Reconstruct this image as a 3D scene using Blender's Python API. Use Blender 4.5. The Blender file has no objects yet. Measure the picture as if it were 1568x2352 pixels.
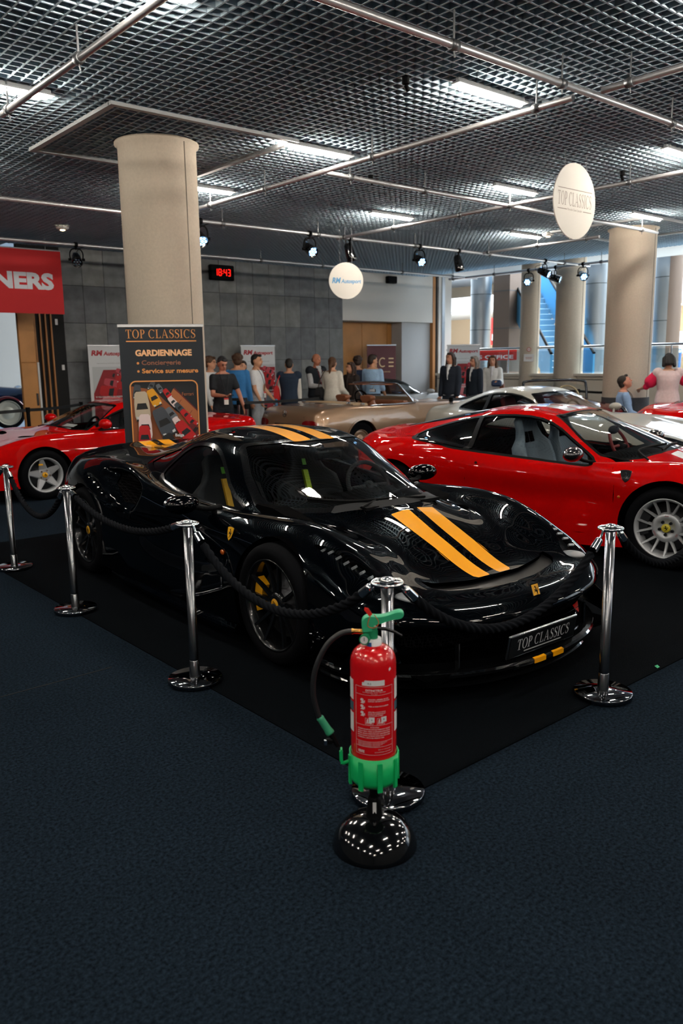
import bpy, bmesh, math, random
import numpy as np
from mathutils import Vector, Matrix, Euler
random.seed(7)
PI = math.pi
S = bpy.context.scene
COL = S.collection

# ---------------------------------------------------------------- camera
CAM_H = 1.65
cd = bpy.data.cameras.new('camera'); cam = bpy.data.objects.new('camera', cd); COL.objects.link(cam)
cd.sensor_fit = 'VERTICAL'; cd.sensor_height = 36.0; cd.lens = 1840.0/2352.0*36.0
cd.clip_start = 0.05; cd.clip_end = 200
_p, _r, _y = math.radians(10.62), math.radians(-0.843), math.radians(40.35)
_f = Vector((math.sin(_y)*math.cos(_p), math.cos(_y)*math.cos(_p), -math.sin(_p)))
_rt = Vector((math.cos(_y), -math.sin(_y), 0)); _up = _rt.cross(_f)
_r2 = _rt*math.cos(_r)+_up*math.sin(_r); _u2 = -_rt*math.sin(_r)+_up*math.cos(_r)
cam.matrix_world = Matrix(((_r2.x, _u2.x, -_f.x, 0), (_r2.y, _u2.y, -_f.y, 0), (_r2.z, _u2.z, -_f.z, CAM_H), (0, 0, 0, 1)))
cd.dof.use_dof = True; cd.dof.focus_distance = 4.6; cd.dof.aperture_fstop = 3.2
S.camera = cam

# ---------------------------------------------------------------- world, exposure
S.view_settings.view_transform = 'Standard'; S.view_settings.look = 'None'
S.view_settings.gamma = 1.0; S.view_settings.use_curve_mapping = False
S.view_settings.exposure = 0.4
W = bpy.data.worlds.new('world'); S.world = W; W.use_nodes = True
W.node_tree.nodes['Background'].inputs[0].default_value = (0.55, 0.75, 1.0, 1)
W.node_tree.nodes['Background'].inputs[1].default_value = 0.35
TUBE_STRENGTH = 185.0        # the ceiling light tubes
SPOT_POWER = 200.0           # each stage spotlight
DAY_POWER = 3600.0           # daylight falling through the atrium roof
S.cycles.use_denoising = True
S.cycles.max_bounces = 8; S.cycles.glossy_bounces = 4; S.cycles.transparent_max_bounces = 24
S.cycles.sample_clamp_indirect = 4.0; S.cycles.caustics_reflective = False; S.cycles.caustics_refractive = False

# daylight: skylight over the atrium beyond the hall
for (x, y, sx, sy) in ((24.0, 13.0, 11.0, 24.0),):
    ld = bpy.data.lights.new('skylight_daylight', 'AREA'); ld.shape = 'RECTANGLE'; ld.size = sx; ld.size_y = sy
    ld.energy = DAY_POWER*4; ld.color = (0.88, 0.95, 1.0)
    lo = bpy.data.objects.new('skylight_daylight', ld); COL.objects.link(lo); lo.location = (x, y, 8.9)

# ---------------------------------------------------------------- helpers
def lin(c):
    if isinstance(c, str):
        c = c.lstrip('#'); c = [int(c[i:i+2], 16)/255 for i in (0, 2, 4)]
        return tuple(x/12.92 if x <= 0.04045 else ((x+0.055)/1.055)**2.4 for x in c)
    return tuple(c)
_M = {}
def mat(name, col, rough=0.5, metal=0.0, coat=0.0, emit=0.0, alpha=1.0, spec=0.5, trans=0.0, ior=1.45, noise=None, bump=None):
    """noise=(scale, amount[, detail]) varies the colour; bump=(scale, strength)"""
    if name in _M: return _M[name]
    m = bpy.data.materials.new(name); m.use_nodes = True; nt = m.node_tree; b = nt.nodes['Principled BSDF']
    c = lin(col)
    b.inputs['Base Color'].default_value = (*c, 1); b.inputs['Roughness'].default_value = rough
    b.inputs['Metallic'].default_value = metal; b.inputs['Coat Weight'].default_value = coat
    b.inputs['Coat Roughness'].default_value = 0.015; b.inputs['Specular IOR Level'].default_value = spec
    b.inputs['Transmission Weight'].default_value = trans; b.inputs['IOR'].default_value = ior
    b.inputs['Alpha'].default_value = alpha
    if emit: b.inputs['Emission Color'].default_value = (*c, 1); b.inputs['Emission Strength'].default_value = emit
    if noise or bump:
        tc = nt.nodes.new('ShaderNodeTexCoord')
    if noise:
        n = nt.nodes.new('ShaderNodeTexNoise'); n.inputs['Scale'].default_value = noise[0]
        n.inputs['Detail'].default_value = noise[2] if len(noise) > 2 else 3
        r = nt.nodes.new('ShaderNodeValToRGB'); a = noise[1]
        r.color_ramp.elements[0].position = 0.3; r.color_ramp.elements[1].position = 0.7
        r.color_ramp.elements[0].color = (*[x*(1-a) for x in c], 1); r.color_ramp.elements[1].color = (*[min(1, x*(1+a)) for x in c], 1)
        nt.links.new(tc.outputs['Object'], n.inputs['Vector']); nt.links.new(n.outputs['Fac'], r.inputs['Fac']); nt.links.new(r.outputs['Color'], b.inputs['Base Color'])
    if bump:
        n2 = nt.nodes.new('ShaderNodeTexNoise'); n2.inputs['Scale'].default_value = bump[0]; n2.inputs['Detail'].default_value = 4
        bm = nt.nodes.new('ShaderNodeBump'); bm.inputs['Strength'].default_value = bump[1]; bm.inputs['Distance'].default_value = 0.01
        nt.links.new(tc.outputs['Object'], n2.inputs['Vector']); nt.links.new(n2.outputs['Fac'], bm.inputs['Height']); nt.links.new(bm.outputs['Normal'], b.inputs['Normal'])
    _M[name] = m; return m
def glass_mat(name, tint, opacity=0.1, refl=1.0):
    """thin sheet of glass: fresnel reflection over a tinted see-through sheet"""
    if name in _M: return _M[name]
    m = bpy.data.materials.new(name); m.use_nodes = True; nt = m.node_tree; nt.nodes.clear()
    o = nt.nodes.new('ShaderNodeOutputMaterial'); mx = nt.nodes.new('ShaderNodeMixShader'); t = nt.nodes.new('ShaderNodeBsdfTransparent')
    g = nt.nodes.new('ShaderNodeBsdfGlossy'); lw = nt.nodes.new('ShaderNodeLayerWeight'); lw.inputs[0].default_value = .5; pw = nt.nodes.new('ShaderNodeMath'); pw.operation = 'POWER'; pw.inputs[1].default_value = 5; fr = nt.nodes.new('ShaderNodeMath'); fr.operation = 'MULTIPLY_ADD'; fr.inputs[1].default_value = .94; fr.inputs[2].default_value = .06; nt.links.new(lw.outputs['Facing'], pw.inputs[0]); nt.links.new(pw.outputs[0], fr.inputs[0])
    t.inputs[0].default_value = (*tint, 1); g.inputs['Roughness'].default_value = 0.01; g.inputs[0].default_value = (refl, refl, refl, 1)
    nt.links.new(fr.outputs[0], mx.inputs[0]); nt.links.new(t.outputs[0], mx.inputs[1]); nt.links.new(g.outputs[0], mx.inputs[2]); nt.links.new(mx.outputs[0], o.inputs[0])
    _M[name] = m; return m

def tag(o, label=None, cat=None, group=None, kind=None):
    if label: o['label'] = label
    if cat: o['category'] = cat
    if group: o['group'] = group
    if kind: o['kind'] = kind
    return o
def thing(name, label, cat, loc=(0, 0, 0), rot=0.0, group=None):
    o = bpy.data.objects.new(name, None); COL.objects.link(o); o.empty_display_size = 0.1
    o.location = loc; o.rotation_euler = (0, 0, rot); tag(o, label, cat, group); return o
def mesh_obj(name, V, F, m, parent=None, smooth=False, N=None):
    me = bpy.data.meshes.new(name)
    me.from_pydata([tuple(map(float, v)) for v in V], [], [tuple(map(int, f)) for f in F]); 
    if m is not None:
        for mm in (m if isinstance(m, (list, tuple)) else [m]): me.materials.append(mm)
    me.polygons.foreach_set('use_smooth', [smooth or N is not None]*len(me.polygons))
    me.update()
    if N is not None: me.normals_split_custom_set_from_vertices([tuple(map(float, n)) for n in N])
    o = bpy.data.objects.new(name, me); COL.objects.link(o)
    if parent is not None: o.parent = parent
    return o
def copy_tree(o, parent=None):
    c = o.copy(); COL.objects.link(c)
    if parent is not None: c.parent = parent
    for ch in list(o.children): copy_tree(ch, c)
    return c
def rotz(a): return np.array([[math.cos(a), -math.sin(a), 0], [math.sin(a), math.cos(a), 0], [0, 0, 1.0]])
def frame_to(d):
    """3x3 whose third column is d"""
    d = np.asarray(d, float); d = d/np.linalg.norm(d)
    a = np.array([0, 0, 1.0]) if abs(d[2]) < 0.95 else np.array([1.0, 0, 0])
    x = np.cross(a, d); x /= np.linalg.norm(x); y = np.cross(d, x)
    return np.stack([x, y, d], 1)
class MB:
    """collects shapes into one mesh"""
    def __init__(s): s.V = []; s.F = []; s.sm = []
    def add(s, V, F, smooth=False):
        b = len(s.V); s.V.extend([tuple(map(float, v)) for v in V]); s.F.extend([tuple(int(i)+b for i in f) for f in F]); s.sm.extend([smooth]*len(F)); return s
    def box(s, c, d, R=None, bev=0.0):
        c = np.asarray(c, float); h = np.asarray(d, float)/2
        if bev <= 0:
            P = np.array([[x, y, z] for x in (-1, 1) for y in (-1, 1) for z in (-1, 1)])*h
            F = [(0, 1, 3, 2), (4, 6, 7, 5), (0, 4, 5, 1), (2, 3, 7, 6), (0, 2, 6, 4), (1, 5, 7, 3)]
        else:
            b = min(bev, h.min()*0.9); P = []; idx = {}
            for x in (-1, 1):
                for y in (-1, 1):
                    for z in (-1, 1):
                        for k in range(3):
                            v = np.array([x, y, z])*(h-b); v[k] += (x, y, z)[k]*b; idx[x, y, z, k] = len(P); P.append(v)
            P = np.array(P); F = []
            for k in range(3):
                a, c2 = (k+1) % 3, (k+2) % 3
                for sg in (-1, 1):
                    q = []
                    for (u, w) in ((-1, -1), (1, -1), (1, 1), (-1, 1)):
                        t = [0, 0, 0]; t[k] = sg; t[a] = u; t[c2] = w; q.append(idx[(*t, k)])
                    F.append(q if sg > 0 else q[::-1])
            for k in range(3):
                a, c2 = (k+1) % 3, (k+2) % 3
                for u in (-1, 1):
                    for w in (-1, 1):
                        e = []
                        for sg in (-1, 1):
                            t = [0, 0, 0]; t[k] = sg; t[a] = u; t[c2] = w; e.append((idx[(*t, a)], idx[(*t, c2)]))
                        q = [e[0][0], e[1][0], e[1][1], e[0][1]]; F.append(q if u*w > 0 else q[::-1])
            for x in (-1, 1):
                for y in (-1, 1):
                    for z in (-1, 1):
                        q = [idx[x, y, z, k] for k in range(3)]; F.append(q if x*y*z > 0 else q[::-1])
        if R is not None: P = P @ np.asarray(R).T
        return s.add(P+c, F)
    def cyl(s, p0, p1, r0, r1=None, n=16, cap=True, smooth=True):
        p0 = np.asarray(p0, float); p1 = np.asarray(p1, float); r1 = r0 if r1 is None else r1
        R = frame_to(p1-p0); a = np.arange(n)*2*PI/n; ring = np.stack([np.cos(a), np.sin(a), 0*a], 1) @ R.T
        V = np.concatenate([p0+ring*r0, p1+ring*r1]); F = [(i, (i+1) % n, n+(i+1) % n, n+i) for i in range(n)]
        s.add(V, F, smooth)
        if cap:
            s.add(p0+ring*r0, [tuple(range(n))[::-1]]); s.add(p1+ring*r1, [tuple(range(n))])
        return s
    def lathe(s, prof, n=32, o=(0, 0, 0), R=None, smooth=True, arc=2*PI):
        """prof: list of (r, h) turned about +Z (or about R's third column)"""
        full = arc >= 2*PI-1e-6; m = n if full else n+1
        a = np.arange(m)*arc/n; P = []
        for (r, h) in prof: P.append(np.stack([r*np.cos(a), r*np.sin(a), 0*a+h], 1))
        P = np.concatenate(P); F = []
        for k in range(len(prof)-1):
            for i in range(n):
                j = (i+1) % m
                q = [k*m+i, k*m+j, (k+1)*m+j, (k+1)*m+i]
                if prof[k][0] < 1e-6: q = [k*m, (k+1)*m+j, (k+1)*m+i]
                elif prof[k+1][0] < 1e-6: q = [k*m+i, k*m+j, (k+1)*m]
                F.append(q)
        if R is not None: P = P @ np.asarray(R).T
        return s.add(P+np.asarray(o, float), F, smooth)
    def tube(s, path, r, n=8, cap=True, closed=False, smooth=True, twist=0.0, sec=None):
        """sweep a circle (or the section sec(angle)->radius) along path; r scalar or list"""
        P = np.asarray(path, float); k = len(P); T = np.gradient(P, axis=0) if not closed else np.roll(P, -1, 0)-np.roll(P, 1, 0)
        T /= np.linalg.norm(T, axis=1)[:, None]; rr = np.ones(k)*np.asarray(r, float)
        X = frame_to(T[0])[:, 0]; V = []; a = np.arange(n)*2*PI/n; rad = np.ones(n) if sec is None else np.array([sec(t) for t in a])
        for i in range(k):
            X = X-T[i]*(X@T[i]); X /= np.linalg.norm(X); Y = np.cross(T[i], X); b = a+twist*i
            V.append(P[i]+(np.cos(b)*rad)[:, None]*X*rr[i]+(np.sin(b)*rad)[:, None]*Y*rr[i])
        V = np.concatenate(V); F = []
        for i in range(k if closed else k-1):
            i2 = (i+1) % k
            for j in range(n): F.append((i*n+j, i*n+(j+1) % n, i2*n+(j+1) % n, i2*n+j))
        s.add(V, F, smooth)
        if cap and not closed: s.add(V[:n], [tuple(range(n))[::-1]]); s.add(V[-n:], [tuple(range(n))])
        return s
    def ball(s, c, r, n=16, m=10, R=None):
        r = np.ones(3)*np.asarray(r, float); P = []; 
        for i in range(m+1):
            t = PI*i/m
            for j in range(n): P.append((math.sin(t)*math.cos(2*PI*j/n), math.sin(t)*math.sin(2*PI*j/n), math.cos(t)))
        P = np.array(P)*r; P = P if R is None else P @ np.asarray(R).T
        F = []
        for i in range(m):
            for j in range(n):
                q = (i*n+j, (i+1)*n+j, (i+1)*n+(j+1) % n, i*n+(j+1) % n)
                F.append(q[:3] if i == m-1 else ((q[0], q[1], q[2]) if i == 0 else q))
        return s.add(P+np.asarray(c, float), F, True)
    def prism(s, poly, h, o=(0, 0, 0), R=None):
        """poly 2D (x, y), extruded from 0 to h along z, then rotated and moved"""
        n = len(poly); P = np.array([(x, y, 0) for x, y in poly]+[(x, y, h) for x, y in poly], float)
        ar = sum(poly[i][0]*poly[(i+1) % n][1]-poly[(i+1) % n][0]*poly[i][1] for i in range(n)); 
        F = [tuple(range(n))[::-1], tuple(range(n, 2*n))]+[(i, (i+1) % n, n+(i+1) % n, n+i) for i in range(n)]
        if (ar < 0) != (h < 0): F = [f[::-1] for f in F]
        if R is not None: P = P @ np.asarray(R).T
        return s.add(P+np.asarray(o, float), F)
    def loft(s, rings, cap=True, smooth=True):
        n = len(rings[0]); V = np.concatenate([np.asarray(r, float) for r in rings]); F = []
        for i in range(len(rings)-1):
            for j in range(n): F.append((i*n+j, i*n+(j+1) % n, (i+1)*n+(j+1) % n, (i+1)*n+j))
        s.add(V, F, smooth)
        if cap: s.add(V[:n], [tuple(range(n))[::-1]], smooth); s.add(V[-n:], [tuple(range(n))], smooth)
        return s
    def build(s, name, m, parent=None):
        o = mesh_obj(name, s.V, s.F, m, parent); o.data.polygons.foreach_set('use_smooth', s.sm); o.data.update(); return o
def part(name, m, parent, fn):
    b = MB(); fn(b); return b.build(name, m, parent)
def structure(o): o['kind'] = 'structure'; return o
def spline(pts, n=12, closed=False):
    """Catmull-Rom through points, n samples a span"""
    P = np.asarray(pts, float); k = len(P); out = []
    for i in range(k if closed else k-1):
        if closed: a, b, c, d = P[(i-1) % k], P[i], P[(i+1) % k], P[(i+2) % k]
        else: a, b, c, d = P[max(i-1, 0)], P[i], P[i+1], P[min(i+2, k-1)]
        for j in range(n):
            t = j/n; out.append(0.5*((2*b)+(c-a)*t+(2*a-5*b+4*c-d)*t*t+(3*b-a-3*c+d)*t**3))
    if not closed: out.append(P[-1])
    return np.array(out)

# ---------------------------------------------------------------- lettering
def _ring(cx, cy, rx, ry, wx, wy, a0=0.0, a1=2*PI, n=28):
    o, i = [], []
    for k in range(n+1):
        t = a0+(a1-a0)*k/n; o.append((cx+rx*math.cos(t), cy+ry*math.sin(t))); i.append((cx+(rx-wx)*math.cos(t), cy+(ry-wy)*math.sin(t)))
    return [[o[k], o[k+1], i[k+1], i[k]] for k in range(n)]
def _rect(x0, y0, x1, y1): return [[(x0, y0), (x1, y0), (x1, y1), (x0, y1)]]
def _stroke(pts, wid, n=8):
    c = spline([(x, y, w) for (x, y), w in zip(pts, wid)], n); d = np.gradient(c[:, :2], axis=0); d /= np.linalg.norm(d, axis=1)[:, None]
    nn = np.stack([-d[:, 1], d[:, 0]], 1)*c[:, 2:3]/2; A = c[:, :2]+nn; B = c[:, :2]-nn
    return [[tuple(B[k]), tuple(B[k+1]), tuple(A[k+1]), tuple(A[k])] for k in range(len(c)-1)]
def serif_glyph(ch):
    k, h, s = .13, .045, .035     # stem, hairline, serif
    if ch == 'T': return _rect(.29, 0, .29+k, 1)+_rect(.16, 0, .55, s)+_rect(.02, 1-h, .69, 1)+[[(.02, 1), (.02, .76), (.05, .76), (.11, 1)], [(.69, 1), (.60, 1), (.66, .76), (.69, .76)]], .74
    if ch == 'O': return _ring(.42, .5, .40, .52, .13, .05), .86
    if ch == 'P': return _rect(.11, 0, .11+k, 1)+_rect(.01, 0, .35, s)+_rect(.01, 1-s, .24, 1)+_rect(.2, 1-h, .34, 1)+_rect(.2, .46, .34, .46+h)+_ring(.33, .73, .26, .27, .12, .05, -PI/2, PI/2, 14), .63
    if ch == 'C': return _ring(.43, .5, .41, .52, .13, .05, PI*.27, PI*1.74)+[[(.70, .74), (.74, .74), (.76, 1.0), (.72, 1.0)]], .82
    if ch == 'L': return _rect(.11, 0, .11+k, 1)+_rect(.01, 0, .62, h)+_rect(.01, 1-s, .35, 1)+[[(.62, 0), (.62, .26), (.59, .26), (.50, 0)]], .67
    if ch == 'A': return [[(.08, 0), (.14, 0), (.42, 1.02), (.38, 1.02)], [(.38, 1.02), (.44, 1.02), (.80, 0), (.64, 0)]]+_rect(.0, 0, .24, s)+_rect(.54, 0, .88, s)+_rect(.20, .32, .62, .32+h), .88
    if ch == 'I': return _rect(.12, 0, .12+k, 1)+_rect(.01, 0, .36, s)+_rect(.01, 1-s, .36, 1), .39
    if ch == 'S': return _stroke([(.53, .80), (.42, .96), (.27, .985), (.12, .86), (.16, .66), (.32, .53), (.49, .40), (.52, .19), (.38, .03), (.22, .015), (.09, .20)], [.03, .04, .055, .10, .13, .14, .13, .10, .055, .04, .03], 5)+[[(.51, .70), (.545, .70), (.56, 1.0), (.525, 1.0)], [(.055, 0), (.09, 0), (.105, .30), (.07, .30)]], .62
    return [], .36
def serif_polys(txt):
    x = 0; out = []
    for ch in txt:
        g, w = serif_glyph(ch); out += [[(px+x, py) for px, py in p] for p in g]; x += w+(.06 if ch != ' ' else 0)
    return out, x
def print_polys(name, polys, m, parent, M, off=0.0):
    """flat print: 2D polygons laid by the 4x4 M (x right, y up, z out of the surface)"""
    V, F = [], []
    for p in polys:
        b = len(V); V += [M @ Vector((x, y, off)) for x, y in p]
        ar = sum(p[i][0]*p[(i+1) % len(p)][1]-p[(i+1) % len(p)][0]*p[i][1] for i in range(len(p)))
        f = tuple(range(b, b+len(p))); F.append(f if ar > 0 else f[::-1])
    return mesh_obj(name, V, F, m, parent)
def place(poly_list, x, y, sx, sy=None, shear=0.0):
    sy = sx if sy is None else sy
    return [[(x+px*sx+shear*py*sy, y+py*sy) for px, py in p] for p in poly_list]
def font_polys(txt, bold=0.0, space=1.0):
    """triangles of the built-in font, width included, cap height ~0.73 scaled to 1"""
    cu = bpy.data.curves.new('lettering', 'FONT'); cu.body = txt; cu.offset = bold; cu.space_character = space; cu.resolution_u = 3
    o = bpy.data.objects.new('lettering', cu); COL.objects.link(o); dg = bpy.context.evaluated_depsgraph_get(); dg.update()
    me = o.evaluated_get(dg).to_mesh(); me.calc_loop_triangles()
    P = [(v.co.x, v.co.y) for v in me.vertices]; T = [[P[i] for i in t.vertices] for t in me.loop_triangles]
    bpy.data.objects.remove(o); bpy.data.curves.remove(cu)
    if not P: return [], 0.0
    x0 = min(p[0] for p in P); x1 = max(p[0] for p in P); k = 1/0.729
    return [[((x-x0)*k, y*k) for x, y in t] for t in T], (x1-x0)*k
def text_line(txt, x, y, h, width=None, bold=0.0, center=False, shear=0.0, serif=False, space=1.0):
    P, w = serif_polys(txt) if serif else font_polys(txt, bold, space)
    sx = h if width is None else width/max(w, 1e-6)
    return place(P, x-(w*sx/2 if center else 0), y, sx, h, shear)
def frame_polys(x0, y0, x1, y1, w): return _rect(x0, y0, x1, y0+w)+_rect(x0, y1-w, x1, y1)+_rect(x0, y0+w, x0+w, y1-w)+_rect(x1-w, y0+w, x1, y1-w)
HORSE = [[(.50, .98), (.40, .93), (.33, .82), (.40, .80), (.46, .84), (.52, .80)], [(.50, .98), (.52, .80), (.48, .66), (.66, .60), (.66, .80)],
         [(.48, .66), (.44, .48), (.60, .36), (.74, .44), (.66, .62)], [(.46, .60), (.28, .68), (.20, .58), (.24, .54), (.30, .60), (.46, .52)],
         [(.46, .56), (.26, .50), (.22, .38), (.27, .36), (.31, .45), (.46, .46)], [(.60, .40), (.56, .24), (.42, .10), (.36, .02), (.46, .02), (.52, .10), (.66, .26), (.72, .42)],
         [(.70, .44), (.66, .26), (.76, .12), (.82, .14), (.74, .28), (.80, .42)], [(.72, .50), (.84, .56), (.88, .72), (.82, .84), (.94, .76), (.94, .54), (.80, .42)]]
# ---------------------------------------------------------------- smooth shells cut along drawn lines (numpy)
def _tang(P, t, ax):
    """tangents of a non-uniform Catmull-Rom along axis ax"""
    P = np.moveaxis(P, ax, 0); n = len(P); d = np.diff(P, axis=0)/np.diff(t)[:, None, None]
    T = np.empty_like(P); T[0] = d[0]; T[-1] = d[-1]; h = np.diff(t)[:, None, None]
    T[1:-1] = (d[:-1]*h[1:]+d[1:]*h[:-1])/(h[1:]+h[:-1])
    return P, T
def _eval(P, t, q, ax):
    P, T = _tang(P, t, ax); i = np.clip(np.searchsorted(t, q, side='right')-1, 0, len(t)-2)
    h = (t[i+1]-t[i])[:, None, None]; s = ((q-t[i])/(t[i+1]-t[i]))[:, None, None]
    R = (2*s**3-3*s**2+1)*P[i]+(s**3-2*s**2+s)*h*T[i]+(-2*s**3+3*s**2)*P[i+1]+(s**3-s**2)*h*T[i+1]
    return np.moveaxis(R, 0, ax)
def surf_grid(ctrl, du=0.02, dv=0.02, deform=(), nmin=3):
    C = np.asarray(ctrl, float)
    tu = np.concatenate([[0], np.cumsum(np.linalg.norm(np.diff(C, axis=0), axis=2).mean(1))])
    tv = np.concatenate([[0], np.cumsum(np.linalg.norm(np.diff(C, axis=1), axis=2).mean(0))])
    def samp(t, d):
        q = []
        for a, b in zip(t[:-1], t[1:]):
            k = max(nmin, int(math.ceil((b-a)/d))); q += list(a+(b-a)*np.arange(k)/k)
        return np.array(q+[t[-1]])
    G = _eval(_eval(C, tu, samp(tu, du), 0), tv, samp(tv, dv), 1)
    G[:, 0, 1] = 0.0
    for f in deform: G = f(G)
    # normals: mirror across the centre plane for a smooth join
    E = np.concatenate([G[:, 1:2]*np.array([1, -1, 1]), G], 1)
    gu = np.gradient(E, axis=0); gv = np.gradient(E, axis=1); N = np.cross(gu, gv)[:, 1:]
    ln = np.linalg.norm(N, axis=2, keepdims=True); N = N/np.maximum(ln, 1e-12)
    return G, N
def poly_sd(p, poly):
    """signed distance (negative inside) of points p (n,2) to a closed polygon"""
    q = np.asarray(poly, float); a = q; b = np.roll(q, -1, 0); d = np.full(len(p), 1e9); ins = np.zeros(len(p), bool)
    for (x0, y0), (x1, y1) in zip(a, b):
        e = np.array([x1-x0, y1-y0]); w = p-np.array([x0, y0]); t = np.clip((w@e)/max(e@e, 1e-12), 0, 1)
        d = np.minimum(d, np.hypot(*(w-t[:, None]*e).T))
        c = (y0 > p[:, 1]) != (y1 > p[:, 1])
        with np.errstate(divide='ignore', invalid='ignore'): xi = (x1-x0)*(p[:, 1]-y0)/(y1-y0)+x0
        ins ^= c & (p[:, 0] < xi)
    return np.where(ins, -d, d)
def line_d(p, pts):
    """distance of points (n,2) to an open polyline"""
    d = np.full(len(p), 1e9)
    for a, b in zip(pts[:-1], pts[1:]):
        a = np.asarray(a, float); e = np.asarray(b, float)-a; w = p-a; t = np.clip((w@e)/max(e@e, 1e-12), 0, 1)
        d = np.minimum(d, np.hypot(*(w-t[:, None]*e).T))
    return d
def round_poly(poly, n=6):
    return spline(poly, n, closed=True)
def chaikin(poly, it=2):
    P = np.asarray(poly, float)
    for _ in range(it):
        Q = np.roll(P, -1, 0); P = np.stack([P*.75+Q*.25, P*.25+Q*.75], 1).reshape(-1, 2)
    return P
class Shell:
    def __init__(s, G, N):
        a, b = G.shape[:2]; s.V = G.reshape(-1, 3).copy(); s.N = N.reshape(-1, 3).copy()
        i = np.arange(a*b).reshape(a, b); q = np.stack([i[:-1, :-1], i[1:, :-1], i[1:, 1:], i[:-1, 1:]], -1).reshape(-1, 4)
        s.T = np.concatenate([q[:, [0, 1, 2]], q[:, [0, 2, 3]]]); s.L = np.zeros(len(s.T), int); s.names = ['body']
    def lab(s, n):
        if n not in s.names: s.names.append(n)
        return s.names.index(n)
    def cut(s, field, new, only=None):
        """triangles of the labels `only` (names) are split where field(V)=0; the negative side is labelled new"""
        f = field(s.V); f = np.where(np.abs(f) < 1e-7, 1e-7, f); neg = f < 0
        ok = np.ones(len(s.T), bool) if only is None else np.isin(s.L, [s.lab(n) for n in only])
        k = neg[s.T].sum(1); full = ok & (k == 3); mix = ok & (k > 0) & (k < 3); nl = s.lab(new)
        s.L[full] = nl
        if not mix.any(): return s
        T = s.T[mix]; L = s.L[mix]; sg = neg[T]; one = np.where(sg.sum(1) == 1, True, False)
        lone = np.where(one[:, None], sg, ~sg).argmax(1); r = np.arange(len(T))
        A, B, C = T[r, lone], T[r, (lone+1) % 3], T[r, (lone+2) % 3]
        E = np.concatenate([np.stack([A, B], 1), np.stack([A, C], 1)]); E.sort(1)
        U, inv = np.unique(E, axis=0, return_inverse=True); inv = inv.reshape(-1)
        t = f[U[:, 0]]/(f[U[:, 0]]-f[U[:, 1]]); P = s.V[U[:, 0]]*(1-t)[:, None]+s.V[U[:, 1]]*t[:, None]
        M = s.N[U[:, 0]]*(1-t)[:, None]+s.N[U[:, 1]]*t[:, None]; M /= np.maximum(np.linalg.norm(M, axis=1)[:, None], 1e-12)
        base = len(s.V); s.V = np.concatenate([s.V, P]); s.N = np.concatenate([s.N, M])
        AB = base+inv[:len(T)]; AC = base+inv[len(T):]
        t1 = np.stack([A, AB, AC], 1); t2 = np.stack([AB, B, C], 1); t3 = np.stack([AB, C, AC], 1)
        l1 = np.where(one, nl, L); l2 = np.where(one, L, nl)
        s.T = np.concatenate([s.T[~mix], t1, t2, t3]); s.L = np.concatenate([s.L[~mix], l1, l2, l2])
        return s
    def piece(s, names, off=0.0, sides=(1, -1)):
        T = s.T[np.isin(s.L, [s.lab(n) for n in names])]
        if len(T) == 0: return [], [], []
        u, inv = np.unique(T, return_inverse=True); F = inv.reshape(-1, 3); V = s.V[u]+s.N[u]*off; N = s.N[u]
        Vo, No, Fo = [], [], []
        for sd in sides:
            m = np.array([1, sd, 1.0]); b = sum(len(v) for v in Vo)
            Vo.append(V*m); No.append(N*m); Fo.append((F if sd > 0 else F[:, ::-1])+b)
        return np.concatenate(Vo), np.concatenate(Fo), np.concatenate(No)
# ---------------------------------------------------------------- car pieces shared by all cars
RUB = lambda: mat('tyre_rubber', '#0b0c0f', 0.8, spec=.04, noise=(60, .15))
BLK = lambda: mat('black_trim', '#0b0c0e', 0.55, spec=.06)
GLOSSBLK = lambda: mat('gloss_black_trim', '#08090b', 0.12, coat=1.0)
DARK = lambda: mat('dark_cavity', '#040405', 0.95, spec=0.0)
CHROME = lambda: mat('chrome', '#d8dade', 0.06, metal=1.0)
SILVER = lambda: mat('wheel_silver', '#b2b7bd', 0.38, metal=0.45)
YEL = lambda: mat('badge_yellow', '#e2a51a', 0.35, coat=0.6)
RY = np.array([[1, 0, 0], [0, 0, 1], [0, -1, 0.0]])      # lathe axis Z -> car +y
def paint(name, col, metal=0.0, rough=0.35): return mat(name, col, 0.55, metal=metal, coat=1.0, spec=0.0)

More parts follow.
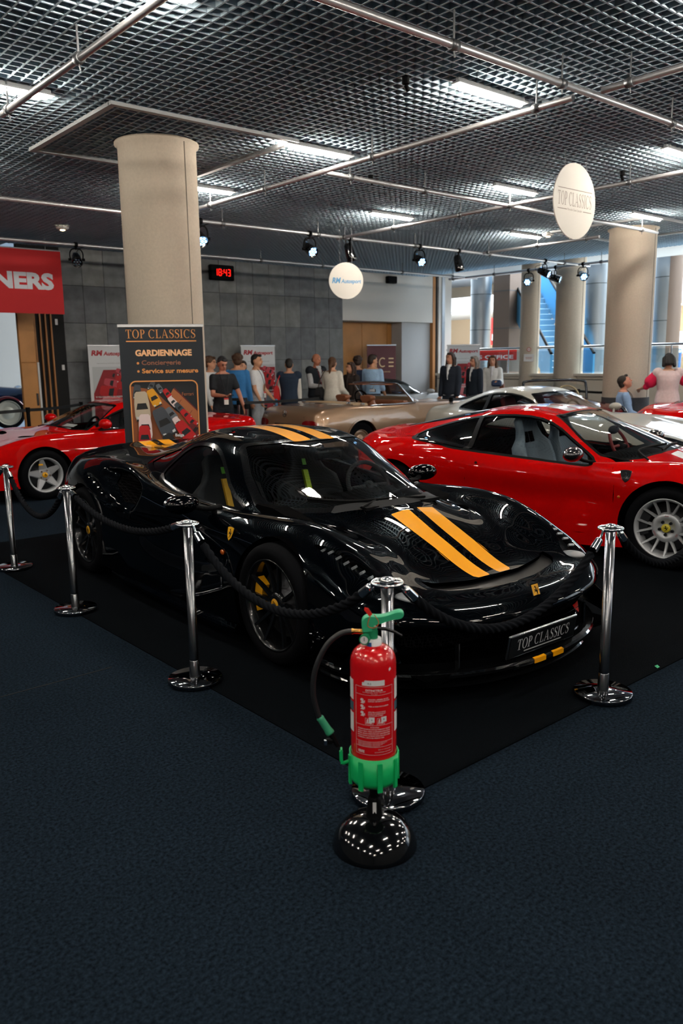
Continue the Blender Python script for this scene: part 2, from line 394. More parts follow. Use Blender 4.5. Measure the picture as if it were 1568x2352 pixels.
def spoke_bar(b, a0, r0, w0, h0, a1, r1, w1, h1, t=0.018, mid=None):
    """bar from polar (a0,r0) to (a1,r1) in the wheel plane; h is the outboard height (y)"""
    P = np.array([r0*math.cos(a0), h0, r0*math.sin(a0)]); Q = np.array([r1*math.cos(a1), h1, r1*math.sin(a1)])
    k = 6; rings = []
    for i in range(k):
        s = i/(k-1); c = P+(Q-P)*s; c[1] += (0 if mid is None else mid*4*s*(1-s)); w = w0+(w1-w0)*s
        d = (Q-P)/np.linalg.norm(Q-P); n = np.cross([0, 1, 0], d); n /= np.linalg.norm(n)
        rings.append([c-n*w/2-np.array([0, t, 0]), c-n*w/2*.7, c+n*w/2*.7, c+n*w/2-np.array([0, t, 0])])
    b.loft(rings, cap=True, smooth=False)
def make_wheel(name_mat, Rt, Rr, w, style, parent, loc, side, steer=0.0, caliper=None, cap=None, lip=None):
    rm = name_mat; t = MB(); h = w/2
    t.lathe([(Rr-.012, -h+.01), (Rr, -h), (Rr+.02, -h-.006), (Rt-.028, -h-.002), (Rt-.006, -h+.018), (Rt, -h+.05), (Rt, -.05), (Rt-.008, -.047), (Rt-.008, -.037), (Rt, -.034), (Rt, .034), (Rt-.008, .037), (Rt-.008, .047), (Rt, .05),
             (Rt, h-.05), (Rt-.006, h-.018), (Rt-.028, h+.002), (Rt-.045, h+.006), (Rr+.02, h+.006), (Rr+.004, h), (Rr-.010, h-.012)], 64, R=RY)
    o = t.build('wheel', RUB(), parent)
    o.location = loc; o.rotation_euler = (0, 0, (0 if side > 0 else PI)+steer)
    b = MB(); b.lathe([(Rr-.002, h-.012), (Rr-.003, h-.004), (Rr-.012, h-.003), (Rr-.018, h-.014), (Rr-.028, h-.03), (Rr-.036, h-.09), (Rr-.045, -h+.02), (Rr-.01, -h+.01)], 64, R=RY)
    b.build('rim', lip or rm, o)
    bd = MB(); bd.lathe([(.0, h-.115), (.19, h-.115), (.19, h-.09), (.10, h-.09), (.10, h-.06), (0, h-.06)], 40, R=RY); bd.build('brake_disc', mat('brake_disc', '#3b3c40', .4, metal=.8), o)
    bb = MB(); bb.lathe([(0, h-.16), (Rr-.045, h-.16)], 32, R=RY); bb.build('wheel_back', DARK(), o)
    if caliper:
        c = MB(); a = np.linspace(-.5, .5, 9)+(.10 if side > 0 else PI-.10)
        ring = []
        for t_ in a: ring.append([(r*math.cos(t_), y, r*math.sin(t_)) for r, y in ((.145, h-.085), (.145, h-.045), (.215, h-.045), (.215, h-.085))])
        c.loft(ring, smooth=False); c.build('brake_caliper', caliper, o)
    def spk(fn): return part('spoke', rm, o, fn)
    if style == 'twin10':
        for k in range(5):
            a = 2*PI*k/5+PI/2
            for s in (-1, 1): spk(lambda b: spoke_bar(b, a+s*.18, .045, .030, h-.045, a+s*.235, Rr-.016, .020, h-.016, mid=-.006))
        part('hub', rm, o, lambda b: b.lathe([(.085, h-.10), (.075, h-.05), (.055, h-.036), (.034, h-.034)], 30, R=RY))
    elif style == 'pair14':
        for k in range(7):
            a = 2*PI*k/7+PI/2+.22
            for s in (-1, 1): spk(lambda b: spoke_bar(b, a+s*.12, .105, .026, h-.050, a+s*.222, Rr-.012, .017, h-.012, mid=-.008))
        part('hub', rm, o, lambda b: b.lathe([(.122, h-.09), (.118, h-.056), (.105, h-.046), (.075, h-.040), (.068, h-.050), (.034, h-.050)], 40, R=RY))
        for k in range(5):
            a = 2*PI*k/5+1.0; part('wheel_nut', mat('nut_dark', '#3a3d42', .35, metal=.9), o, lambda b: b.cyl((.052*math.cos(a), h-.055, .052*math.sin(a)), (.052*math.cos(a), h-.034, .052*math.sin(a)), .013, .011, 12))
        red = mat('wheel_lettering', '#a03038', .5)
        for k, tx in ((0, 'S.p.A.'), (1, 'O.Z.'), (2, '8.5x19')):
            a = PI/2+2*PI*k/3; M = Matrix(((math.sin(a), math.cos(a), 0, .092*math.cos(a)), (0, 0, 1, h-.041), (-math.cos(a), math.sin(a), 0, .092*math.sin(a)), (0, 0, 0, 1)))
            print_polys('lettering', text_line(tx, 0, 0, .010, center=True, bold=.02), red, o, M, .001)
    elif style == 'star5':
        for k in range(5):
            a = 2*PI*k/5+PI/2-.15; spk(lambda b: spoke_bar(b, a, .055, .118, h-.050, a, Rr-.02, .05, h-.022, t=.02))
        part('hub', rm, o, lambda b: b.lathe([(.10, h-.075), (.088, h-.05), (.06, h-.046), (.034, h-.046)], 30, R=RY))
        for k in range(5):
            a = 2*PI*k/5+PI/2+.48; part('wheel_nut', CHROME(), o, lambda b: b.cyl((.062*math.cos(a), h-.05, .062*math.sin(a)), (.062*math.cos(a), h-.026, .062*math.sin(a)), .014, .011, 12))
    elif style == 'wire':
        for k in range(24):
            a = 2*PI*k/24; spk(lambda b: b.cyl((.05*math.cos(a), h-.02, .05*math.sin(a)), ((Rr-.02)*math.cos(a+.22*(-1)**k), h-.055, (Rr-.02)*math.sin(a+.22*(-1)**k)), .004, n=5, cap=False))
        part('hub', CHROME(), o, lambda b: b.lathe([(.055, h-.08), (.055, h-.01), (.03, h+.012), (0, h+.016)], 20, R=RY))
    elif style == 'disc':
        part('wheel_cover', rm, o, lambda b: b.lathe([(Rr-.02, h-.03), (Rr*.72, h-.018), (Rr*.55, h-.05), (Rr*.42, h-.03), (Rr*.2, h-.012), (0, h-.008)], 40, R=RY))
    if cap:
        part('hub_cap', cap, o, lambda b: b.lathe([(.034, h-.06), (.034, h-.034), (.030, h-.030), (0, h-.029)], 28, R=RY))
        M = Matrix(((-1, 0, 0, .022), (0, 0, 1, h-.0285), (0, 1, 0, -.022), (0, 0, 0, 1)))
        if side < 0: pass
        print_polys('emblem', place(HORSE, 0, 0, .044), BLK(), o, M, .0006)
    return o
def seat(parent, m, x, y, z, stripe=None, ins=None, recl=0.32, wide=0.46, bucket=True, h=0.74, name='seat'):
    """bucket seat: cushion and back facing -x; base at z"""
    b = MB(); W = wide; rings = []
    prof = [(-.26, .10), (-.24, .17), (-.05, .14), (.10, .10), (.16, .14)]
    for (px, pz) in prof:
        rings.append([(x+px, y-W/2, z+pz+.07), (x+px, y-W*.32, z+pz+.02), (x+px, y+W*.32, z+pz+.02), (x+px, y+W/2, z+pz+.07), (x+px+.01, y+W/2, z), (x+px+.01, y-W/2, z)])
    b.loft(rings, smooth=False)
    rings = []; c, s = math.cos(recl), math.sin(recl)
    for (t, w, d) in ((0, .46, .05), (.15, .50, .055), (.35, .54, .06), (.48, .50, .055), (.55, .34, .04), (.62, .27, .035), (.70, .26, .035), (.735, .20, .02)):
        t = t*h/.735
        cx, cz = x+.12+t*s, z+.12+t*c; w *= W/.46; f = d*1.3 if bucket else d*.6
        sec = []
        for (u, e) in ((-.5, -f), (-.42, -f*.9), (-.28, 0), (0, .012), (.28, 0), (.42, -f*.9), (.5, -f), (.5, d), (.25, d*1.6), (-.25, d*1.6), (-.5, d)):
            sec.append((cx+e*c, y+u*w, cz-e*s))
        rings.append(sec)
    b.loft(rings, smooth=True); o = b.build(name, m, parent)
    if stripe:
        v = MB(); yy = y
        pts = [(x+.12+t*s-.016*c, y, z+.12+t*c) for t in np.linspace(.05, .56, 8)]
        rg = [[(px-.006, y-.022, pz), (px-.006, y+.022, pz), (px+.02, y+.022, pz), (px+.02, y-.022, pz)] for px, _, pz in pts]
        v.loft(rg, smooth=False); v.build('seat_stripe', stripe, o)
    if ins: ins(o)
    return o
def steering(parent, m, x, y, z, r=.18, tilt=.45, hubm=None):
    b = MB(); a = np.arange(32)*2*PI/32; c, s = math.cos(tilt), math.sin(tilt)
    P = lambda u, v: (x+v*s, y+u, z+v*c)
    b.tube([P(r*math.cos(t), r*math.sin(t)) for t in a], .016, 8, closed=True)
    for t in (0, PI, -PI/2): b.cyl(P(0, 0), P(r*math.cos(t), r*math.sin(t)), .018, .012, 8)
    o = b.build('steering_wheel', m, parent)
    part('horn_pad', hubm or m, o, lambda b: b.cyl((x+.02, y, z-.005), (x-.05, y, z-.035), .05, .045, 16))
    return o
def shield(parent, m, hm, M, w=.055, h=.075, name='shield_badge'):
    """shield emblem with a horse, laid by M"""
    P = [(-.5, .42), (-.25, .48), (0, .5), (.25, .48), (.5, .42), (.44, .05), (.28, -.28), (0, -.5), (-.28, -.28), (-.44, .05)]
    b = MB(); b.prism([(x*w*1.1, y*h*1.1) for x, y in P], .004, R=np.array(M)[:3, :3], o=np.array(M)[:3, 3]); rim = b.build(name, CHROME(), parent)
    b = MB(); b.prism([(x*w, y*h) for x, y in P], .0055, R=np.array(M)[:3, :3], o=np.array(M)[:3, 3]); b.build('shield_face', m, rim)
    print_polys('emblem', place(HORSE, -w*.36, -h*.34, w*.72, h*.72), hm, rim, M, .0062)
    return rim
def arch_liner(parent, wheels, y0=.42, y1=.93):
    for (x, z, R) in wheels:
        for sd in (1, -1):
            def f(b):
                a = np.linspace(-.25, PI+.25, 22); A = [(x+R*math.cos(t), sd*y1, z+R*math.sin(t)) for t in a]; B = [(x+R*math.cos(t), sd*y0, z+R*math.sin(t)) for t in a]
                n = len(a); b.add(A+B, [(i, i+1, n+i+1, n+i) for i in range(n-1)]+[tuple(range(n, 2*n))])
            part('wheel_arch_liner', DARK(), parent, f)
def shell_part(sh, labels, name, m, parent, off=0.0, sides=(1, -1)):
    V, F, N = sh.piece(labels, off, sides)
    if len(V) == 0: return None
    if len(sides) == 2 and np.abs(V[:, 1]).min() > .012:      # one piece on each side of the car
        for sd in sides: o = shell_part(sh, labels, name, m, parent, off, (sd,))
        return o
    return mesh_obj(name, V, F, m, parent, N=N)
def side_field(poly, ymin=.3): return lambda V: np.maximum(poly_sd(V[:, [0, 2]], poly), ymin-V[:, 1])
def top_field(poly, zmin=None): return lambda V: poly_sd(V[:, :2], poly) if zmin is None else np.maximum(poly_sd(V[:, :2], poly), zmin-V[:, 2])
def front_field(poly, xmax): return lambda V: np.maximum(poly_sd(V[:, [1, 2]], poly), V[:, 0]-xmax)
def rear_field(poly, xmin): return lambda V: np.maximum(poly_sd(V[:, [1, 2]], poly), xmin-V[:, 0])
def side_line(pts, w=.0025, ymin=.3): return lambda V: np.maximum(line_d(V[:, [0, 2]], pts)-w, ymin-V[:, 1])
def top_line(pts, w=.0025, zmin=.3): return lambda V: np.maximum(line_d(V[:, :2], pts)-w, zmin-V[:, 2])
def smooth01(t): t = np.clip(t, 0, 1); return t*t*(3-2*t)
def dent(polyf, depth, soft):
    """push the shell inwards (y) inside a side-view polygon"""
    def f(G):
        P = G.reshape(-1, 3); sd = poly_sd(P[:, [0, 2]], polyf); k = smooth01(-sd/soft)*(P[:, 1] > .3)
        Q = P.copy(); Q[:, 1] -= depth*k; return Q.reshape(G.shape)
    return f
def cut_arches(sh, wheels, yin=.5):
    for (x, z, R) in wheels: sh.cut(lambda V: np.maximum(np.hypot(V[:, 0]-x, V[:, 2]-z)-R, yin-V[:, 1]), 'hole')
def underbody(parent, x0, x1, w, z):
    part('underbody', DARK(), parent, lambda b: b.box(((x0+x1)/2, 0, z), (x1-x0, w, .03)))
def liner(parent, sh, labels, m, off=-.05):
    V, F, N = sh.piece(labels, off)
    if len(V): mesh_obj('cabin_lining', V, F[:, ::-1], m, parent)
# ---------------------------------------------------------------- room shell
CEIL = 3.87; WY = 15.6; CX0, CX1, CY0 = -7.0, 16.3, -7.0
def carpet_mat(name, base, hi, scale):
    m = mat(name, base, .95); nt = m.node_tree; b = nt.nodes['Principled BSDF']; b.inputs['Specular IOR Level'].default_value = .02
    tc = nt.nodes.new('ShaderNodeTexCoord'); n = nt.nodes.new('ShaderNodeTexNoise'); n.inputs['Scale'].default_value = scale; n.inputs['Detail'].default_value = 5; n.inputs['Roughness'].default_value = .75
    r = nt.nodes.new('ShaderNodeValToRGB'); r.color_ramp.elements[0].position = .38; r.color_ramp.elements[1].position = .68; r.color_ramp.elements[0].color = (*lin(base), 1); r.color_ramp.elements[1].color = (*lin(hi), 1)
    n2 = nt.nodes.new('ShaderNodeTexNoise'); n2.inputs['Scale'].default_value = 1.3; n2.inputs['Detail'].default_value = 3
    mx = nt.nodes.new('ShaderNodeMixRGB'); mx.blend_type = 'MULTIPLY'; mx.inputs[0].default_value = .35
    bp = nt.nodes.new('ShaderNodeBump'); bp.inputs['Strength'].default_value = .6; bp.inputs['Distance'].default_value = .004
    nt.links.new(tc.outputs['Object'], n.inputs['Vector']); nt.links.new(tc.outputs['Object'], n2.inputs['Vector']); nt.links.new(n.outputs['Fac'], r.inputs['Fac'])
    nt.links.new(r.outputs['Color'], mx.inputs[1]); nt.links.new(n2.outputs['Fac'], mx.inputs[2]); nt.links.new(mx.outputs[0], b.inputs['Base Color'])
    nt.links.new(n.outputs['Fac'], bp.inputs['Height']); nt.links.new(bp.outputs['Normal'], b.inputs['Normal']); return m
carpet = carpet_mat('carpet_blue_grey', '#0b1219', '#232f3b', 75)
carpet_blk = carpet_mat('carpet_black', '#050709', '#0d1116', 150)
fl = structure(part('floor', carpet, None, lambda b: b.box((9, 6, -.05), (34, 30, .1))))
part('carpet_seam', mat('seam_dark', '#0b0d10', .95), fl, lambda b: b.box((-.6, 4.05, .0005), (4.7, .007, .003)))
rug = part('display_carpet', carpet_blk, None, lambda b: b.box((8.2, 4.9, .0025), (12.4, 5.8, .005)))
tag(rug, 'thin black carpet laid under the black coupe with a corner behind the extinguisher', 'carpet')
# ceiling: open grid of slats under a dark void
slat_m = mat('ceiling_slat_grey', (.42, .545, .64), .95, spec=.05); void = mat('void_black', '#07080a', .95)
ceil = structure(part('ceiling', void, None, lambda b: b.box(((CX0+CX1)/2, (CY0+WY)/2, 4.55), (CX1-CX0, WY-CY0, .05))))
SH_, ST_ = .085, .013
def slat_mesh(L, ax):
    b = MB(); b.box((0, 0, 0), (L, ST_, SH_) if ax == 0 else (ST_, L, SH_)); o = b.build('ceiling_slat', slat_m, ceil); return o
o0 = slat_mesh(CX1-CX0, 0); o0.location = ((CX0+CX1)/2, CY0+.05, CEIL+SH_/2)
y = CY0+.15
while y < WY:
    c = o0.copy(); COL.objects.link(c); c.location = ((CX0+CX1)/2, y, CEIL+SH_/2); c.parent = ceil; y += .1
o1 = slat_mesh(WY-CY0, 1); o1.location = (CX0+.05, (CY0+WY)/2, CEIL+SH_/2)
x = CX0+.15
while x < CX1:
    c = o1.copy(); COL.objects.link(c); c.location = (x, (CY0+WY)/2, CEIL+SH_/2); c.parent = ceil; x += .1
# back wall of stone tiles
wallm = mat('wall_dark_joint', '#15171a', .9); stone = [mat('stone_tile_%s' % k, c, .75, noise=(5, .22, 6), bump=(18, .12)) for k, c in (('grey', '#6f7375'), ('pale', '#787b7b'), ('dark', '#666a6e'))]
wb = structure(part('wall_back', wallm, None, lambda b: b.box(((6.25+13.38)/2, WY+.12, 2.25), (13.38-6.25, .2, 4.5))))
zj = [0, .27, 1.0, 1.72, 2.47, 3.18, 4.3]; rnd = random.Random(3)
for k in range(16):
    x1 = 13.38-.4456*k; x0 = x1-.4456
    for z0, z1 in zip(zj[:-1], zj[1:]):
        part('stone_tile', stone[rnd.choice((0, 0, 1, 2))], wb, lambda b: b.box(((x0+x1)/2, WY+.005+rnd.uniform(-.0015, .0015), (z0+z1)/2), (x1-x0-.007, .03, z1-z0-.007), bev=.002))
white = mat('wall_off_white', '#c9c8c4', .8); grayw = mat('wall_light_grey', '#aeb1b4', .8)
structure(part('wall_bulkhead', white, None, lambda b: b.box((15.07, WY+.45, 3.45), (3.38, .9, 1.56))))
structure(part('wall_recess', grayw, None, lambda b: (b.box((16.1, WY+.5, 1.34), (1.1, .8, 2.68)), b.box((15.0, WY+1.0, 1.34), (3.4, .1, 2.68)))))
oak = mat('oak_veneer', '#b17b42', .5, noise=(3, .12, 5)); oakd = mat('oak_edge', '#a8713c', .5)
dr = structure(part('door_1', oakd, None, lambda b: b.box((14.47, WY+.52, 1.33), (2.17, .04, 2.66))))
for x0, x1 in ((13.40, 13.68), (13.69, 14.45), (14.46, 15.36), (15.37, 15.54)):
    part('door_panel', oak, dr, lambda b: b.box(((x0+x1)/2, WY+.49, 1.335), (x1-x0-.006, .03, 2.64), bev=.003))
structure(part('trim_1', mat('oak_trim', '#a8713c', .5), None, lambda b: b.box((16.70, WY+.05, 1.95), (.10, .12, 3.9))))
structure(part('trim_2', mat('black_joint', '#0c0d0f', .7), None, lambda b: b.box((16.80, WY+.08, 1.95), (.10, .12, 3.9))))
pil = structure(part('wall_right', white, None, lambda b: b.box((17.12, WY+.12, 2.0), (.52, .3, 4.0))))
part('metal_strip', mat('brushed_steel', '#a8adb2', .35, metal=.9), pil, lambda b: b.box((17.03, WY-.04, 1.95), (.11, .03, 3.9)))
# the opening at the left: folded oak leaf, slatted screen, the next hall
leaf = structure(part('door_2', oak, None, lambda b: b.box((5.30, WY-.62, 1.30), (.30, .05, 2.6), bev=.004)))
part('leaf_panel', oak, leaf, lambda b: b.box((5.29, WY-.66, .86), (.27, .02, 1.70), bev=.003)); part('leaf_panel', oak, leaf, lambda b: b.box((5.29, WY-.66, 2.15), (.27, .02, .86), bev=.003))
part('door_handle', mat('handle_dark', '#1c1e21', .4), leaf, lambda b: b.box((5.40, WY-.675, 1.05), (.035, .02, .22)))
part('door_edge', mat('edge_white', '#c4c6c8', .6), leaf, lambda b: b.box((5.47, WY-.62, .86), (.035, .07, 1.72)))
scr = structure(part('wall_screen', mat('screen_black', '#0d0f12', .8), None, lambda b: b.box((5.86, WY+.02, 2.0), (.80, .10, 4.0))))
for k in range(5):
    part('slat', oakd, scr, lambda b: b.box((5.57+.105*k, WY-.05, 1.4), (.028, .05, 2.8)))
part('light_switch', mat('switch_white', '#d4d6d8', .5), scr, lambda b: b.box((6.10, WY-.05, 2.48), (.05, .02, .11)))
part('light_switch', mat('switch_white', '#d4d6d8', .5), scr, lambda b: b.box((6.17, WY-.05, 1.62), (.05, .02, .10)))
halln = mat('next_hall_wall', '#a9a7a2', .85)
structure(part('wall_far', halln, None, lambda b: b.box((4, 27, 2.2), (26, .1, 4.6))))
structure(part('ceiling_next_hall', mat('next_hall_ceiling', '#8b8a86', .9), None, lambda b: b.box((0.0, 21.3, 4.3), (12.5, 11.2, .05))))
structure(part('floor_next_hall', mat('next_hall_floor', '#565a60', .5), None, lambda b: b.box((0.0, 21.3, .004), (12.5, 11.2, .008))))
# walls behind and beside the camera
structure(part('wall_left', mat('wall_dark_grey', '#44484c', .8), None, lambda b: b.box((CX0-.1, 10, 2.2), (.2, 34, 4.5))))
structure(part('wall_front', mat('wall_dark_grey', '#44484c', .8), None, lambda b: b.box((4.6, CY0-.1, 2.2), (23.6, .2, 4.5))))
# round concrete columns
colm = mat('column_concrete', '#c9beae', .75, noise=(40, .05), bump=(60, .08))
def column(n, x, y, r, ztop, seam, base=None):
    c = structure(part(n, colm, None, lambda b: b.lathe([(r, 0), (r, ztop-.03), (r+.03, ztop-.02), (r+.03, ztop)], 64, o=(x, y, 0))))
    part('column_seam', mat('seam_grey', '#6a645b', .9), c, lambda b: b.box((x+(r)*math.cos(seam), y+(r)*math.sin(seam), ztop/2), (.008, .008, ztop)))
    if base: part('column_wrap', mat('column_wrap', '#3a3c40', .7, noise=(90, .3)), c, lambda b: b.cyl((x, y, 0), (x, y, base), r+.012, n=48))
    return c
column('column_left', 4.27, 7.86, .395, CEIL-.01, math.radians(-76))
column('column_right', 13.45, 7.83, .40, CEIL-.01, math.radians(-86), .95)
column('column_far_1', 16.75, 12.42, .235, 4.0, math.radians(-92), .95)
column('column_far_2', 16.75, 11.28, .335, 4.0, math.radians(-92))
# square ring of light-grey rail in the ceiling round each column, one lit stub
rail = mat('ceiling_rail', '#a9aeb2', .5)
for cx, cy in ((4.32, 7.83), (13.5, 7.9)):
    t = thing('ceiling_rail', 'square grey ceiling rail round the %s' % ('concrete column behind the tall black banner' if cx < 8 else 'concrete column beside the hanging white disc'), 'rail', (cx, cy, CEIL))
    for ax, s in ((0, -1), (0, 1), (1, -1), (1, 1)):
        part('rail_bar', rail, t, lambda b: b.box((0 if ax == 0 else s*.98, s*.95 if ax == 0 else 0, -.012), (2.02, .06, .035) if ax == 0 else (.06, 1.86, .035)))
    part('lit_end', mat('tube_light', '#fff3e2', emit=TUBE_STRENGTH), t, lambda b: b.box((.90, -.86, -.02), (.05, .08, .03)))
# light tubes: a regular field over the hall
tube = mat('tube_light', '#fff3e2', emit=TUBE_STRENGTH)
spots_txt = {(5.25, 4.65): 'short glowing light tube in the ceiling nearest to the middle of the room', }
ROWS = {9.25: 'back', 6.93: 'third', 4.65: 'second', 2.35: 'first', .05: 'zero', -2.25: 'minus', -4.55: 'last'}
lab = {(5.25, 4.65): 'largest glowing ceiling tube in view, above a steel pipe crossing', (5.25, 6.93): 'glowing ceiling tube at the corner of the grey rail square', (5.25, 9.25): 'glowing ceiling tube just right of the concrete column behind the banner',
       (8.55, 4.65): 'glowing ceiling tube cut by the right edge of the photo above the white disc', (8.55, 6.93): 'glowing ceiling tube left of the large white disc', (8.55, 9.25): 'glowing ceiling tube above the row of stage spotlights',
       (11.87, 6.93): 'glowing ceiling tube above the right concrete column', (11.87, 9.25): 'small glowing ceiling tube just left below the large white disc', (1.98, 6.93): 'glowing ceiling tube at the left edge of the photo behind a steel pipe'}
for x in (-4.62, -1.32, 1.98, 5.25, 8.55, 11.87):
    for y in (9.25, 6.93, 4.65, 2.35, .05, -2.25, -4.55):
        if abs(x-5.25) < .1 and y == 9.25: pass
        t = thing('light_tube', lab.get((x, y), 'ceiling light tube out of the photo behind the viewer'), 'light', (x+.41, y, CEIL-.05))
        if (x, y) not in lab: t['group'] = 'ceiling light tubes out of view'
        part('diffuser', tube, t, lambda b: b.box((0, 0, -.012), (.80, .042, .026), bev=.010)); part('housing', rail, t, lambda b: (b.box((0, 0, .012), (.90, .085, .014)), b.box((0, 0, .04), (.86, .03, .05))))
# steel pipes hung under the ceiling
steel = mat('pipe_steel', '#c2c4c8', .34, metal=.75); PZ = 3.66
def pipe(p0, p1, label, hangs):
    p0 = np.array([*p0, PZ]); p1 = np.array([*p1, PZ]); c = (p0+p1)/2; t = thing('ceiling_pipe', label, 'pipe', tuple(c))
    part('tube', steel, t, lambda b: b.cyl(p0-c, p1-c, .025, n=18))
    for s in hangs:
        q = p0+(p1-p0)*s-c
        def hg(b):
            b.lathe([(.025, -.03), (.036, -.03), (.036, .03), (.025, .03)], 14, o=q, R=frame_to(p1-p0)); b.box(q+np.array([0, 0, .11]), (.014, .006, .20)); b.cyl(q+np.array([0, 0, -.03]), q+np.array([.01, 0, -.07]), .006, n=6)
        part('pipe_clamp', mat('clamp_zinc', '#6d7074', .4, metal=.8), t, hg)
pipe((-5, 3.82), (7.6, 3.82), 'steel pipe under the ceiling running down from the top edge to the right', [.1, .35, .62, .735, .83, .96])
pipe((5.86, 7.08), (12.9, 7.08), 'steel pipe under the ceiling passing behind the large white disc', [.05, .22, .45, .7, .93])
pipe((2.4, 10.45), (16.2, 10.45), 'steel pipe under the ceiling carrying most of the stage spotlights', [.07, .22, .31, .44, .6, .75, .93])
pipe((3.0, 13.67), (16.2, 13.67), 'steel pipe under the ceiling nearest to the stone wall', [.1, .3, .5, .62, .8, .93])
pipe((2.46, -4), (2.46, 7.08), 'steel pipe under the ceiling at the top left ending above the left edge', [.3, .6, .86, .985])
pipe((5.8, 3.95), (5.8, 9.75), 'long steel pipe under the ceiling rising from the column to the clamp crossing', [.06, .4, .72, .93])
pipe((5.84, -4), (5.84, 3.72), 'steel pipe under the ceiling running out of the top right', [.5, .8, .97])
pipe((9.0, 1.0), (9.0, 10.6), 'steel pipe under the ceiling crossing behind the hanging white disc', [.3, .45, .63, .72, .86, .98])
pipe((12.5, 7.9), (12.5, 10.4), 'short steel pipe under the ceiling near the far right spotlights', [.1, .5, .95])
pipe((15.75, 9.4), (15.75, 14.2), 'steel pipe under the ceiling along its far edge by the atrium', [.1, .4, .7, .97])
# sprinklers and little sensors
for x, y, lb in ((7.0, 7.6, 'tiny ceiling sensor right of the column behind the banner'), (4.9, 4.9, 'small clamp device on the ceiling above the long rail'), (9.3, 5.6, 'small ceiling device left of the large white disc')):
    t = thing('ceiling_sensor', lb, 'sensor', (x, y, CEIL)); part('body', BLK(), t, lambda b: (b.cyl((0, 0, .02), (0, 0, -.05), .03, n=14), b.cyl((.02, .02, -.05), (.05, .02, -.09), .018, n=10))); part('bracket', mat('clamp_zinc', '#8e9094', .35, metal=.9), t, lambda b: b.box((0, 0, .01), (.10, .03, .01)))
# ---------------------------------------------------------------- the bright atrium beyond the hall
steelc = mat('atrium_steel', '#8d9499', .38, metal=.85); brown = mat('atrium_bronze', '#5e5148', .45, metal=.3); wsat = mat('atrium_white', '#d6dade', .7); warm = mat('shop_wall_warm', '#d9c2a4', .7)
structure(part('floor_atrium', mat('atrium_stone', '#a7a39c', .3), None, lambda b: b.box((25.5, 12, .82), (17.4, 34, .16))))
par = structure(part('wall_parapet', mat('parapet_cream', '#d8d0c2', .8), None, lambda b: (b.box((16.75, 6.0, .62), (.22, 18.8, 1.24)), b.box((16.72, 6.0, 1.27), (.32, 18.8, .06)))))
part('parapet_groove', mat('groove_grey', '#7d7a74', .8), par, lambda b: b.box((16.63, 6.0, 1.16), (.02, 18.8, .02)))
rl = thing('glass_railing', 'glass balustrade with a steel handrail along the atrium edge', 'railing', (16.8, 6, 1.3))
gl_r = glass_mat('rail_glass', (.80, .88, .92))
for k in range(12): part('glass_pane', gl_r, rl, lambda b: b.box((0, -8.1+1.45*k, .29), (.012, 1.40, .50)))
part('handrail', CHROME(), rl, lambda b: b.cyl((0, -9.2, .62), (0, 9.2, .62), .03, n=14))
for k in range(13): part('post', CHROME(), rl, lambda b: b.cyl((0, -8.85+1.45*k, 0), (0, -8.85+1.45*k, .61), .018, n=10))
def acol(x, y, r, m, label, lm=None, sq=False):
    t = thing('atrium_column', label, 'column', (x, y, 0))
    part('shaft', m, t, lambda b: (b.box((0, 0, 5), (2*r, 2*r, 8.2)) if sq else b.cyl((0, 0, .9), (0, 0, 9.1), r, n=40)))
    part('joint_ring', mat('ring_dark', '#3c4145', .5), t, lambda b: [b.cyl((0, 0, z), (0, 0, z+.02), r+.006, n=40) if not sq else b.box((0, 0, z), (2*r+.012, 2*r+.012, .02)) for z in (2.55, 3.62, 5.4)])
    if lm: part('bronze_panel', lm, t, lambda b: b.lathe([(r+.01, .9), (r+.01, 9)], 16, R=rotz(math.radians(-150)), arc=math.radians(120)))
acol(20, 16.7, .32, steelc, 'tall steel clad column left of the dark bronze one in the atrium'); acol(19.6, 15.35, .30, brown, 'dark bronze square column in the atrium left of the beige pillars', sq=True)
acol(20, 12.62, .33, steelc, 'tall steel clad column between the beige pillars and the right concrete column'); acol(20, 10.6, .33, steelc, 'steel and bronze column at the far right of the atrium', brown)
# upper galleries and roof edge
structure(part('trim_gallery', wsat, None, lambda b: (b.box((27, 14, 3.95), (.4, 40, .62)), b.box((27, 14, 5.6), (.4, 40, .9)), b.box((29, 14, 3.63), (4.4, 40, .06)), b.box((29, 14, 5.2), (4.4, 40, .08)))))
structure(part('trim_soffit', mat('soffit_blue_white', '#b9c1c8', .7), None, lambda b: (b.box((17.6, 11, 4.06), (2.4, 20, .12)),)))
structure(part('wall_shops', warm, None, lambda b: b.box((31, 14, 2.6), (.2, 40, 5.4))))
structure(part('wall_atrium_end', wsat, None, lambda b: (b.box((24, 29, 4.5), (16, .2, 9)), b.box((24, -5, 4.5), (16, .2, 9)), b.box((31.2, 12, 6.5), (.2, 34, 5)))))
structure(part('ceiling_atrium', wsat, None, lambda b: b.box((24, 12, 9.1), (16.5, 36, .1))))
striplight = mat('shop_strip_light', '#ffe2b8', emit=55)
lk = 0
for y, lb in ((22.0, 'warm strip light over the shops left of the steel atrium column'), (20.4, 'warm strip light over the shops behind the steel atrium column'), (18.6, 'warm strip light above the red hall sign'), (14.8, 'warm strip light in the shop between the beige pillars and the round column'), (13.9, 'small warm strip light in the shop beside the right concrete column'), (11.3, 'warm strip light at the far right of the shop row')):
    t = thing('strip_light', lb, 'light', (29.2, y, 3.56)); part('diffuser', striplight, t, lambda b: b.box((0, 0, -.01), (.25, 1.1, .03), bev=.01)); part('housing', wsat, t, lambda b: b.box((0, 0, .02), (.32, 1.2, .03)))
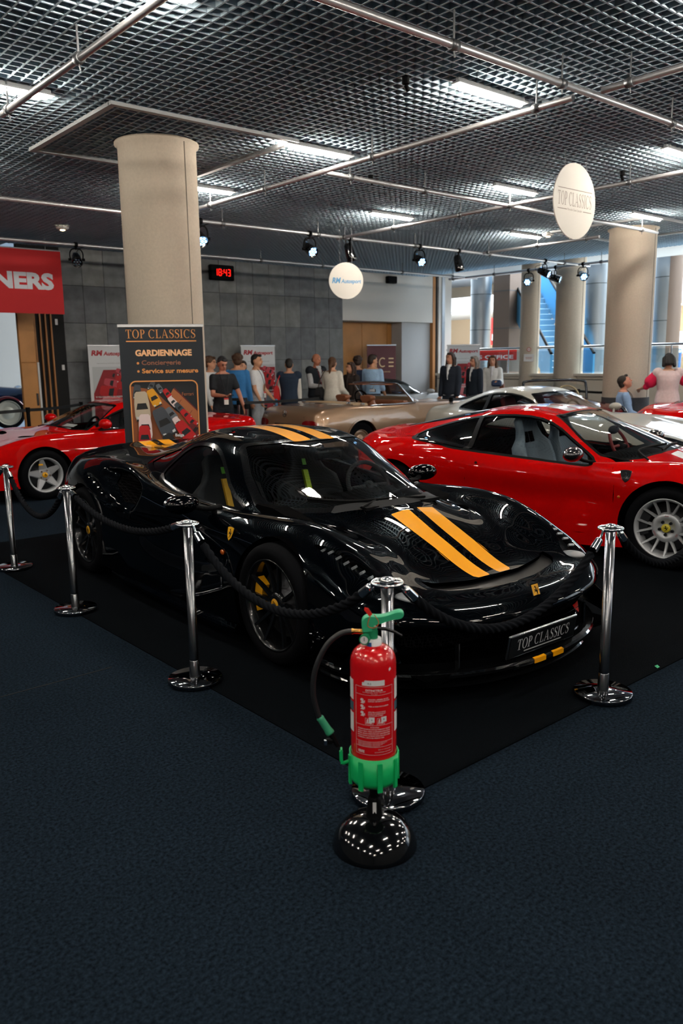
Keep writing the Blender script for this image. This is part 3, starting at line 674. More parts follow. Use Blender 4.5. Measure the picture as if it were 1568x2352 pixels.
for y0, y1 in ((17, 18.2), (19.6, 21), (12.6, 13.2), (10, 11)):
    t = thing('shop_unit', 'pale shop cabinet and dark doorway %s' % {17: 'behind the red hall sign', 19.6: 'left of the steel atrium column', 12.6: 'beside the middle atrium column', 10: 'at the far right of the atrium'}[y0 if y0 != 19.6 else 19.6], 'shop')
    part('opening', mat('shop_opening', '#4d4540', .6), t, lambda b: b.box((30.85, (y0+y1)/2, 1.9), (.12, y1-y0, 2.0))); part('frame', oakd, t, lambda b: (b.box((30.8, y0, 1.9), (.14, .08, 2.1)), b.box((30.8, y1, 1.9), (.14, .08, 2.1)), b.box((30.8, (y0+y1)/2, 2.95), (.14, y1-y0+.1, .1))))
    part('counter', wsat, t, lambda b: b.box((29.8, (y0+y1)/2, 1.35), (.5, y1-y0, .9)))
# escalator
ex0, ex1 = np.array([18.35, 12.35]), np.array([22.3, 17.6]); ed = ex1-ex0; eL = float(np.linalg.norm(ed))
es = thing('escalator', 'blue lit escalator rising between the two beige pillars', 'escalator', (ex0[0], ex0[1], .9), math.atan2(ed[1], ed[0])-PI/2)
blue = mat('escalator_blue', '#4f93bd', .35, metal=.3); bl2 = mat('escalator_step', '#6f9ab3', .5); nst = 24
for k in range(nst): part('step', bl2, es, lambda b: b.box((0, eL*(k+.5)/nst, .10+.17*k), (1.0, eL/nst-.01, .16), bev=.01))
for s in (-1, 1):
    part('balustrade', blue, es, lambda b: b.prism([(-.3, 0), (eL, .17*nst-.2), (eL, .17*nst+.75), (-.3, .85)], .05, o=(s*.56-.025, 0, 0), R=np.array([[0, 0, 1], [1, 0, 0], [0, 1, 0.]]))); part('handrail', BLK(), es, lambda b: b.tube([(s*.56, -.3, .88), (s*.56, eL, .17*nst+.79)], .04, 8))
# red signs
redp = mat('sign_red', '#c8201c', .5); wtx = mat('sign_white', '#e8e8ea', .5)
def board(name, label, cat, c, w, h, ang, m, polys, pm, group=None, d=.03, wires=None):
    """upright board facing local -y, turned by ang"""
    t = thing(name, label, cat, c, ang, group); part('panel', m, t, lambda b: b.box((0, 0, 0), (w, d, h)))
    M = Matrix(((1, 0, 0, 0), (0, 0, -1, -d/2), (0, 1, 0, 0), (0, 0, 0, 1)))
    for i, (nm, P, mm) in enumerate(polys): print_polys(nm, P, mm, t, M, .002+.0012*i)
    if wires:
        for x in wires[0]: part('wire', CHROME(), t, lambda b: b.cyl((x, 0, h/2), (x, 0, wires[1]), .003, n=6))
    return t
board('shop_sign', 'red sign with white letters beside the dark bronze column', 'sign', (26.2, 20.6, 2.75), 1.2, 1.05, math.radians(-52), redp,
      [('lettering', text_line('SU', -.02, .08, .30, bold=.03), wtx), ('lettering', text_line('HALL', -.52, -.35, .26), wtx)], wtx)
board('office_sign', 'red press office sign board behind the white banner at the atrium edge', 'sign', (17.45, 14.35, 1.78), 1.62, .30, math.radians(-48), redp, [('lettering', text_line('PRESS OFFICE', -.70, -.11, .10, 1.42, bold=.02), wtx)], wtx)
t = thing('kiosk', 'small red kiosk counter left behind the press office sign', 'kiosk', (20.6, 18.6, 0)); part('body', redp, t, lambda b: b.box((0, 0, 1.9), (.7, .9, .28))); part('stand', wsat, t, lambda b: b.box((0, 0, 1.3), (.5, .7, .9)))
# columns: centre, mid, rail, belt, shoulder, widest, low, edge   (x back from the front axle, y to the side, z up)
PISTA = [
 [(-.96,0,.235),(-.95,.25,.235),(-.93,.45,.235),(-.88,.62,.235),(-.79,.79,.235),(-.68,.90,.235),(-.55,.955,.225),(-.40,.965,.19)],
 [(-1.01,0,.315),(-.995,.25,.315),(-.965,.45,.315),(-.91,.62,.32),(-.815,.785,.325),(-.695,.90,.31),(-.55,.962,.26),(-.39,.97,.19)],
 [(-1.075,0,.355),(-1.055,.25,.357),(-1.022,.45,.362),(-.962,.62,.372),(-.855,.79,.385),(-.71,.91,.37),(-.54,.968,.30),(-.385,.975,.19)],
 [(-1.086,0,.372),(-1.066,.25,.374),(-1.032,.45,.379),(-.972,.62,.390),(-.862,.795,.405),(-.712,.912,.39),(-.54,.970,.31),(-.38,.976,.19)],
 [(-1.04,0,.435),(-1.02,.25,.435),(-.98,.45,.44),(-.92,.62,.455),(-.82,.775,.475),(-.68,.905,.47),(-.52,.972,.36),(-.37,.98,.19)],
 [(-.90,0,.475),(-.885,.25,.475),(-.85,.45,.485),(-.80,.60,.505),(-.72,.765,.545),(-.60,.90,.53),(-.47,.977,.40),(-.36,.98,.19)],
 [(-.70,0,.510),(-.69,.25,.512),(-.67,.43,.525),(-.64,.57,.56),(-.58,.755,.615),(-.49,.895,.585),(-.41,.98,.43),(-.35,.98,.19)],
 [(-.42,0,.625),(-.42,.25,.625),(-.40,.42,.635),(-.38,.54,.665),(-.34,.745,.725),(-.31,.895,.655),(-.30,.985,.46),(-.32,.98,.19)],
 [(-.13,0,.765),(-.06,.27,.757),(.02,.46,.735),(.08,.57,.725),(.02,.755,.79),(-.02,.90,.705),(-.02,.988,.47),(-.02,.98,.19)],
 [(-.08,0,.785),(.0,.29,.777),(.20,.53,.748),(.36,.63,.722),(.30,.78,.785),(.28,.915,.70),(.28,.982,.46),(.30,.975,.16)],
 [(.10,0,.865),(.20,.31,.85),(.46,.60,.775),(.62,.715,.725),(.58,.82,.765),(.55,.925,.665),(.55,.955,.44),(.55,.965,.13)],
 [(.45,0,1.005),(.53,.32,.985),(.72,.585,.915),(.84,.755,.745),(.82,.84,.765),(.82,.925,.655),(.82,.945,.42),(.82,.965,.12)],
 [(.88,0,1.135),(.93,.31,1.12),(1.02,.55,1.062),(1.12,.785,.775),(1.10,.86,.775),(1.10,.925,.655),(1.10,.945,.41),(1.10,.97,.12)],
 [(1.25,0,1.188),(1.27,.30,1.173),(1.33,.53,1.115),(1.42,.79,.81),(1.42,.87,.795),(1.42,.935,.66),(1.42,.955,.40),(1.42,.975,.12)],
 [(1.65,0,1.182),(1.66,.29,1.165),(1.68,.505,1.085),(1.72,.755,.86),(1.74,.88,.84),(1.74,.955,.68),(1.74,.965,.40),(1.74,.98,.125)],
 [(2.05,0,1.11),(2.05,.27,1.09),(2.05,.47,1.01),(2.04,.71,.895),(2.05,.86,.905),(2.05,.97,.72),(2.05,.98,.42),(2.05,.985,.13)],
 [(2.45,0,1.015),(2.45,.26,.995),(2.45,.46,.94),(2.42,.68,.895),(2.42,.83,.925),(2.42,.97,.755),(2.42,.988,.45),(2.42,.985,.14)],
 [(2.85,0,.945),(2.85,.26,.93),(2.84,.48,.905),(2.80,.68,.895),(2.78,.815,.905),(2.78,.955,.755),(2.78,.985,.46),(2.80,.98,.18)],
 [(3.20,0,.925),(3.20,.27,.92),(3.18,.50,.905),(3.14,.69,.88),(3.10,.81,.86),(3.08,.925,.72),(3.07,.955,.46),(3.06,.96,.22)],
 [(3.42,0,.935),(3.41,.28,.93),(3.39,.52,.915),(3.33,.71,.875),(3.26,.81,.825),(3.22,.895,.69),(3.20,.915,.46),(3.18,.92,.25)],
 [(3.44,0,.88),(3.43,.28,.88),(3.41,.52,.87),(3.35,.71,.82),(3.28,.80,.76),(3.23,.885,.64),(3.21,.905,.45),(3.19,.91,.27)],
 [(3.42,0,.62),(3.41,.28,.62),(3.39,.52,.62),(3.34,.70,.60),(3.28,.79,.58),(3.24,.87,.52),(3.21,.89,.42),(3.19,.90,.30)],
 [(3.36,0,.33),(3.35,.28,.33),(3.33,.52,.33),(3.29,.68,.33),(3.25,.77,.33),(3.22,.84,.33),(3.20,.87,.33),(3.18,.88,.32)],
]
# ---------------------------------------------------------------- the black coupe with yellow stripes
def build_pista():
    C = thing('sports_car', 'glossy black low coupe with twin yellow stripes inside the rope barrier', 'car', (3.3946, 3.4307, .005), math.radians(88.3))
    P = mat('paint_black', '#010204', .5, coat=.75, spec=0.0); yel = mat('stripe_yellow', '#f2a205', .45, coat=1.0, spec=.1)
    wheels = [(0.0, .345, .372), (2.65, .352, .378)]
    intake = chaikin([(2.52, .885), (2.04, .925), (1.78, .86), (1.65, .79), (1.70, .65), (1.82, .58), (2.0, .64)], 2)
    scal = chaikin([(2.80, .83), (2.35, .68), (1.95, .575), (1.55, .52), (1.2, .55), (1.5, .61), (1.80, .60), (2.0, .64), (2.4, .80)], 2)
    door = chaikin([(1.75, .58), (1.2, .67), (.62, .61), (.42, .52), (.6, .36), (1.2, .30), (1.7, .36)], 2)
    duct = chaikin([(1.72, .30), (1.42, .36), (1.5, .22), (1.75, .18)], 1)
    def hood_valley(G):      # the S-duct hollow behind the nose bridge
        Q = G.copy(); x, y, z = G[..., 0], np.abs(G[..., 1]), G[..., 2]
        k = smooth01(1-np.abs(x+.62)/.20)*smooth01((.52-y)/.12)*(z > .40); Q[..., 2] -= .03*k; return Q
    G, N = surf_grid(PISTA, .02, .02, deform=(dent(intake, .085, .09), dent(scal, .06, .06), dent(door, .022, .10)))
    sh = Shell(G, N); cut_arches(sh, wheels)
    ws = np.array([(.01, -.2), (.01, .0), (.05, .22), (.19, .42), (.345, .53), (.52, .605), (.62, .615), (.78, .575), (.99, .478), (.90, .28), (.85, .1), (.835, 0), (.835, -.2)])
    wsf = top_field(ws, .5)
    sh.cut(lambda V: np.maximum(wsf(V)-.045, .5-V[:, 2])+np.where(V[:, 0] > 1.0, .0, 0), 'frame_front')
    sh.cut(lambda V: np.maximum(np.maximum(wsf(V)-.062, .5-V[:, 2]), (V[:, 0]-.16)+(V[:, 1]-.40)*.5), 'cowl', ['body', 'frame_front'])
    sh.cut(wsf, 'windscreen', ['frame_front', 'cowl'])
    win = chaikin([(1.70, .862), (1.72, .93), (1.60, 1.06), (1.40, 1.092), (1.20, 1.075), (1.04, .985), (.86, .83), (.70, .762), (.74, .755), (1.0, .772), (1.4, .815)], 1)
    sh.cut(side_field(win), 'side_glass', ['body'])
    sh.cut(lambda V: np.maximum(poly_sd(V[:, [0, 2]], win)-.022, .3-V[:, 1]), 'window_trim', ['body'])
    qw = chaikin([(1.77, .88), (1.79, .95), (1.70, 1.05), (1.95, 1.0), (2.12, .93), (1.98, .905)], 1)
    sh.cut(side_field(qw), 'quarter_glass', ['body', 'window_trim'])
    inn = chaikin([(2.28, .845), (1.94, .88), (1.77, .79), (1.83, .61)], 1)
    sh.cut(side_field(inn), 'intake_mesh', ['body'])
    hl = chaikin([(-.22, .862), (-.36, .812), (-.50, .772), (-.62, .715), (-.72, .615), (-.80, .585), (-.87, .66), (-.78, .768), (-.65, .80), (-.49, .838), (-.36, .858)], 2)
    sh.cut(top_field(hl, .40), 'headlight_glass', ['body'])
    gr = chaikin([(.0, .37), (.30, .365), (.50, .372), (.76, .385), (.80, .34), (.76, .25), (.45, .24), (.0, .24), (-.2, .24), (-.2, .37)], 1)
    sh.cut(front_field(gr, -.70), 'grille', ['body'])
    # painted stripes: hood, roof, deck
    wid = lambda x: .145+.028*np.clip((x+.75)/.65, 0, 1)-.02*np.clip((x-.9)/1.0, 0, 1)
    okx = lambda V: np.minimum(np.maximum(np.abs(V[:, 0]+.42)-.325, 0.5-V[:, 2]-.045), np.maximum(.86-V[:, 0], V[:, 0]-3.43))
    sh.cut(lambda V: np.maximum(np.maximum(np.abs(V[:, 1]-(wid(V[:, 0])+.036)/2)-(wid(V[:, 0])-.036)/2, okx(V)), .45-V[:, 2]), 'stripe', ['body', 'frame_front'])
    sh.cut(lambda V: np.maximum(np.maximum(np.abs(V[:, 1]-wid(V[:, 0])-.009)-.0022, okx(V)), .45-V[:, 2]), 'stripe', ['body', 'frame_front'])
    sh.cut(top_line([(-.905, 0), (-.885, .2), (-.845, .44), (-.80, .57)], .0022, .43), 'gap', ['body'])
    for ln in ([(-.755, 0), (-.745, .2), (-.70, .44), (-.64, .58)],): sh.cut(top_line(ln, .004, .45), 'gap', ['body', 'stripe'])
    LA, LB = ([0, .2, .44, .52], [-.757, -.747, -.702, -.67]), ([0, .2, .44, .52], [-.875, -.858, -.80, -.735])
    sh.cut(lambda V: np.maximum(np.maximum(V[:, 0]-np.interp(V[:, 1], *LA), np.interp(V[:, 1], *LB)-V[:, 0]), np.maximum(V[:, 1]-.50, .42-V[:, 2])), 'duct', ['body'])
    sh.cut(side_line([(.62, .75), (.52, .66), (.46, .5), (.52, .30), (.72, .20), (1.6, .21), (1.72, .32), (1.70, .55), (1.62, .62), (1.68, .80)], .0025, .6), 'gap', ['body'])
    sh.cut(top_line([(3.3, .0), (3.28, .5), (3.0, .74), (2.2, .80)], .003, .8), 'gap', ['body'])
    tail = [(.50, .78), (.62, .88), (.82, .86), (.82, .74), (.6, .70)]
    sh.cut(rear_field(chaikin(tail, 1), 3.1), 'tail_lamp', ['body'])
    sh.cut(rear_field([(-1, .36), (-1, .66), (.75, .66), (.75, .36)], 3.1), 'tail_mesh', ['body'])
    shell_part(sh, ['body'], 'body_shell', P, C); shell_part(sh, ['stripe'], 'yellow_stripe', yel, C)['label'] = 'yellow racing stripes'
    shell_part(sh, ['gap'], 'panel_gap', DARK(), C, -.006)
    fr = shell_part(sh, ['frame_front'], 'windscreen_frame', GLOSSBLK(), C)
    shell_part(sh, ['cowl'], 'cowl_panel', mat('cowl_matte', '#2a2b2d', .6, spec=.05), C)
    gl = glass_mat('windscreen_glass', (.80, .84, .85)); gd = glass_mat('car_glass_dark', (.30, .32, .34))
    shell_part(sh, ['windscreen'], 'windscreen', gl, C, -.004); shell_part(sh, ['side_glass'], 'side_window', gl, C, -.006)
    shell_part(sh, ['quarter_glass'], 'quarter_window', gd, C, -.006); shell_part(sh, ['window_trim'], 'window_trim', GLOSSBLK(), C)
    shell_part(sh, ['duct'], 'nose_duct', mat('duct_black', '#030304', .3, spec=.3), C, -.022)
    hexm = hex_mat('intake_honeycomb')
    shell_part(sh, ['intake_mesh'], 'intake_grille', hexm, C, -.012); shell_part(sh, ['grille'], 'front_grille', hexm, C, -.03)
    shell_part(sh, ['tail_mesh'], 'rear_grille', hexm, C, -.02); shell_part(sh, ['tail_lamp'], 'tail_lamp', mat('lamp_red', '#7c0a0c', .15, coat=1), C)
    h = shell_part(sh, ['headlight_glass'], 'headlight', glass_mat('headlight_glass', (.9, .93, .95)), C)
    shell_part(sh, ['headlight_glass'], 'headlight_housing', mat('lamp_housing', '#1a1c20', .25, metal=.6), C, -.05)
    def zat(x, y): i = np.argmin((sh.V[:, 0]-x)**2+(sh.V[:, 1]-y)**2+(sh.V[:, 2] < .42)*9); return float(sh.V[i, 2])
    for sd in (1, -1):
        for k in range(9):      # the row of light blades
            t = k/8; x = -.30-.40*t; y = .838-.085*t; z = zat(x, y)-.010
            part('light_blade', mat('blade_silver', '#b4b8bd', .42, metal=.6), C, lambda b: b.box((x, sd*(y-.005), z-.012), (.020, .035, .012), R=np.array(Euler((0, .5, sd*.5)).to_matrix())))
        part('lamp_reflector', mat('lamp_silver', '#8d9094', .4, metal=.4), C, lambda b: b.ball((-.770, sd*.672, zat(-.770, .672)-.026), (.075, .060, .020)))
        # bumper corner fins, canards and skirts
        part('bumper_fin', P, C, lambda b: b.loft([[(-.80, sd*.80, .33), (-.79, sd*.82, .33), (-.75, sd*.84, .33)], [(-.90, sd*.84, .24), (-.84, sd*.90, .24), (-.66, sd*.955, .25)], [(-.86, sd*.86, .14), (-.78, sd*.93, .14), (-.60, sd*.975, .15)]], smooth=False))
        part('side_skirt', P, C, lambda b: b.loft([[(x, sd*y0, .10), (x, sd*y1, .085), (x, sd*y1, .105), (x, sd*(y1-.02), .13), (x, sd*y0, .17)] for x, y0, y1 in ((.40, .86, .97), (.55, .86, 1.0), (1.2, .86, 1.005), (1.9, .86, 1.0), (2.18, .86, .97))], smooth=False))
        part('skirt_fin', P, C, lambda b: b.prism([(1.72, .12), (2.12, .12), (2.22, .30), (2.02, .30)], .012, o=(0, sd*.985, 0), R=np.array([[1, 0, 0], [0, 0, -1], [0, 1, 0.]])))
        # door mirrors
        m = part('door_mirror', P, C, lambda b: b.ball((.86, sd*1.03, .80), (.085, .115, .062), 20, 12, R=np.array(Euler((0, .12, sd*.25)).to_matrix())))
        part('mirror_arm', BLK(), m, lambda b: b.tube(spline([(.78, sd*.80, .765), (.80, sd*.90, .765), (.84, sd*.98, .785)], 4), .018, 8))
        part('mirror_face', CHROME(), m, lambda b: b.ball((.925, sd*1.03, .80), (.02, .095, .05), 16, 8))
    # splitter: an upper lip and a lower blade, yellow marks on the lip
    lip = [(-.42, .96), (-.58, .955), (-.76, .86), (-.93, .68), (-1.06, .42), (-1.115, .15), (-1.12, 0)]
    def plate(b, pts, z0, z1, inset):
        full = [(x, y) for x, y in pts]+[(x, -y) for x, y in pts[::-1][1:]]; c = spline(full, 5)
        rings = [[(x+.030, y*.985, z1+.010), (x+.010, y*.995, z1+.003), (x, y, z1-.006), (x, y, z0), (x+inset, y*.93, z0), (x+inset, y*.93, z1+.02)] for x, y in c]; b.loft(rings, smooth=False)
    sp = part('front_splitter', GLOSSBLK(), C, lambda b: (plate(b, lip, .125, .145, .10), plate(b, [(x+.03, y*.97) for x, y in lip], .065, .078, .22)))
    for y in (-.075, .075):
        def ym(b):
            c = spline([(x, yy) for x, yy in lip]+[(x, -yy) for x, yy in lip[::-1][1:]], 5)
            f = lambda yy: float(np.interp(yy, c[::-1, 1], c[::-1, 0]))
            rg = []
            for yy in np.linspace(y-.045, y+.045, 6): x = f(yy)-.002; rg.append([(x, yy, .122), (x, yy, .146), (x+.05, yy, .157), (x+.05, yy, .150)])
            b.loft(rg, smooth=False)
        part('splitter_stripe', yel, sp, ym)
    [part('bumper_strut', GLOSSBLK(), C, lambda b: b.box((-.96, s*.52, .20), (.02, .012, .16), R=rotz(s*.3))) for s in (-1, 1)]
    # number plate: TOP CLASSICS
    R = np.array(Euler((0, -.16, 0)).to_matrix()); o = np.array([-1.135, .085, .262])
    pl = part('number_plate', mat('plate_rim', '#c9ccd0', .2, metal=1.0), C, lambda b: b.box(o, (.012, .545, .128), R=R, bev=.004))
    part('plate_face', mat('plate_face_black', '#0b0d10', .5, spec=.1), pl, lambda b: b.box(o+R@np.array([-.004, 0, 0]), (.010, .525, .110), R=R))
    M = Matrix(((R[0, 1]*-1, R[0, 2], -R[0, 0], o[0]), (R[1, 1]*-1, R[1, 2], -R[1, 0], o[1]), (R[2, 1]*-1, R[2, 2], -R[2, 0], o[2]), (0, 0, 0, 1)))
    wp = mat('plate_silver', '#c4c6c9', .4)
    print_polys('lettering', text_line('TOP CLASSICS', -.21, -.022, .058, .42, serif=True)+_rect(-.15, -.040, .15, -.034), wp, pl, M, .0105)
    # nose badge and fender shields
    Mb = Matrix(((0, .35, -.94, -1.018), (-1, 0, 0, 0.0), (0, .94, .35, .458), (0, 0, 0, 1)))
    bd = part('nose_badge', CHROME(), C, lambda b: b.prism([(-.030, -.040), (.030, -.040), (.030, .040), (-.030, .040)], .004, o=np.array(Mb)[:3, 3], R=np.array(Mb)[:3, :3]))
    print_polys('badge_face', _rect(-.026, -.036, .026, .036), YEL(), bd, Mb, .0046); print_polys('emblem', place(HORSE, -.022, -.028, .044, .058), BLK(), bd, Mb, .0052)
    for sd in (1, -1):
        Ms = Matrix(((-sd, .0, 0, .46), (0, -.28, sd*.96, sd*.934), (0, .96, .28, .665), (0, 0, 0, 1)))
        shield(C, YEL(), BLK(), Ms, .062, .082)
        part('side_marker', mat('amber_lamp', '#a2480c', .2, coat=1), C, lambda b: b.ball((.53, sd*.955, .545), (.022, .008, .016)))
    # wipers
    part('wiper', BLK(), C, lambda b: (b.tube(spline([(.02, .30, .80), (.10, .02, .835), (.20, -.28, .845), (.32, -.46, .83)], 6), .008, 6), b.tube(spline([(.34, .46, .83), (.12, .30, .825), (.04, .05, .825), (.0, -.2, .81)], 6), .008, 6), b.box((.0, -.22, .79), (.06, .16, .02)), b.box((.02, .24, .79), (.06, .1, .02))))
    # interior
    alc = mat('alcantara_black', '#15171b', .9, noise=(80, .3)); yst = mat('seat_yellow', '#d9a520', .6); gst = mat('seat_lime', '#a8c81e', .6)
    liner(C, sh, ['body', 'gap', 'intake_mesh', 'window_trim', 'frame_front', 'stripe', 'cowl'], DARK(), -.03)
    part('dashboard', mat('dash_black', '#060607', .95, spec=.02), C, lambda b: b.loft([[(.12, y, .70), (.20, y, .74), (.42, y, .80-.02*abs(y)), (.60, y, .79), (.66, y, .70), (.60, y, .5)] for y in (-.66, -.4, -.2, 0, .2, .4, .66)], smooth=False))
    part('cabin_floor', DARK(), C, lambda b: b.box((1.0, 0, .16), (1.7, 1.4, .04)))
    part('bulkhead', DARK(), C, lambda b: b.box((1.78, 0, .55), (.04, 1.3, .75)))
    seat(C, alc, 1.18, .36, .18, stripe=yst, recl=.36); seat(C, alc, 1.18, -.36, .18, stripe=gst, recl=.36)
    part('headrest_mark', mat('lime_mark', '#59a32c', .6), C, lambda b: [b.box((1.497, s*.36, .885), (.004, .035, .05), R=np.array(Euler((0, .36, 0)).to_matrix())) for s in (1, -1)])
    steering(C, alc, .72, -.36, .78)
    part('rear_mirror', BLK(), C, lambda b: b.box((.72, 0, 1.03), (.03, .22, .06), bev=.012))
    arch_liner(C, wheels); underbody(C, -.98, 3.3, 1.5, .13)
    wb = mat('wheel_gloss_black', '#121417', .22, metal=.3, coat=.6); cal = mat('caliper_yellow', '#d99a12', .35, coat=.6)
    for sd in (1, -1):
        make_wheel(wb, .342, .262, .25, 'twin10', C, (0, sd*.855, .342), sd, caliper=cal, cap=YEL())
        make_wheel(wb, .350, .262, .31, 'twin10', C, (2.65, sd*.828, .350), sd, cap=YEL())
    return C
def hex_mat(name):
    if name in _M: return _M[name]
    m = mat(name, '#08090a', .8, spec=0.0); nt = m.node_tree; b = nt.nodes['Principled BSDF']
    tc = nt.nodes.new('ShaderNodeTexCoord'); v = nt.nodes.new('ShaderNodeTexVoronoi'); v.feature = 'DISTANCE_TO_EDGE'; v.inputs['Scale'].default_value = 55; v.inputs['Randomness'].default_value = .25
    r = nt.nodes.new('ShaderNodeValToRGB'); r.color_ramp.elements[0].position = .05; r.color_ramp.elements[1].position = .12; r.color_ramp.elements[0].color = (.007, .007, .008, 1); r.color_ramp.elements[1].color = (.001, .001, .001, 1)
    nt.links.new(tc.outputs['Object'], v.inputs['Vector']); nt.links.new(v.outputs['Distance'], r.inputs['Fac']); nt.links.new(r.outputs['Color'], b.inputs['Base Color']); return m
# ---------------------------------------------------------------- the other cars
NOSE = [0, .015, .05, .11, .21, .34, .46, .58]
def crow(x, zc, yr, zr, yb, zb, ys, zs, yw, zw, ye, ze, dx=None, k=1.0, ml=.3):
    d = [0]*8 if dx is None else [k*v for v in dx]
    pts = [(0, zc), (yr*.55, zc+(zr-zc)*ml), (yr, zr), (yb, zb), (ys, zs), (yw, zw), ((yw+ye)/2+.008, zw*.42+ze*.58), (ye, ze)]
    return [(x+d[i], p[0], p[1]) for i, p in enumerate(pts)]
C360 = [
 crow(-1.09,.20,.40,.20,.58,.20,.74,.20,.86,.20,.925,.17,NOSE), crow(-1.13,.30,.40,.30,.58,.31,.74,.31,.87,.30,.93,.17,NOSE), crow(-1.14,.40,.40,.40,.58,.41,.74,.41,.875,.38,.935,.17,NOSE),
 crow(-1.10,.50,.40,.505,.58,.51,.73,.52,.875,.48,.94,.17,NOSE), crow(-.96,.565,.40,.57,.57,.585,.72,.60,.88,.56,.945,.17,NOSE,.85), crow(-.65,.635,.40,.645,.56,.675,.72,.695,.89,.62,.945,.17,NOSE,.55),
 crow(-.30,.71,.40,.72,.55,.76,.71,.785,.90,.67,.945,.17,NOSE,.3), crow(.0,.775,.42,.775,.57,.79,.715,.82,.905,.70,.94,.17,NOSE,.15),
 [(.22,0,.845),(.25,.30,.83),(.33,.50,.795),(.42,.62,.775),(.36,.73,.80),(.32,.905,.70),(.32,.925,.44),(.32,.935,.14)],
 [(.42,0,.915),(.46,.34,.89),(.56,.60,.82),(.66,.735,.775),(.62,.79,.775),(.60,.905,.68),(.60,.92,.42),(.60,.93,.12)],
 [(.78,0,1.035),(.82,.34,1.01),(.92,.585,.955),(.98,.765,.77),(.96,.81,.76),(.95,.905,.66),(.95,.92,.40),(.95,.93,.11)],
 [(1.16,0,1.145),(1.19,.33,1.128),(1.24,.565,1.085),(1.30,.785,.775),(1.30,.825,.76),(1.30,.91,.66),(1.30,.92,.40),(1.30,.93,.11)],
 [(1.48,0,1.192),(1.50,.33,1.178),(1.52,.555,1.13),(1.58,.79,.785),(1.60,.835,.77),(1.60,.915,.66),(1.60,.925,.40),(1.60,.93,.11)],
 [(1.90,0,1.19),(1.90,.33,1.172),(1.90,.55,1.115),(1.90,.79,.80),(1.92,.85,.785),(1.92,.925,.665),(1.92,.93,.40),(1.92,.935,.115)],
 [(2.35,0,1.135),(2.35,.31,1.11),(2.33,.51,1.03),(2.28,.77,.84),(2.28,.865,.825),(2.26,.945,.69),(2.26,.95,.42),(2.26,.945,.13)],
 [(2.75,0,1.04),(2.75,.30,1.02),(2.72,.50,.955),(2.62,.72,.885),(2.60,.86,.855),(2.58,.955,.71),(2.58,.96,.45),(2.58,.955,.15)],
 [(3.08,0,.955),(3.08,.30,.94),(3.05,.52,.905),(2.96,.70,.88),(2.92,.84,.845),(2.88,.945,.71),(2.88,.955,.46),(2.88,.955,.20)],
 [(3.30,0,.91),(3.29,.30,.90),(3.26,.52,.88),(3.18,.68,.85),(3.12,.80,.80),(3.06,.905,.69),(3.04,.925,.46),(3.04,.93,.24)],
 [(3.37,0,.83),(3.36,.30,.83),(3.33,.52,.82),(3.26,.68,.78),(3.18,.79,.73),(3.12,.88,.64),(3.08,.905,.45),(3.08,.91,.27)],
 [(3.39,0,.55),(3.38,.30,.55),(3.35,.52,.55),(3.28,.68,.54),(3.20,.79,.52),(3.13,.875,.48),(3.10,.90,.40),(3.09,.905,.30)],
 [(3.36,0,.28),(3.35,.30,.28),(3.32,.52,.28),(3.25,.68,.28),(3.18,.78,.28),(3.12,.86,.28),(3.10,.89,.29),(3.09,.90,.30)]]
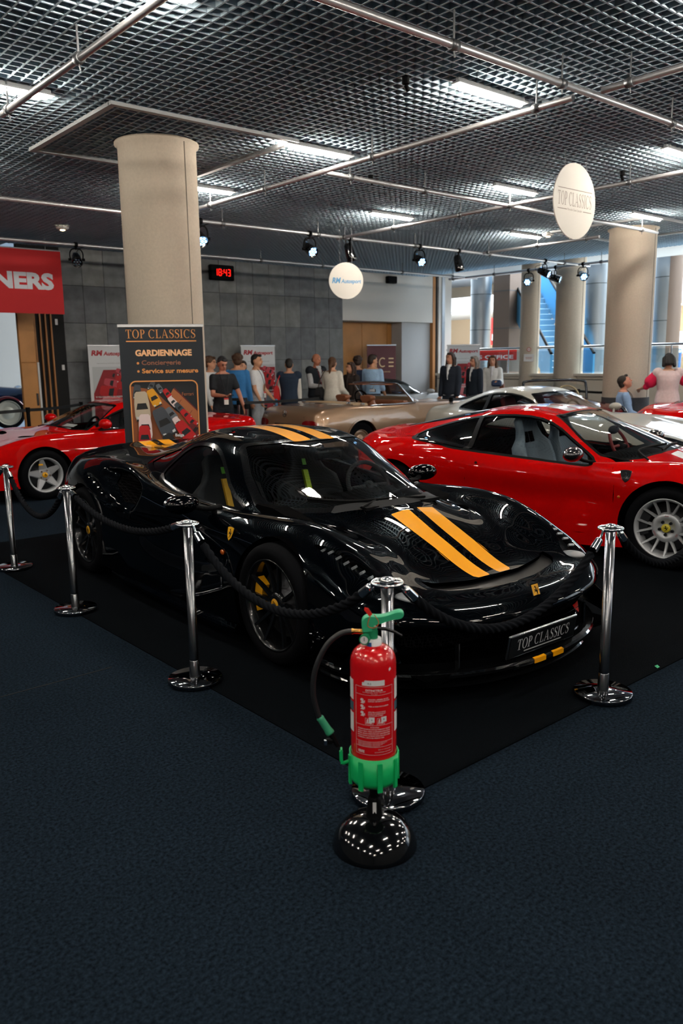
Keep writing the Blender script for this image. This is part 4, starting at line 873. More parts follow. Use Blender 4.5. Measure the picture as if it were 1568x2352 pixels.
C348 = [  # wedge nosed mid-engined coupe, left
 crow(-1.00,.22,.42,.22,.60,.22,.74,.22,.85,.22,.89,.18,NOSE,.7), crow(-1.03,.36,.42,.36,.60,.36,.74,.36,.86,.35,.895,.18,NOSE,.7), crow(-1.02,.50,.42,.50,.60,.50,.74,.50,.86,.46,.90,.18,NOSE,.7),
 crow(-.93,.585,.42,.585,.60,.59,.76,.585,.875,.53,.90,.18,NOSE,.6), crow(-.60,.665,.42,.665,.60,.67,.78,.675,.885,.58,.90,.18,NOSE,.35), crow(-.20,.745,.42,.745,.60,.755,.79,.765,.89,.60,.90,.18), crow(.10,.795,.46,.795,.62,.795,.80,.80,.89,.60,.89,.16),
 [(.36,0,.86),(.39,.34,.845),(.46,.56,.815),(.54,.68,.80),(.52,.80,.80),(.50,.885,.60),(.50,.89,.40),(.50,.89,.14)],
 [(.72,0,1.00),(.75,.33,.985),(.84,.575,.93),(.92,.715,.80),(.92,.805,.79),(.92,.885,.60),(.92,.89,.40),(.92,.89,.13)],
 [(1.10,0,1.13),(1.12,.32,1.12),(1.18,.53,1.085),(1.24,.725,.80),(1.24,.81,.79),(1.24,.895,.60),(1.24,.895,.40),(1.24,.895,.13)],
 [(1.40,0,1.17),(1.41,.32,1.163),(1.44,.52,1.13),(1.50,.73,.81),(1.50,.82,.79),(1.50,.91,.60),(1.50,.91,.40),(1.50,.905,.13)],
 [(1.78,0,1.155),(1.78,.32,1.145),(1.78,.51,1.10),(1.78,.735,.82),(1.78,.84,.80),(1.78,.935,.60),(1.78,.935,.40),(1.78,.92,.14)],
 [(2.05,0,1.06),(2.05,.32,1.05),(2.06,.50,1.00),(2.10,.74,.84),(2.10,.86,.81),(2.10,.945,.62),(2.10,.945,.42),(2.10,.94,.15)],
 [(2.45,0,.93),(2.45,.32,.925),(2.45,.50,.91),(2.45,.75,.87),(2.45,.87,.83),(2.45,.945,.64),(2.45,.945,.44),(2.45,.94,.16)],
 [(2.95,0,.875),(2.95,.32,.875),(2.95,.52,.87),(2.95,.76,.85),(2.95,.86,.82),(2.95,.935,.62),(2.95,.93,.44),(2.95,.93,.2)],
 [(3.22,0,.85),(3.22,.32,.85),(3.21,.55,.845),(3.20,.76,.83),(3.19,.84,.80),(3.18,.91,.62),(3.18,.91,.44),(3.18,.91,.24)],
 [(3.26,0,.76),(3.26,.32,.76),(3.25,.55,.755),(3.24,.74,.74),(3.22,.83,.72),(3.20,.89,.58),(3.19,.90,.44),(3.19,.90,.28)],
 [(3.24,0,.32),(3.24,.32,.32),(3.23,.55,.32),(3.22,.72,.32),(3.21,.80,.32),(3.20,.86,.32),(3.19,.89,.31),(3.19,.89,.30)]]
GT = [  # long bonnet coupe
 crow(-.95,.20,.38,.20,.55,.20,.70,.20,.83,.20,.90,.18,NOSE), crow(-1.0,.33,.38,.33,.55,.33,.70,.33,.84,.32,.905,.18,NOSE), crow(-1.0,.45,.38,.455,.55,.46,.70,.46,.85,.42,.91,.18,NOSE), crow(-.93,.56,.38,.565,.55,.575,.70,.575,.86,.50,.92,.18,NOSE,.9),
 crow(-.70,.655,.38,.66,.55,.675,.71,.675,.875,.58,.92,.18,NOSE,.6), crow(-.30,.755,.40,.76,.56,.785,.72,.785,.885,.65,.92,.18,NOSE,.25), crow(.15,.845,.42,.845,.58,.86,.73,.86,.89,.70,.92,.17), crow(.60,.905,.46,.905,.60,.895,.75,.88,.89,.72,.92,.15),
 [(.92,0,.945),(.95,.36,.93),(1.02,.58,.905),(1.10,.69,.89),(1.06,.77,.88),(1.04,.885,.72),(1.04,.90,.44),(1.04,.915,.14)],
 [(1.22,0,1.075),(1.25,.34,1.06),(1.32,.58,1.01),(1.38,.72,.89),(1.38,.79,.875),(1.38,.885,.72),(1.38,.90,.44),(1.38,.915,.13)],
 [(1.55,0,1.205),(1.57,.33,1.19),(1.62,.555,1.15),(1.68,.74,.895),(1.68,.80,.88),(1.68,.89,.73),(1.68,.90,.44),(1.68,.915,.13)],
 [(1.90,0,1.262),(1.90,.33,1.25),(1.92,.545,1.205),(1.95,.745,.90),(1.96,.81,.885),(1.96,.90,.74),(1.96,.905,.44),(1.96,.915,.13)],
 [(2.30,0,1.245),(2.30,.32,1.23),(2.30,.53,1.175),(2.28,.74,.925),(2.28,.83,.905),(2.28,.93,.75),(2.28,.93,.46),(2.28,.925,.15)],
 [(2.70,0,1.15),(2.70,.31,1.13),(2.69,.52,1.07),(2.62,.72,.96),(2.62,.83,.92),(2.62,.94,.75),(2.62,.94,.47),(2.62,.93,.2)],
 [(3.10,0,1.01),(3.10,.32,1.0),(3.08,.54,.97),(3.02,.72,.935),(3.0,.82,.89),(2.98,.915,.73),(2.97,.92,.46),(2.97,.92,.24)],
 [(3.42,0,.94),(3.41,.32,.935),(3.38,.54,.92),(3.30,.70,.885),(3.25,.79,.84),(3.20,.875,.70),(3.18,.89,.46),(3.16,.90,.27)],
 [(3.50,0,.82),(3.49,.32,.82),(3.46,.54,.80),(3.37,.69,.77),(3.30,.77,.72),(3.24,.85,.62),(3.21,.87,.45),(3.19,.885,.30)],
 [(3.46,0,.32),(3.45,.32,.32),(3.42,.54,.32),(3.34,.68,.32),(3.28,.76,.32),(3.22,.83,.32),(3.20,.86,.32),(3.18,.88,.32)]]
def roof_glass(sh, lo, hi, zmin, label, only): sh.cut(top_field(lo+hi, zmin), label, only)
def common_mirror(C, P, x, y, z, m2=None, s=(.075, .10, .055)):
    for sd in (1, -1):
        m = part('door_mirror', P, C, lambda b: b.ball((x, sd*y, z), s, 18, 10, R=np.array(Euler((0, .1, sd*.25)).to_matrix())))
        part('mirror_arm', m2 or BLK(), m, lambda b: b.tube(spline([(x-.10, sd*(y-.22), z-.08), (x-.05, sd*(y-.12), z-.06), (x, sd*(y-.04), z-.02)], 3), .016, 6))
def build_360(loc, ang, label, detail=True):
    C = thing('sports_car', label, 'car', loc, ang); P = paint('paint_red', '#b50606', rough=.35)
    wheels = [(0, .33, .372), (2.60, .335, .378)]
    groove = chaikin([(2.60, .86), (2.30, .905), (2.05, .885), (2.0, .83), (2.25, .82)], 2)
    wx = lambda x: float(np.interp(x, [-2, 0, .5, 1, 1.42, 2.04, 2.35, 2.75, 3.08, 3.30, 3.45], [-2, 0, .459, .906, 1.272, 1.797, 2.05, 2.50, 2.93, 3.26, 3.45]))
    def wz(x, z): k = float(np.interp(x, [0, .5, 1, 1.42, 2.04, 2.35, 2.75, 3.08, 3.3, 3.45], [1, .986, .973, .962, .947, .94, .945, .96, .98, 1])); q = 1.65-(1.65-z)*k; f = min(1, max(0, (z-.3)/.4)); return z+(q-z)*f
    wl = lambda P: [(wx(x), wz(x, z)) for x, z in P]; wt = lambda P: [(wx(x), y) for x, y in P]
    def belt(G):
        Q = G.copy(); x, y, z = G[..., 0], G[..., 1], G[..., 2]
        k = np.exp(-((z-.50)/.10)**2)*smooth01((x-.3)/.4)*smooth01((2.1-x)/.3)*(y > .5); Q[..., 1] -= .022*k; return Q
    G, N = surf_grid([[(wx(p[0]), p[1], wz(p[0], p[2])) for p in r] for r in C360], .03, .025, deform=(dent(groove, .05, .045), belt)); sh = Shell(G, N); cut_arches(sh, wheels)
    ws = np.array(wt([(.26, -.2), (.26, 0), (.30, .30), (.40, .50), (.54, .625), (.70, .655), (.96, .575), (1.24, .475), (1.21, .28), (1.19, 0), (1.19, -.2)])); wf = top_field(ws, .6)
    sh.cut(lambda V: np.maximum(wf(V)-.022, .6-V[:, 2]), 'trim'); sh.cut(wf, 'windscreen', ['trim'])
    rs = np.array(wt([(2.15, -.2), (2.15, .40), (2.45, .40), (3.0, .36), (3.02, -.2)])); sh.cut(top_field(rs, .8), 'rear_window', ['body'])
    win = chaikin(wl([(2.74, .885), (2.70, .93), (2.45, 1.02), (2.10, 1.085), (1.75, 1.115), (1.42, 1.108), (1.20, 1.05), (.95, .90), (.70, .765), (.80, .752), (1.4, .768), (2.1, .795), (2.5, .845)]), 1)
    sh.cut(lambda V: np.maximum(poly_sd(V[:, [0, 2]], win)-.016, .3-V[:, 1]), 'trim', ['body']); sh.cut(side_field(win), 'side_window', ['trim'])
    sh.cut(lambda V: np.maximum(np.maximum(np.abs(V[:, 0]-1.835-.1*(V[:, 2]-.9))-.026, .3-V[:, 1]), .6-V[:, 2]), 'pillar', ['side_window'])
    sh.cut(lambda V: np.maximum(1.83-V[:, 0], .3-V[:, 1]), 'quarter_window', ['side_window'])
    sh.cut(side_line(wl([(2.06, .80), (2.07, .70), (2.03, .48), (1.95, .30)]), .003, .6), 'gap', ['body']); sh.cut(side_line(wl([(.55, .80), (.48, .72), (.45, .60), (.46, .48), (.53, .28), (.60, .215)]), .004, .6), 'gap', ['body']); sh.cut(side_line([(.56, .215), (1.68, .225)], .003, .6), 'gap', ['body'])
    sh.cut(top_field(chaikin([(-.52, .80), (-.78, .72), (-.98, .50), (-.92, .44), (-.68, .56), (-.45, .74)], 1), .5), 'headlight', ['body'])
    if detail: sh.cut(lambda V: np.maximum(np.maximum(np.abs(V[:, 1]-.13)-.10, V[:, 0]-.20), .45-V[:, 2]), 'stripe', ['body']); sh.cut(lambda V: np.maximum(np.maximum(np.abs(V[:, 1]-.13)-.10, np.maximum(1.13-V[:, 0], V[:, 0]-1.85)), .9-V[:, 2]), 'stripe', ['body', 'trim'])
    sh.cut(rear_field([(.38, .70), (.58, .90), (.80, .70), (.6, .55)], 3.05), 'tail_lamp', ['body'])
    sh.cut(front_field(chaikin([(.25, .24), (.35, .42), (.75, .40), (.72, .24)], 1), -.55), 'intake', ['body'])
    shell_part(sh, ['body'], 'body_shell', P, C); shell_part(sh, ['gap'], 'panel_gap', DARK(), C, -.006)
    if detail: shell_part(sh, ['stripe'], 'white_stripe', mat('stripe_white', '#d9dadd', .25, coat=1), C)
    shell_part(sh, ['trim', 'pillar'], 'window_trim', BLK(), C)
    gl = glass_mat('clear_car_glass', (.80, .84, .84)); gd = glass_mat('car_glass_dark', (.30, .32, .34))
    shell_part(sh, ['windscreen'], 'windscreen', gl, C, -.003); shell_part(sh, ['side_window'], 'side_window', gl, C, -.005); shell_part(sh, ['quarter_window'], 'quarter_window', gd, C, -.005)
    shell_part(sh, ['rear_window'], 'rear_window', gd, C, -.004); shell_part(sh, ['headlight'], 'headlight', glass_mat('headlight_glass', (.9, .93, .95)), C); shell_part(sh, ['headlight'], 'headlight_housing', mat('lamp_housing', '#1a1c20', .25, metal=.6), C, -.04)
    shell_part(sh, ['tail_lamp'], 'tail_lamp', mat('lamp_red', '#7c0a0c', .15, coat=1), C); shell_part(sh, ['intake'], 'front_intake', hex_mat('intake_honeycomb'), C, -.03)
    carb = mat('carbon_mirror', '#16181b', .2, coat=1.0); common_mirror(C, carb, .745, .985, .87, s=(.085, .115, .062))
    liner(C, sh, ['body', 'gap', 'trim', 'pillar', 'stripe', 'headlight'], DARK(), -.03)
    part('dashboard', mat('dash_black', '#060607', .95, spec=.02), C, lambda b: b.loft([[(.30, y, .70), (.34, y, .78), (.53, y, .84-.02*abs(y)), (.69, y, .83), (.75, y, .72), (.69, y, .5)] for y in (-.66, -.4, -.2, 0, .2, .4, .66)], smooth=False))
    part('cabin_floor', DARK(), C, lambda b: b.box((1.2, 0, .16), (1.9, 1.4, .04))); part('bulkhead', DARK(), C, lambda b: b.box((1.92, 0, .52), (.04, 1.4, .72)))
    sm = mat('seat_grey_blue', '#5d6b79', .55)
    for y in (.36, -.36):
        s = seat(C, sm, 1.16, y, .24, recl=.30, wide=.50, h=.80)
        part('seat_slot', DARK(), s, lambda b: [b.box((1.16+.12+.60*math.sin(.3)-.005, y+e, .24+.12+.60*math.cos(.3)), (.02, .05, .10), R=np.array(Euler((0, .3, 0)).to_matrix())) for e in (-.05, .05)])
    steering(C, mat('wheel_red_leather', '#6d1015', .6), .86, -.36, .82, hubm=BLK())
    part('rear_mirror', BLK(), C, lambda b: (b.ball((.79, 0, 1.0), (.03, .11, .04)), b.cyl((.74, 0, 1.04), (.79, 0, 1.0), .01)))
    part('wiper', BLK(), C, lambda b: (b.tube(spline([(.25, .30, .875), (.29, -.0, .89), (.32, -.3, .88)], 6), .009, 6), b.tube(spline([(.29, .52, .81), (.41, .40, .875), (.29, .08, .905)], 6), .009, 6)))
    arch_liner(C, wheels); underbody(C, -.95, 3.2, 1.5, .13)
    for sd in (1, -1):
        Ms = Matrix(((-sd, 0, 0, .325), (0, -.10, sd*.99, sd*.9165), (0, .99, .10, .715), (0, 0, 0, 1)))
        shield(C, mat('badge_carbon', '#15181c', .3, coat=.6), CHROME(), Ms, .085, .095)
        part('side_marker', mat('amber_lamp', '#a2480c', .2, coat=1), C, lambda b: b.ball((.37, sd*.932, .545), (.012, .006, .012)))
        part('door_lock', mat('lock_dark', '#30070a', .4), C, lambda b: b.cyl((1.68, sd*.93, .735), (1.68, sd*.94, .735), .012, n=12))
        for xx, R_, w_, z_ in ((0, .326, .225, .326), (2.60, .332, .285, .332)):
            make_wheel(SILVER(), R_, .243, w_, 'pair14', C, (xx, sd*(.93-w_/2), z_), sd, caliper=mat('caliper_dark', '#2b2d31', .4, metal=.5), cap=mat('badge_lemon', '#c9bb3a', .35, coat=.6))
    return C
def build_348(loc, ang):
    C = thing('sports_car', 'red wedge shaped coupe with silver star wheels at the left', 'car', loc, ang); P = paint('paint_red', '#b50606', rough=.35)
    wheels = [(0, .315, .355), (2.45, .32, .36)]
    def strake(G):
        Q = G.copy(); x, y, z = G[..., 0], G[..., 1], G[..., 2]
        k = smooth01((x-.75)/.5)*smooth01((2.1-x)/.1)*np.exp(-((z-.52)/.13)**2)*(y > .5); Q[..., 1] -= .05*k*smooth01((x-.75)/1.2); return Q
    G, N = surf_grid(C348, .03, .025, deform=(strake,)); sh = Shell(G, N); cut_arches(sh, wheels)
    ws = np.array([(.40, -.2), (.40, 0), (.43, .34), (.52, .56), (.66, .635), (.90, .575), (1.16, .475), (1.13, .28), (1.12, 0), (1.12, -.2)]); wf = top_field(ws, .6)
    sh.cut(lambda V: np.maximum(wf(V)-.02, .6-V[:, 2]), 'trim'); sh.cut(wf, 'windscreen', ['trim'])
    win = chaikin([(.66, .815), (1.22, 1.065), (1.50, 1.10), (1.74, 1.085), (1.86, .85), (1.3, .825)], 1)
    sh.cut(lambda V: np.maximum(poly_sd(V[:, [0, 2]], win)-.018, .3-V[:, 1]), 'trim', ['body']); sh.cut(side_field(win), 'side_window', ['trim'])
    sh.cut(lambda V: np.maximum(np.maximum(np.abs(V[:, 0]-1.0)-.014, .3-V[:, 1]), .6-V[:, 2]), 'trim', ['side_window'])
    sh.cut(top_field([(1.86, -.2), (1.86, .44), (2.08, .44), (2.10, -.2)], .8), 'rear_window', ['body'])
    for z in (.40, .47, .54, .61): sh.cut(side_line([(1.25+.4*abs(z-.5), z), (2.06, z)], .012, .6), 'strake', ['body'])
    sh.cut(side_line([(.46, .80), (.44, .60), (.46, .30), (.52, .20), (1.75, .22), (1.85, .45), (1.84, .82)], .003, .6), 'gap', ['body']); sh.cut(side_line([(-1.1, .50), (-.40, .50)], .004, .3), 'gap', ['body']); sh.cut(top_line([(-.92, .0), (-.88, .55), (.30, .62), (.37, .4)], .003, .5), 'gap', ['body'])
    sh.cut(top_field(chaikin([(-.14, .30), (-.08, .62), (.02, .62), (-.04, .28)], 1), .6), 'vent', ['body']); sh.cut(rear_field([(-1, .44), (-1, .70), (.80, .70), (.80, .44)], 3.1), 'tail_grille', ['body'])
    shell_part(sh, ['body'], 'body_shell', P, C); shell_part(sh, ['gap', 'vent', 'strake'], 'panel_gap', DARK(), C, -.008); shell_part(sh, ['trim'], 'window_trim', BLK(), C); shell_part(sh, ['tail_grille'], 'tail_grille', BLK(), C)
    gl = glass_mat('clear_car_glass', (.80, .84, .84)); gd = glass_mat('car_glass_dark', (.30, .32, .34))
    shell_part(sh, ['windscreen'], 'windscreen', gl, C, -.003); shell_part(sh, ['side_window'], 'side_window', gl, C, -.004); shell_part(sh, ['rear_window'], 'rear_window', gd, C, -.004)
    common_mirror(C, P, .80, .93, .905, m2=P, s=(.085, .105, .065)); liner(C, sh, ['body', 'gap', 'trim', 'strake', 'vent'], DARK(), -.03)
    part('dashboard', mat('dash_black', '#060607', .95, spec=.02), C, lambda b: b.box((.66, 0, .72), (.34, 1.2, .14), bev=.04)); part('cabin_floor', DARK(), C, lambda b: b.box((1.15, 0, .16), (1.6, 1.4, .04)))
    for y in (.34, -.34): seat(C, mat('seat_dark_leather', '#1b1d21', .6), 1.22, y, .2, recl=.35, bucket=False)
    part('seat_belt', mat('belt_red', '#5e1016', .7), C, lambda b: b.box((1.62, -.52, .70), (.03, .10, .30))); steering(C, BLK(), .86, -.34, .80)
    part('windscreen_paper', mat('paper_white', '#d8dadd', .7), C, lambda b: b.box((.60, -.16, .842), (.16, .36, .002), R=np.array(Euler((0, -.40, 0)).to_matrix())))
    part('wiper', BLK(), C, lambda b: (b.tube(spline([(.36, -.05, .85), (.44, -.30, .86), (.56, -.52, .85)], 5), .008, 6), b.tube(spline([(.36, .25, .85), (.42, .0, .87), (.46, -.2, .88)], 5), .008, 6)))
    part('shield_badge', YEL(), C, lambda b: b.box((-.06, -.893, .45), (.05, .006, .02))); part('side_marker', mat('amber_lamp', '#a2480c', .2, coat=1), C, lambda b: b.ball((.40, -.893, .60), (.016, .006, .012)))
    part('tail_lamp', mat('lamp_red', '#7c0a0c', .15, coat=1), C, lambda b: [b.box((3.19, s*.865, .66), (.06, .06, .10), bev=.01) for s in (1, -1)])
    arch_liner(C, wheels, y1=.87); underbody(C, -.9, 3.1, 1.45, .14)
    for sd in (1, -1):
        for xx, w_ in ((0, .215), (2.45, .255)): make_wheel(SILVER(), .313, .222, w_, 'star5', C, (xx, sd*(.885-w_/2+(.03 if xx > 1 else 0)), .313), sd, cap=YEL())
    return C
def build_gt(loc, ang, label, pname, pcol, roof=None, wheel='star5', detail=True):
    C = thing('coupe_car', label, 'car', loc, ang); P = mat(pname, pcol, .45, metal=.1, coat=.7, spec=.1); wheels = [(0, .32, .36), (2.50, .325, .365)]
    G, N = surf_grid(GT, .035, .03); sh = Shell(G, N); cut_arches(sh, wheels)
    ws = np.array([(.98, -.2), (.98, 0), (1.0, .36), (1.08, .56), (1.20, .635), (1.36, .575), (1.58, .475), (1.55, .28), (1.53, 0), (1.53, -.2)]); wf = top_field(ws, .7)
    sh.cut(lambda V: np.maximum(wf(V)-.018, .7-V[:, 2]), 'trim'); sh.cut(wf, 'windscreen', ['trim'])
    win = chaikin([(1.14, .915), (1.30, .98), (1.62, 1.135), (1.92, 1.185), (2.25, 1.165), (2.60, 1.05), (2.72, .975), (2.5, .955), (1.9, .915)], 1)
    sh.cut(lambda V: np.maximum(poly_sd(V[:, [0, 2]], win)-.016, .3-V[:, 1]), 'trim', ['body']); sh.cut(side_field(win), 'side_window', ['trim'])
    sh.cut(lambda V: np.maximum(np.maximum(np.abs(V[:, 0]-2.22)-.03, .3-V[:, 1]), .6-V[:, 2]), 'trim', ['side_window'])
    sh.cut(top_field([(2.45, -.2), (2.45, .42), (3.02, .46), (3.04, -.2)], .8), 'rear_window', ['body'])
    if roof: sh.cut(lambda V: np.maximum(.95-V[:, 2], 1.0-V[:, 0]), 'soft_roof', ['body'])
    sh.cut(top_field(chaikin([(-.45, .80), (-.66, .74), (-.86, .60), (-.80, .50), (-.55, .60), (-.38, .74)], 1), .5), 'headlight', ['body'])
    sh.cut(side_line([(1.02, .88), (.98, .70), (1.0, .35), (1.06, .2), (2.1, .2), (2.2, .5), (2.2, .9)], .003, .6), 'gap', ['body']); sh.cut(top_line([(-.85, 0), (-.75, .5), (.9, .64)], .003, .5), 'gap', ['body'])
    sh.cut(side_field(chaikin([(.52, .50), (.72, .52), (.74, .40), (.50, .38)], 1)), 'vent', ['body']); sh.cut(top_field([(.05, -.1), (.05, .16), (.30, .2), (.30, -.1)], .7), 'scoop', ['body'])
    shell_part(sh, ['body', 'scoop'], 'body_shell', P, C); shell_part(sh, ['gap', 'vent'], 'panel_gap', DARK(), C, -.006); shell_part(sh, ['trim'], 'window_trim', BLK(), C)
    if roof: shell_part(sh, ['soft_roof'], 'soft_roof', roof, C)
    gl = glass_mat('car_glass', (.62, .66, .68)); shell_part(sh, ['windscreen'], 'windscreen', gl, C, -.003); shell_part(sh, ['side_window'], 'side_window', gl, C, -.004); shell_part(sh, ['rear_window'], 'rear_window', gl, C, -.004)
    shell_part(sh, ['headlight'], 'headlight', glass_mat('headlight_glass', (.9, .93, .95)), C); shell_part(sh, ['headlight'], 'headlight_housing', mat('lamp_chrome', '#aeb2b8', .18, metal=1), C, -.035)
    common_mirror(C, P, 1.16, .92, .96, m2=P); liner(C, sh, ['body', 'gap', 'trim', 'soft_roof', 'vent', 'scoop'], DARK(), -.03)
    part('dashboard', mat('dash_black', '#060607', .95, spec=.02), C, lambda b: b.box((1.22, 0, .82), (.3, 1.2, .14), bev=.04))
    for y in (.34, -.34): seat(C, mat('seat_red_leather', '#5a1417', .6) if detail else DARK(), 1.75, y, .3, recl=.32, bucket=False)
    if detail: steering(C, BLK(), 1.42, -.34, .90)
    for sd in (1, -1):
        if detail: shield(C, YEL(), BLK(), Matrix(((-sd, 0, 0, .80), (0, -.15, sd*.99, sd*.893), (0, .99, .15, .70), (0, 0, 0, 1))), .07, .09)
        for xx in (0, 2.5): make_wheel(SILVER(), .322, .232, .24, wheel, C, (xx, sd*.785, .322), sd, cap=YEL() if detail else None)
    part('exhaust_wiper', BLK(), C, lambda b: b.tube(spline([(.93, -.2, .955), (1.0, .1, .965), (1.02, .4, .945)], 4), .008, 6)).name = 'wiper'
    arch_liner(C, wheels, y1=.86); underbody(C, -.85, 3.3, 1.4, .14); return C
PAG = [  # open two-seater of the sixties, bright gold
 crow(-.80,.38,.40,.38,.60,.38,.72,.38,.80,.38,.84,.30,NOSE,.4), crow(-.86,.48,.40,.48,.60,.48,.73,.48,.81,.48,.85,.30,NOSE,.4), crow(-.86,.68,.40,.69,.60,.70,.74,.72,.82,.66,.86,.28,NOSE,.4), crow(-.76,.80,.40,.80,.58,.80,.72,.835,.83,.72,.87,.27,NOSE,.3),
 crow(-.40,.88,.42,.88,.58,.865,.72,.875,.84,.72,.875,.26,NOSE,.1), crow(.10,.93,.44,.925,.60,.895,.73,.89,.85,.72,.875,.22), crow(.70,.95,.48,.94,.62,.905,.75,.89,.86,.70,.875,.20), crow(.98,.96,.50,.95,.64,.915,.76,.895,.865,.68,.875,.20),
 crow(1.05,.55,.52,.56,.66,.88,.77,.89,.865,.68,.875,.20), crow(1.15,.50,.52,.50,.68,.86,.78,.885,.865,.68,.875,.20), crow(1.75,.50,.52,.50,.69,.86,.79,.885,.865,.68,.875,.20), crow(2.12,.50,.52,.50,.69,.87,.79,.89,.865,.68,.875,.20), crow(2.20,.90,.52,.90,.68,.90,.79,.895,.865,.69,.875,.21),
 crow(2.50,.945,.52,.935,.68,.92,.79,.90,.865,.70,.875,.24), crow(2.95,.925,.50,.915,.66,.90,.77,.88,.855,.69,.87,.26), crow(3.25,.865,.48,.86,.64,.85,.75,.835,.835,.66,.86,.28),
 crow(3.37,.80,.46,.795,.62,.79,.73,.78,.81,.62,.84,.30,[-v for v in NOSE],.25), crow(3.41,.66,.46,.66,.62,.66,.73,.66,.80,.58,.83,.32,[-v for v in NOSE],.25), crow(3.38,.40,.46,.40,.62,.40,.72,.40,.79,.40,.82,.34,[-v for v in NOSE],.25)]
def build_pagoda(loc, ang):
    C = thing('convertible_car', 'beige gold open convertible with brown leather seats seen from behind', 'car', loc, ang); P = mat('paint_gold', '#9c7f66', .34, metal=.55, coat=1.0, spec=.3); wheels = [(0, .325, .36), (2.40, .325, .345)]
    G, N = surf_grid(PAG, .035, .03); sh = Shell(G, N); cut_arches(sh, wheels)
    sh.cut(lambda V: np.maximum(np.maximum(1.02-V[:, 0], V[:, 0]-2.17), V[:, 1]-.655), 'hole')
    sh.cut(lambda V: np.maximum(np.hypot(V[:, 0]-2.40, V[:, 2]-.325)-.372, .5-V[:, 1]), 'arch_lip', ['body']); sh.cut(lambda V: np.maximum(np.hypot(V[:, 0], V[:, 2]-.325)-.385, .5-V[:, 1]), 'arch_lip', ['body'])
    sh.cut(side_line([(1.10, .90), (1.12, .5), (1.18, .25), (2.02, .25), (2.06, .6), (2.02, .90)], .003, .6), 'gap', ['body']); sh.cut(top_line([(2.24, 0), (2.26, .56), (3.2, .58), (3.38, .5)], .004, .6), 'gap', ['body'])
    sh.cut(rear_field(chaikin([(.48, .58), (.48, .70), (.80, .70), (.80, .56)], 1), 3.05), 'tail_lamp', ['body'])
    shell_part(sh, ['body'], 'body_shell', P, C); shell_part(sh, ['arch_lip'], 'wheel_arch_lip', P, C, .008); shell_part(sh, ['gap'], 'panel_gap', DARK(), C, -.006); shell_part(sh, ['tail_lamp'], 'tail_lamp', mat('lamp_red', '#7c0a0c', .15, coat=1), C, .004)
    tan = mat('leather_tan', '#7c4c33', .55, noise=(40, .1))
    part('cabin_floor', tan, C, lambda b: b.box((1.6, 0, .32), (1.15, 1.30, .05))); part('door_lining', tan, C, lambda b: [b.box((1.6, s*.66, .62), (1.10, .03, .50)) for s in (1, -1)])
    part('tonneau_cover', mat('canvas_beige', '#a58f74', .8), C, lambda b: b.loft([[(2.12, y, .90), (2.14, y, .955-.02*abs(y)), (2.42, y, .975-.03*abs(y)), (2.48, y, .945-.02*abs(y)), (2.40, y, .90)] for y in (-.70, -.5, 0, .5, .70)], smooth=False))
    for y in (.34, -.34):
        s = seat(C, tan, 1.55, y, .34, recl=.22, bucket=False, h=.56, wide=.52)
        part('headrest', tan, s, lambda b: b.loft([[(1.80+dx, y+.17*math.sin(t)*w, .985+.075*math.cos(t)*w+.03*abs(math.sin(t))**2) for t in np.linspace(0, 2*PI, 17)[:-1]] for dx, w in ((-.06, .8), (-.03, 1.0), (.03, 1.0), (.06, .8))]))
    part('dashboard', tan, C, lambda b: b.box((1.10, 0, .86), (.18, 1.26, .16), bev=.04)); steering(C, BLK(), 1.30, -.34, .93, r=.20)
    wsx = [(1.00, -.68, .92), (1.06, -.66, 1.0), (1.28, -.60, 1.22), (1.32, -.52, 1.255), (1.33, 0, 1.27), (1.32, .52, 1.255), (1.28, .60, 1.22), (1.06, .66, 1.0), (1.00, .68, .92)]
    fr = part('windscreen_frame', CHROME(), C, lambda b: b.tube(spline(wsx, 5), .02, 10))
    part('windscreen', glass_mat('clear_car_glass', (.80, .84, .84)), C, lambda b: b.add([wsx[0], wsx[2], wsx[4], wsx[6], wsx[8], (.94, 0, .95)], [(0, 1, 2, 5), (5, 2, 3, 4)]))
    part('sun_visor', tan, C, lambda b: [b.box((1.42, s*.30, 1.235), (.20, .40, .015)) for s in (1, -1)]); part('rear_mirror', CHROME(), C, lambda b: (b.box((1.36, 0, 1.12), (.02, .16, .06), bev=.008), b.cyl((1.32, 0, 1.25), (1.36, 0, 1.14), .006)))
    part('bumper', CHROME(), C, lambda b: b.tube(spline([(3.05, .88, .50), (3.30, .84, .50), (3.47, .60, .50), (3.50, 0, .50), (3.47, -.60, .50), (3.30, -.84, .50), (3.05, -.88, .50)], 6), .045, 10)); part('trim_strip', CHROME(), C, lambda b: [b.tube([(1.05, s*.80, .905), (2.15, s*.80, .905)], .012, 6) for s in (1, -1)])
    part('trunk_handle', CHROME(), C, lambda b: b.box((3.385, 0, .70), (.03, .26, .03), bev=.01))
    def star(b):
        b.tube([(3.40, .055*math.cos(t), .80+.055*math.sin(t)) for t in np.arange(20)*2*PI/20], .005, 6, closed=True)
        for k in range(3): t = PI/2+k*2*PI/3; b.cyl((3.40, 0, .80), (3.40, .055*math.cos(t), .80+.055*math.sin(t)), .010, .003, 6)
    part('trunk_emblem', CHROME(), C, star)
    Mz = Matrix(((0, -.3, .95, 3.375), (1, 0, 0, -.60), (0, .95, .3, .765), (0, 0, 0, 1))); print_polys('lettering', text_line('280 SL', .0, 0, .035), CHROME(), C, Mz, .012)
    part('number_plate', mat('plate_black', '#15181c', .35, coat=.5), C, lambda b: b.box((3.42, 0, .58), (.02, .50, .11))); part('rear_lamp_amber', mat('amber_lamp', '#a2480c', .2, coat=1), C, lambda b: [b.ball((3.22, s*.80, .62), (.06, .03, .045)) for s in (1, -1)])
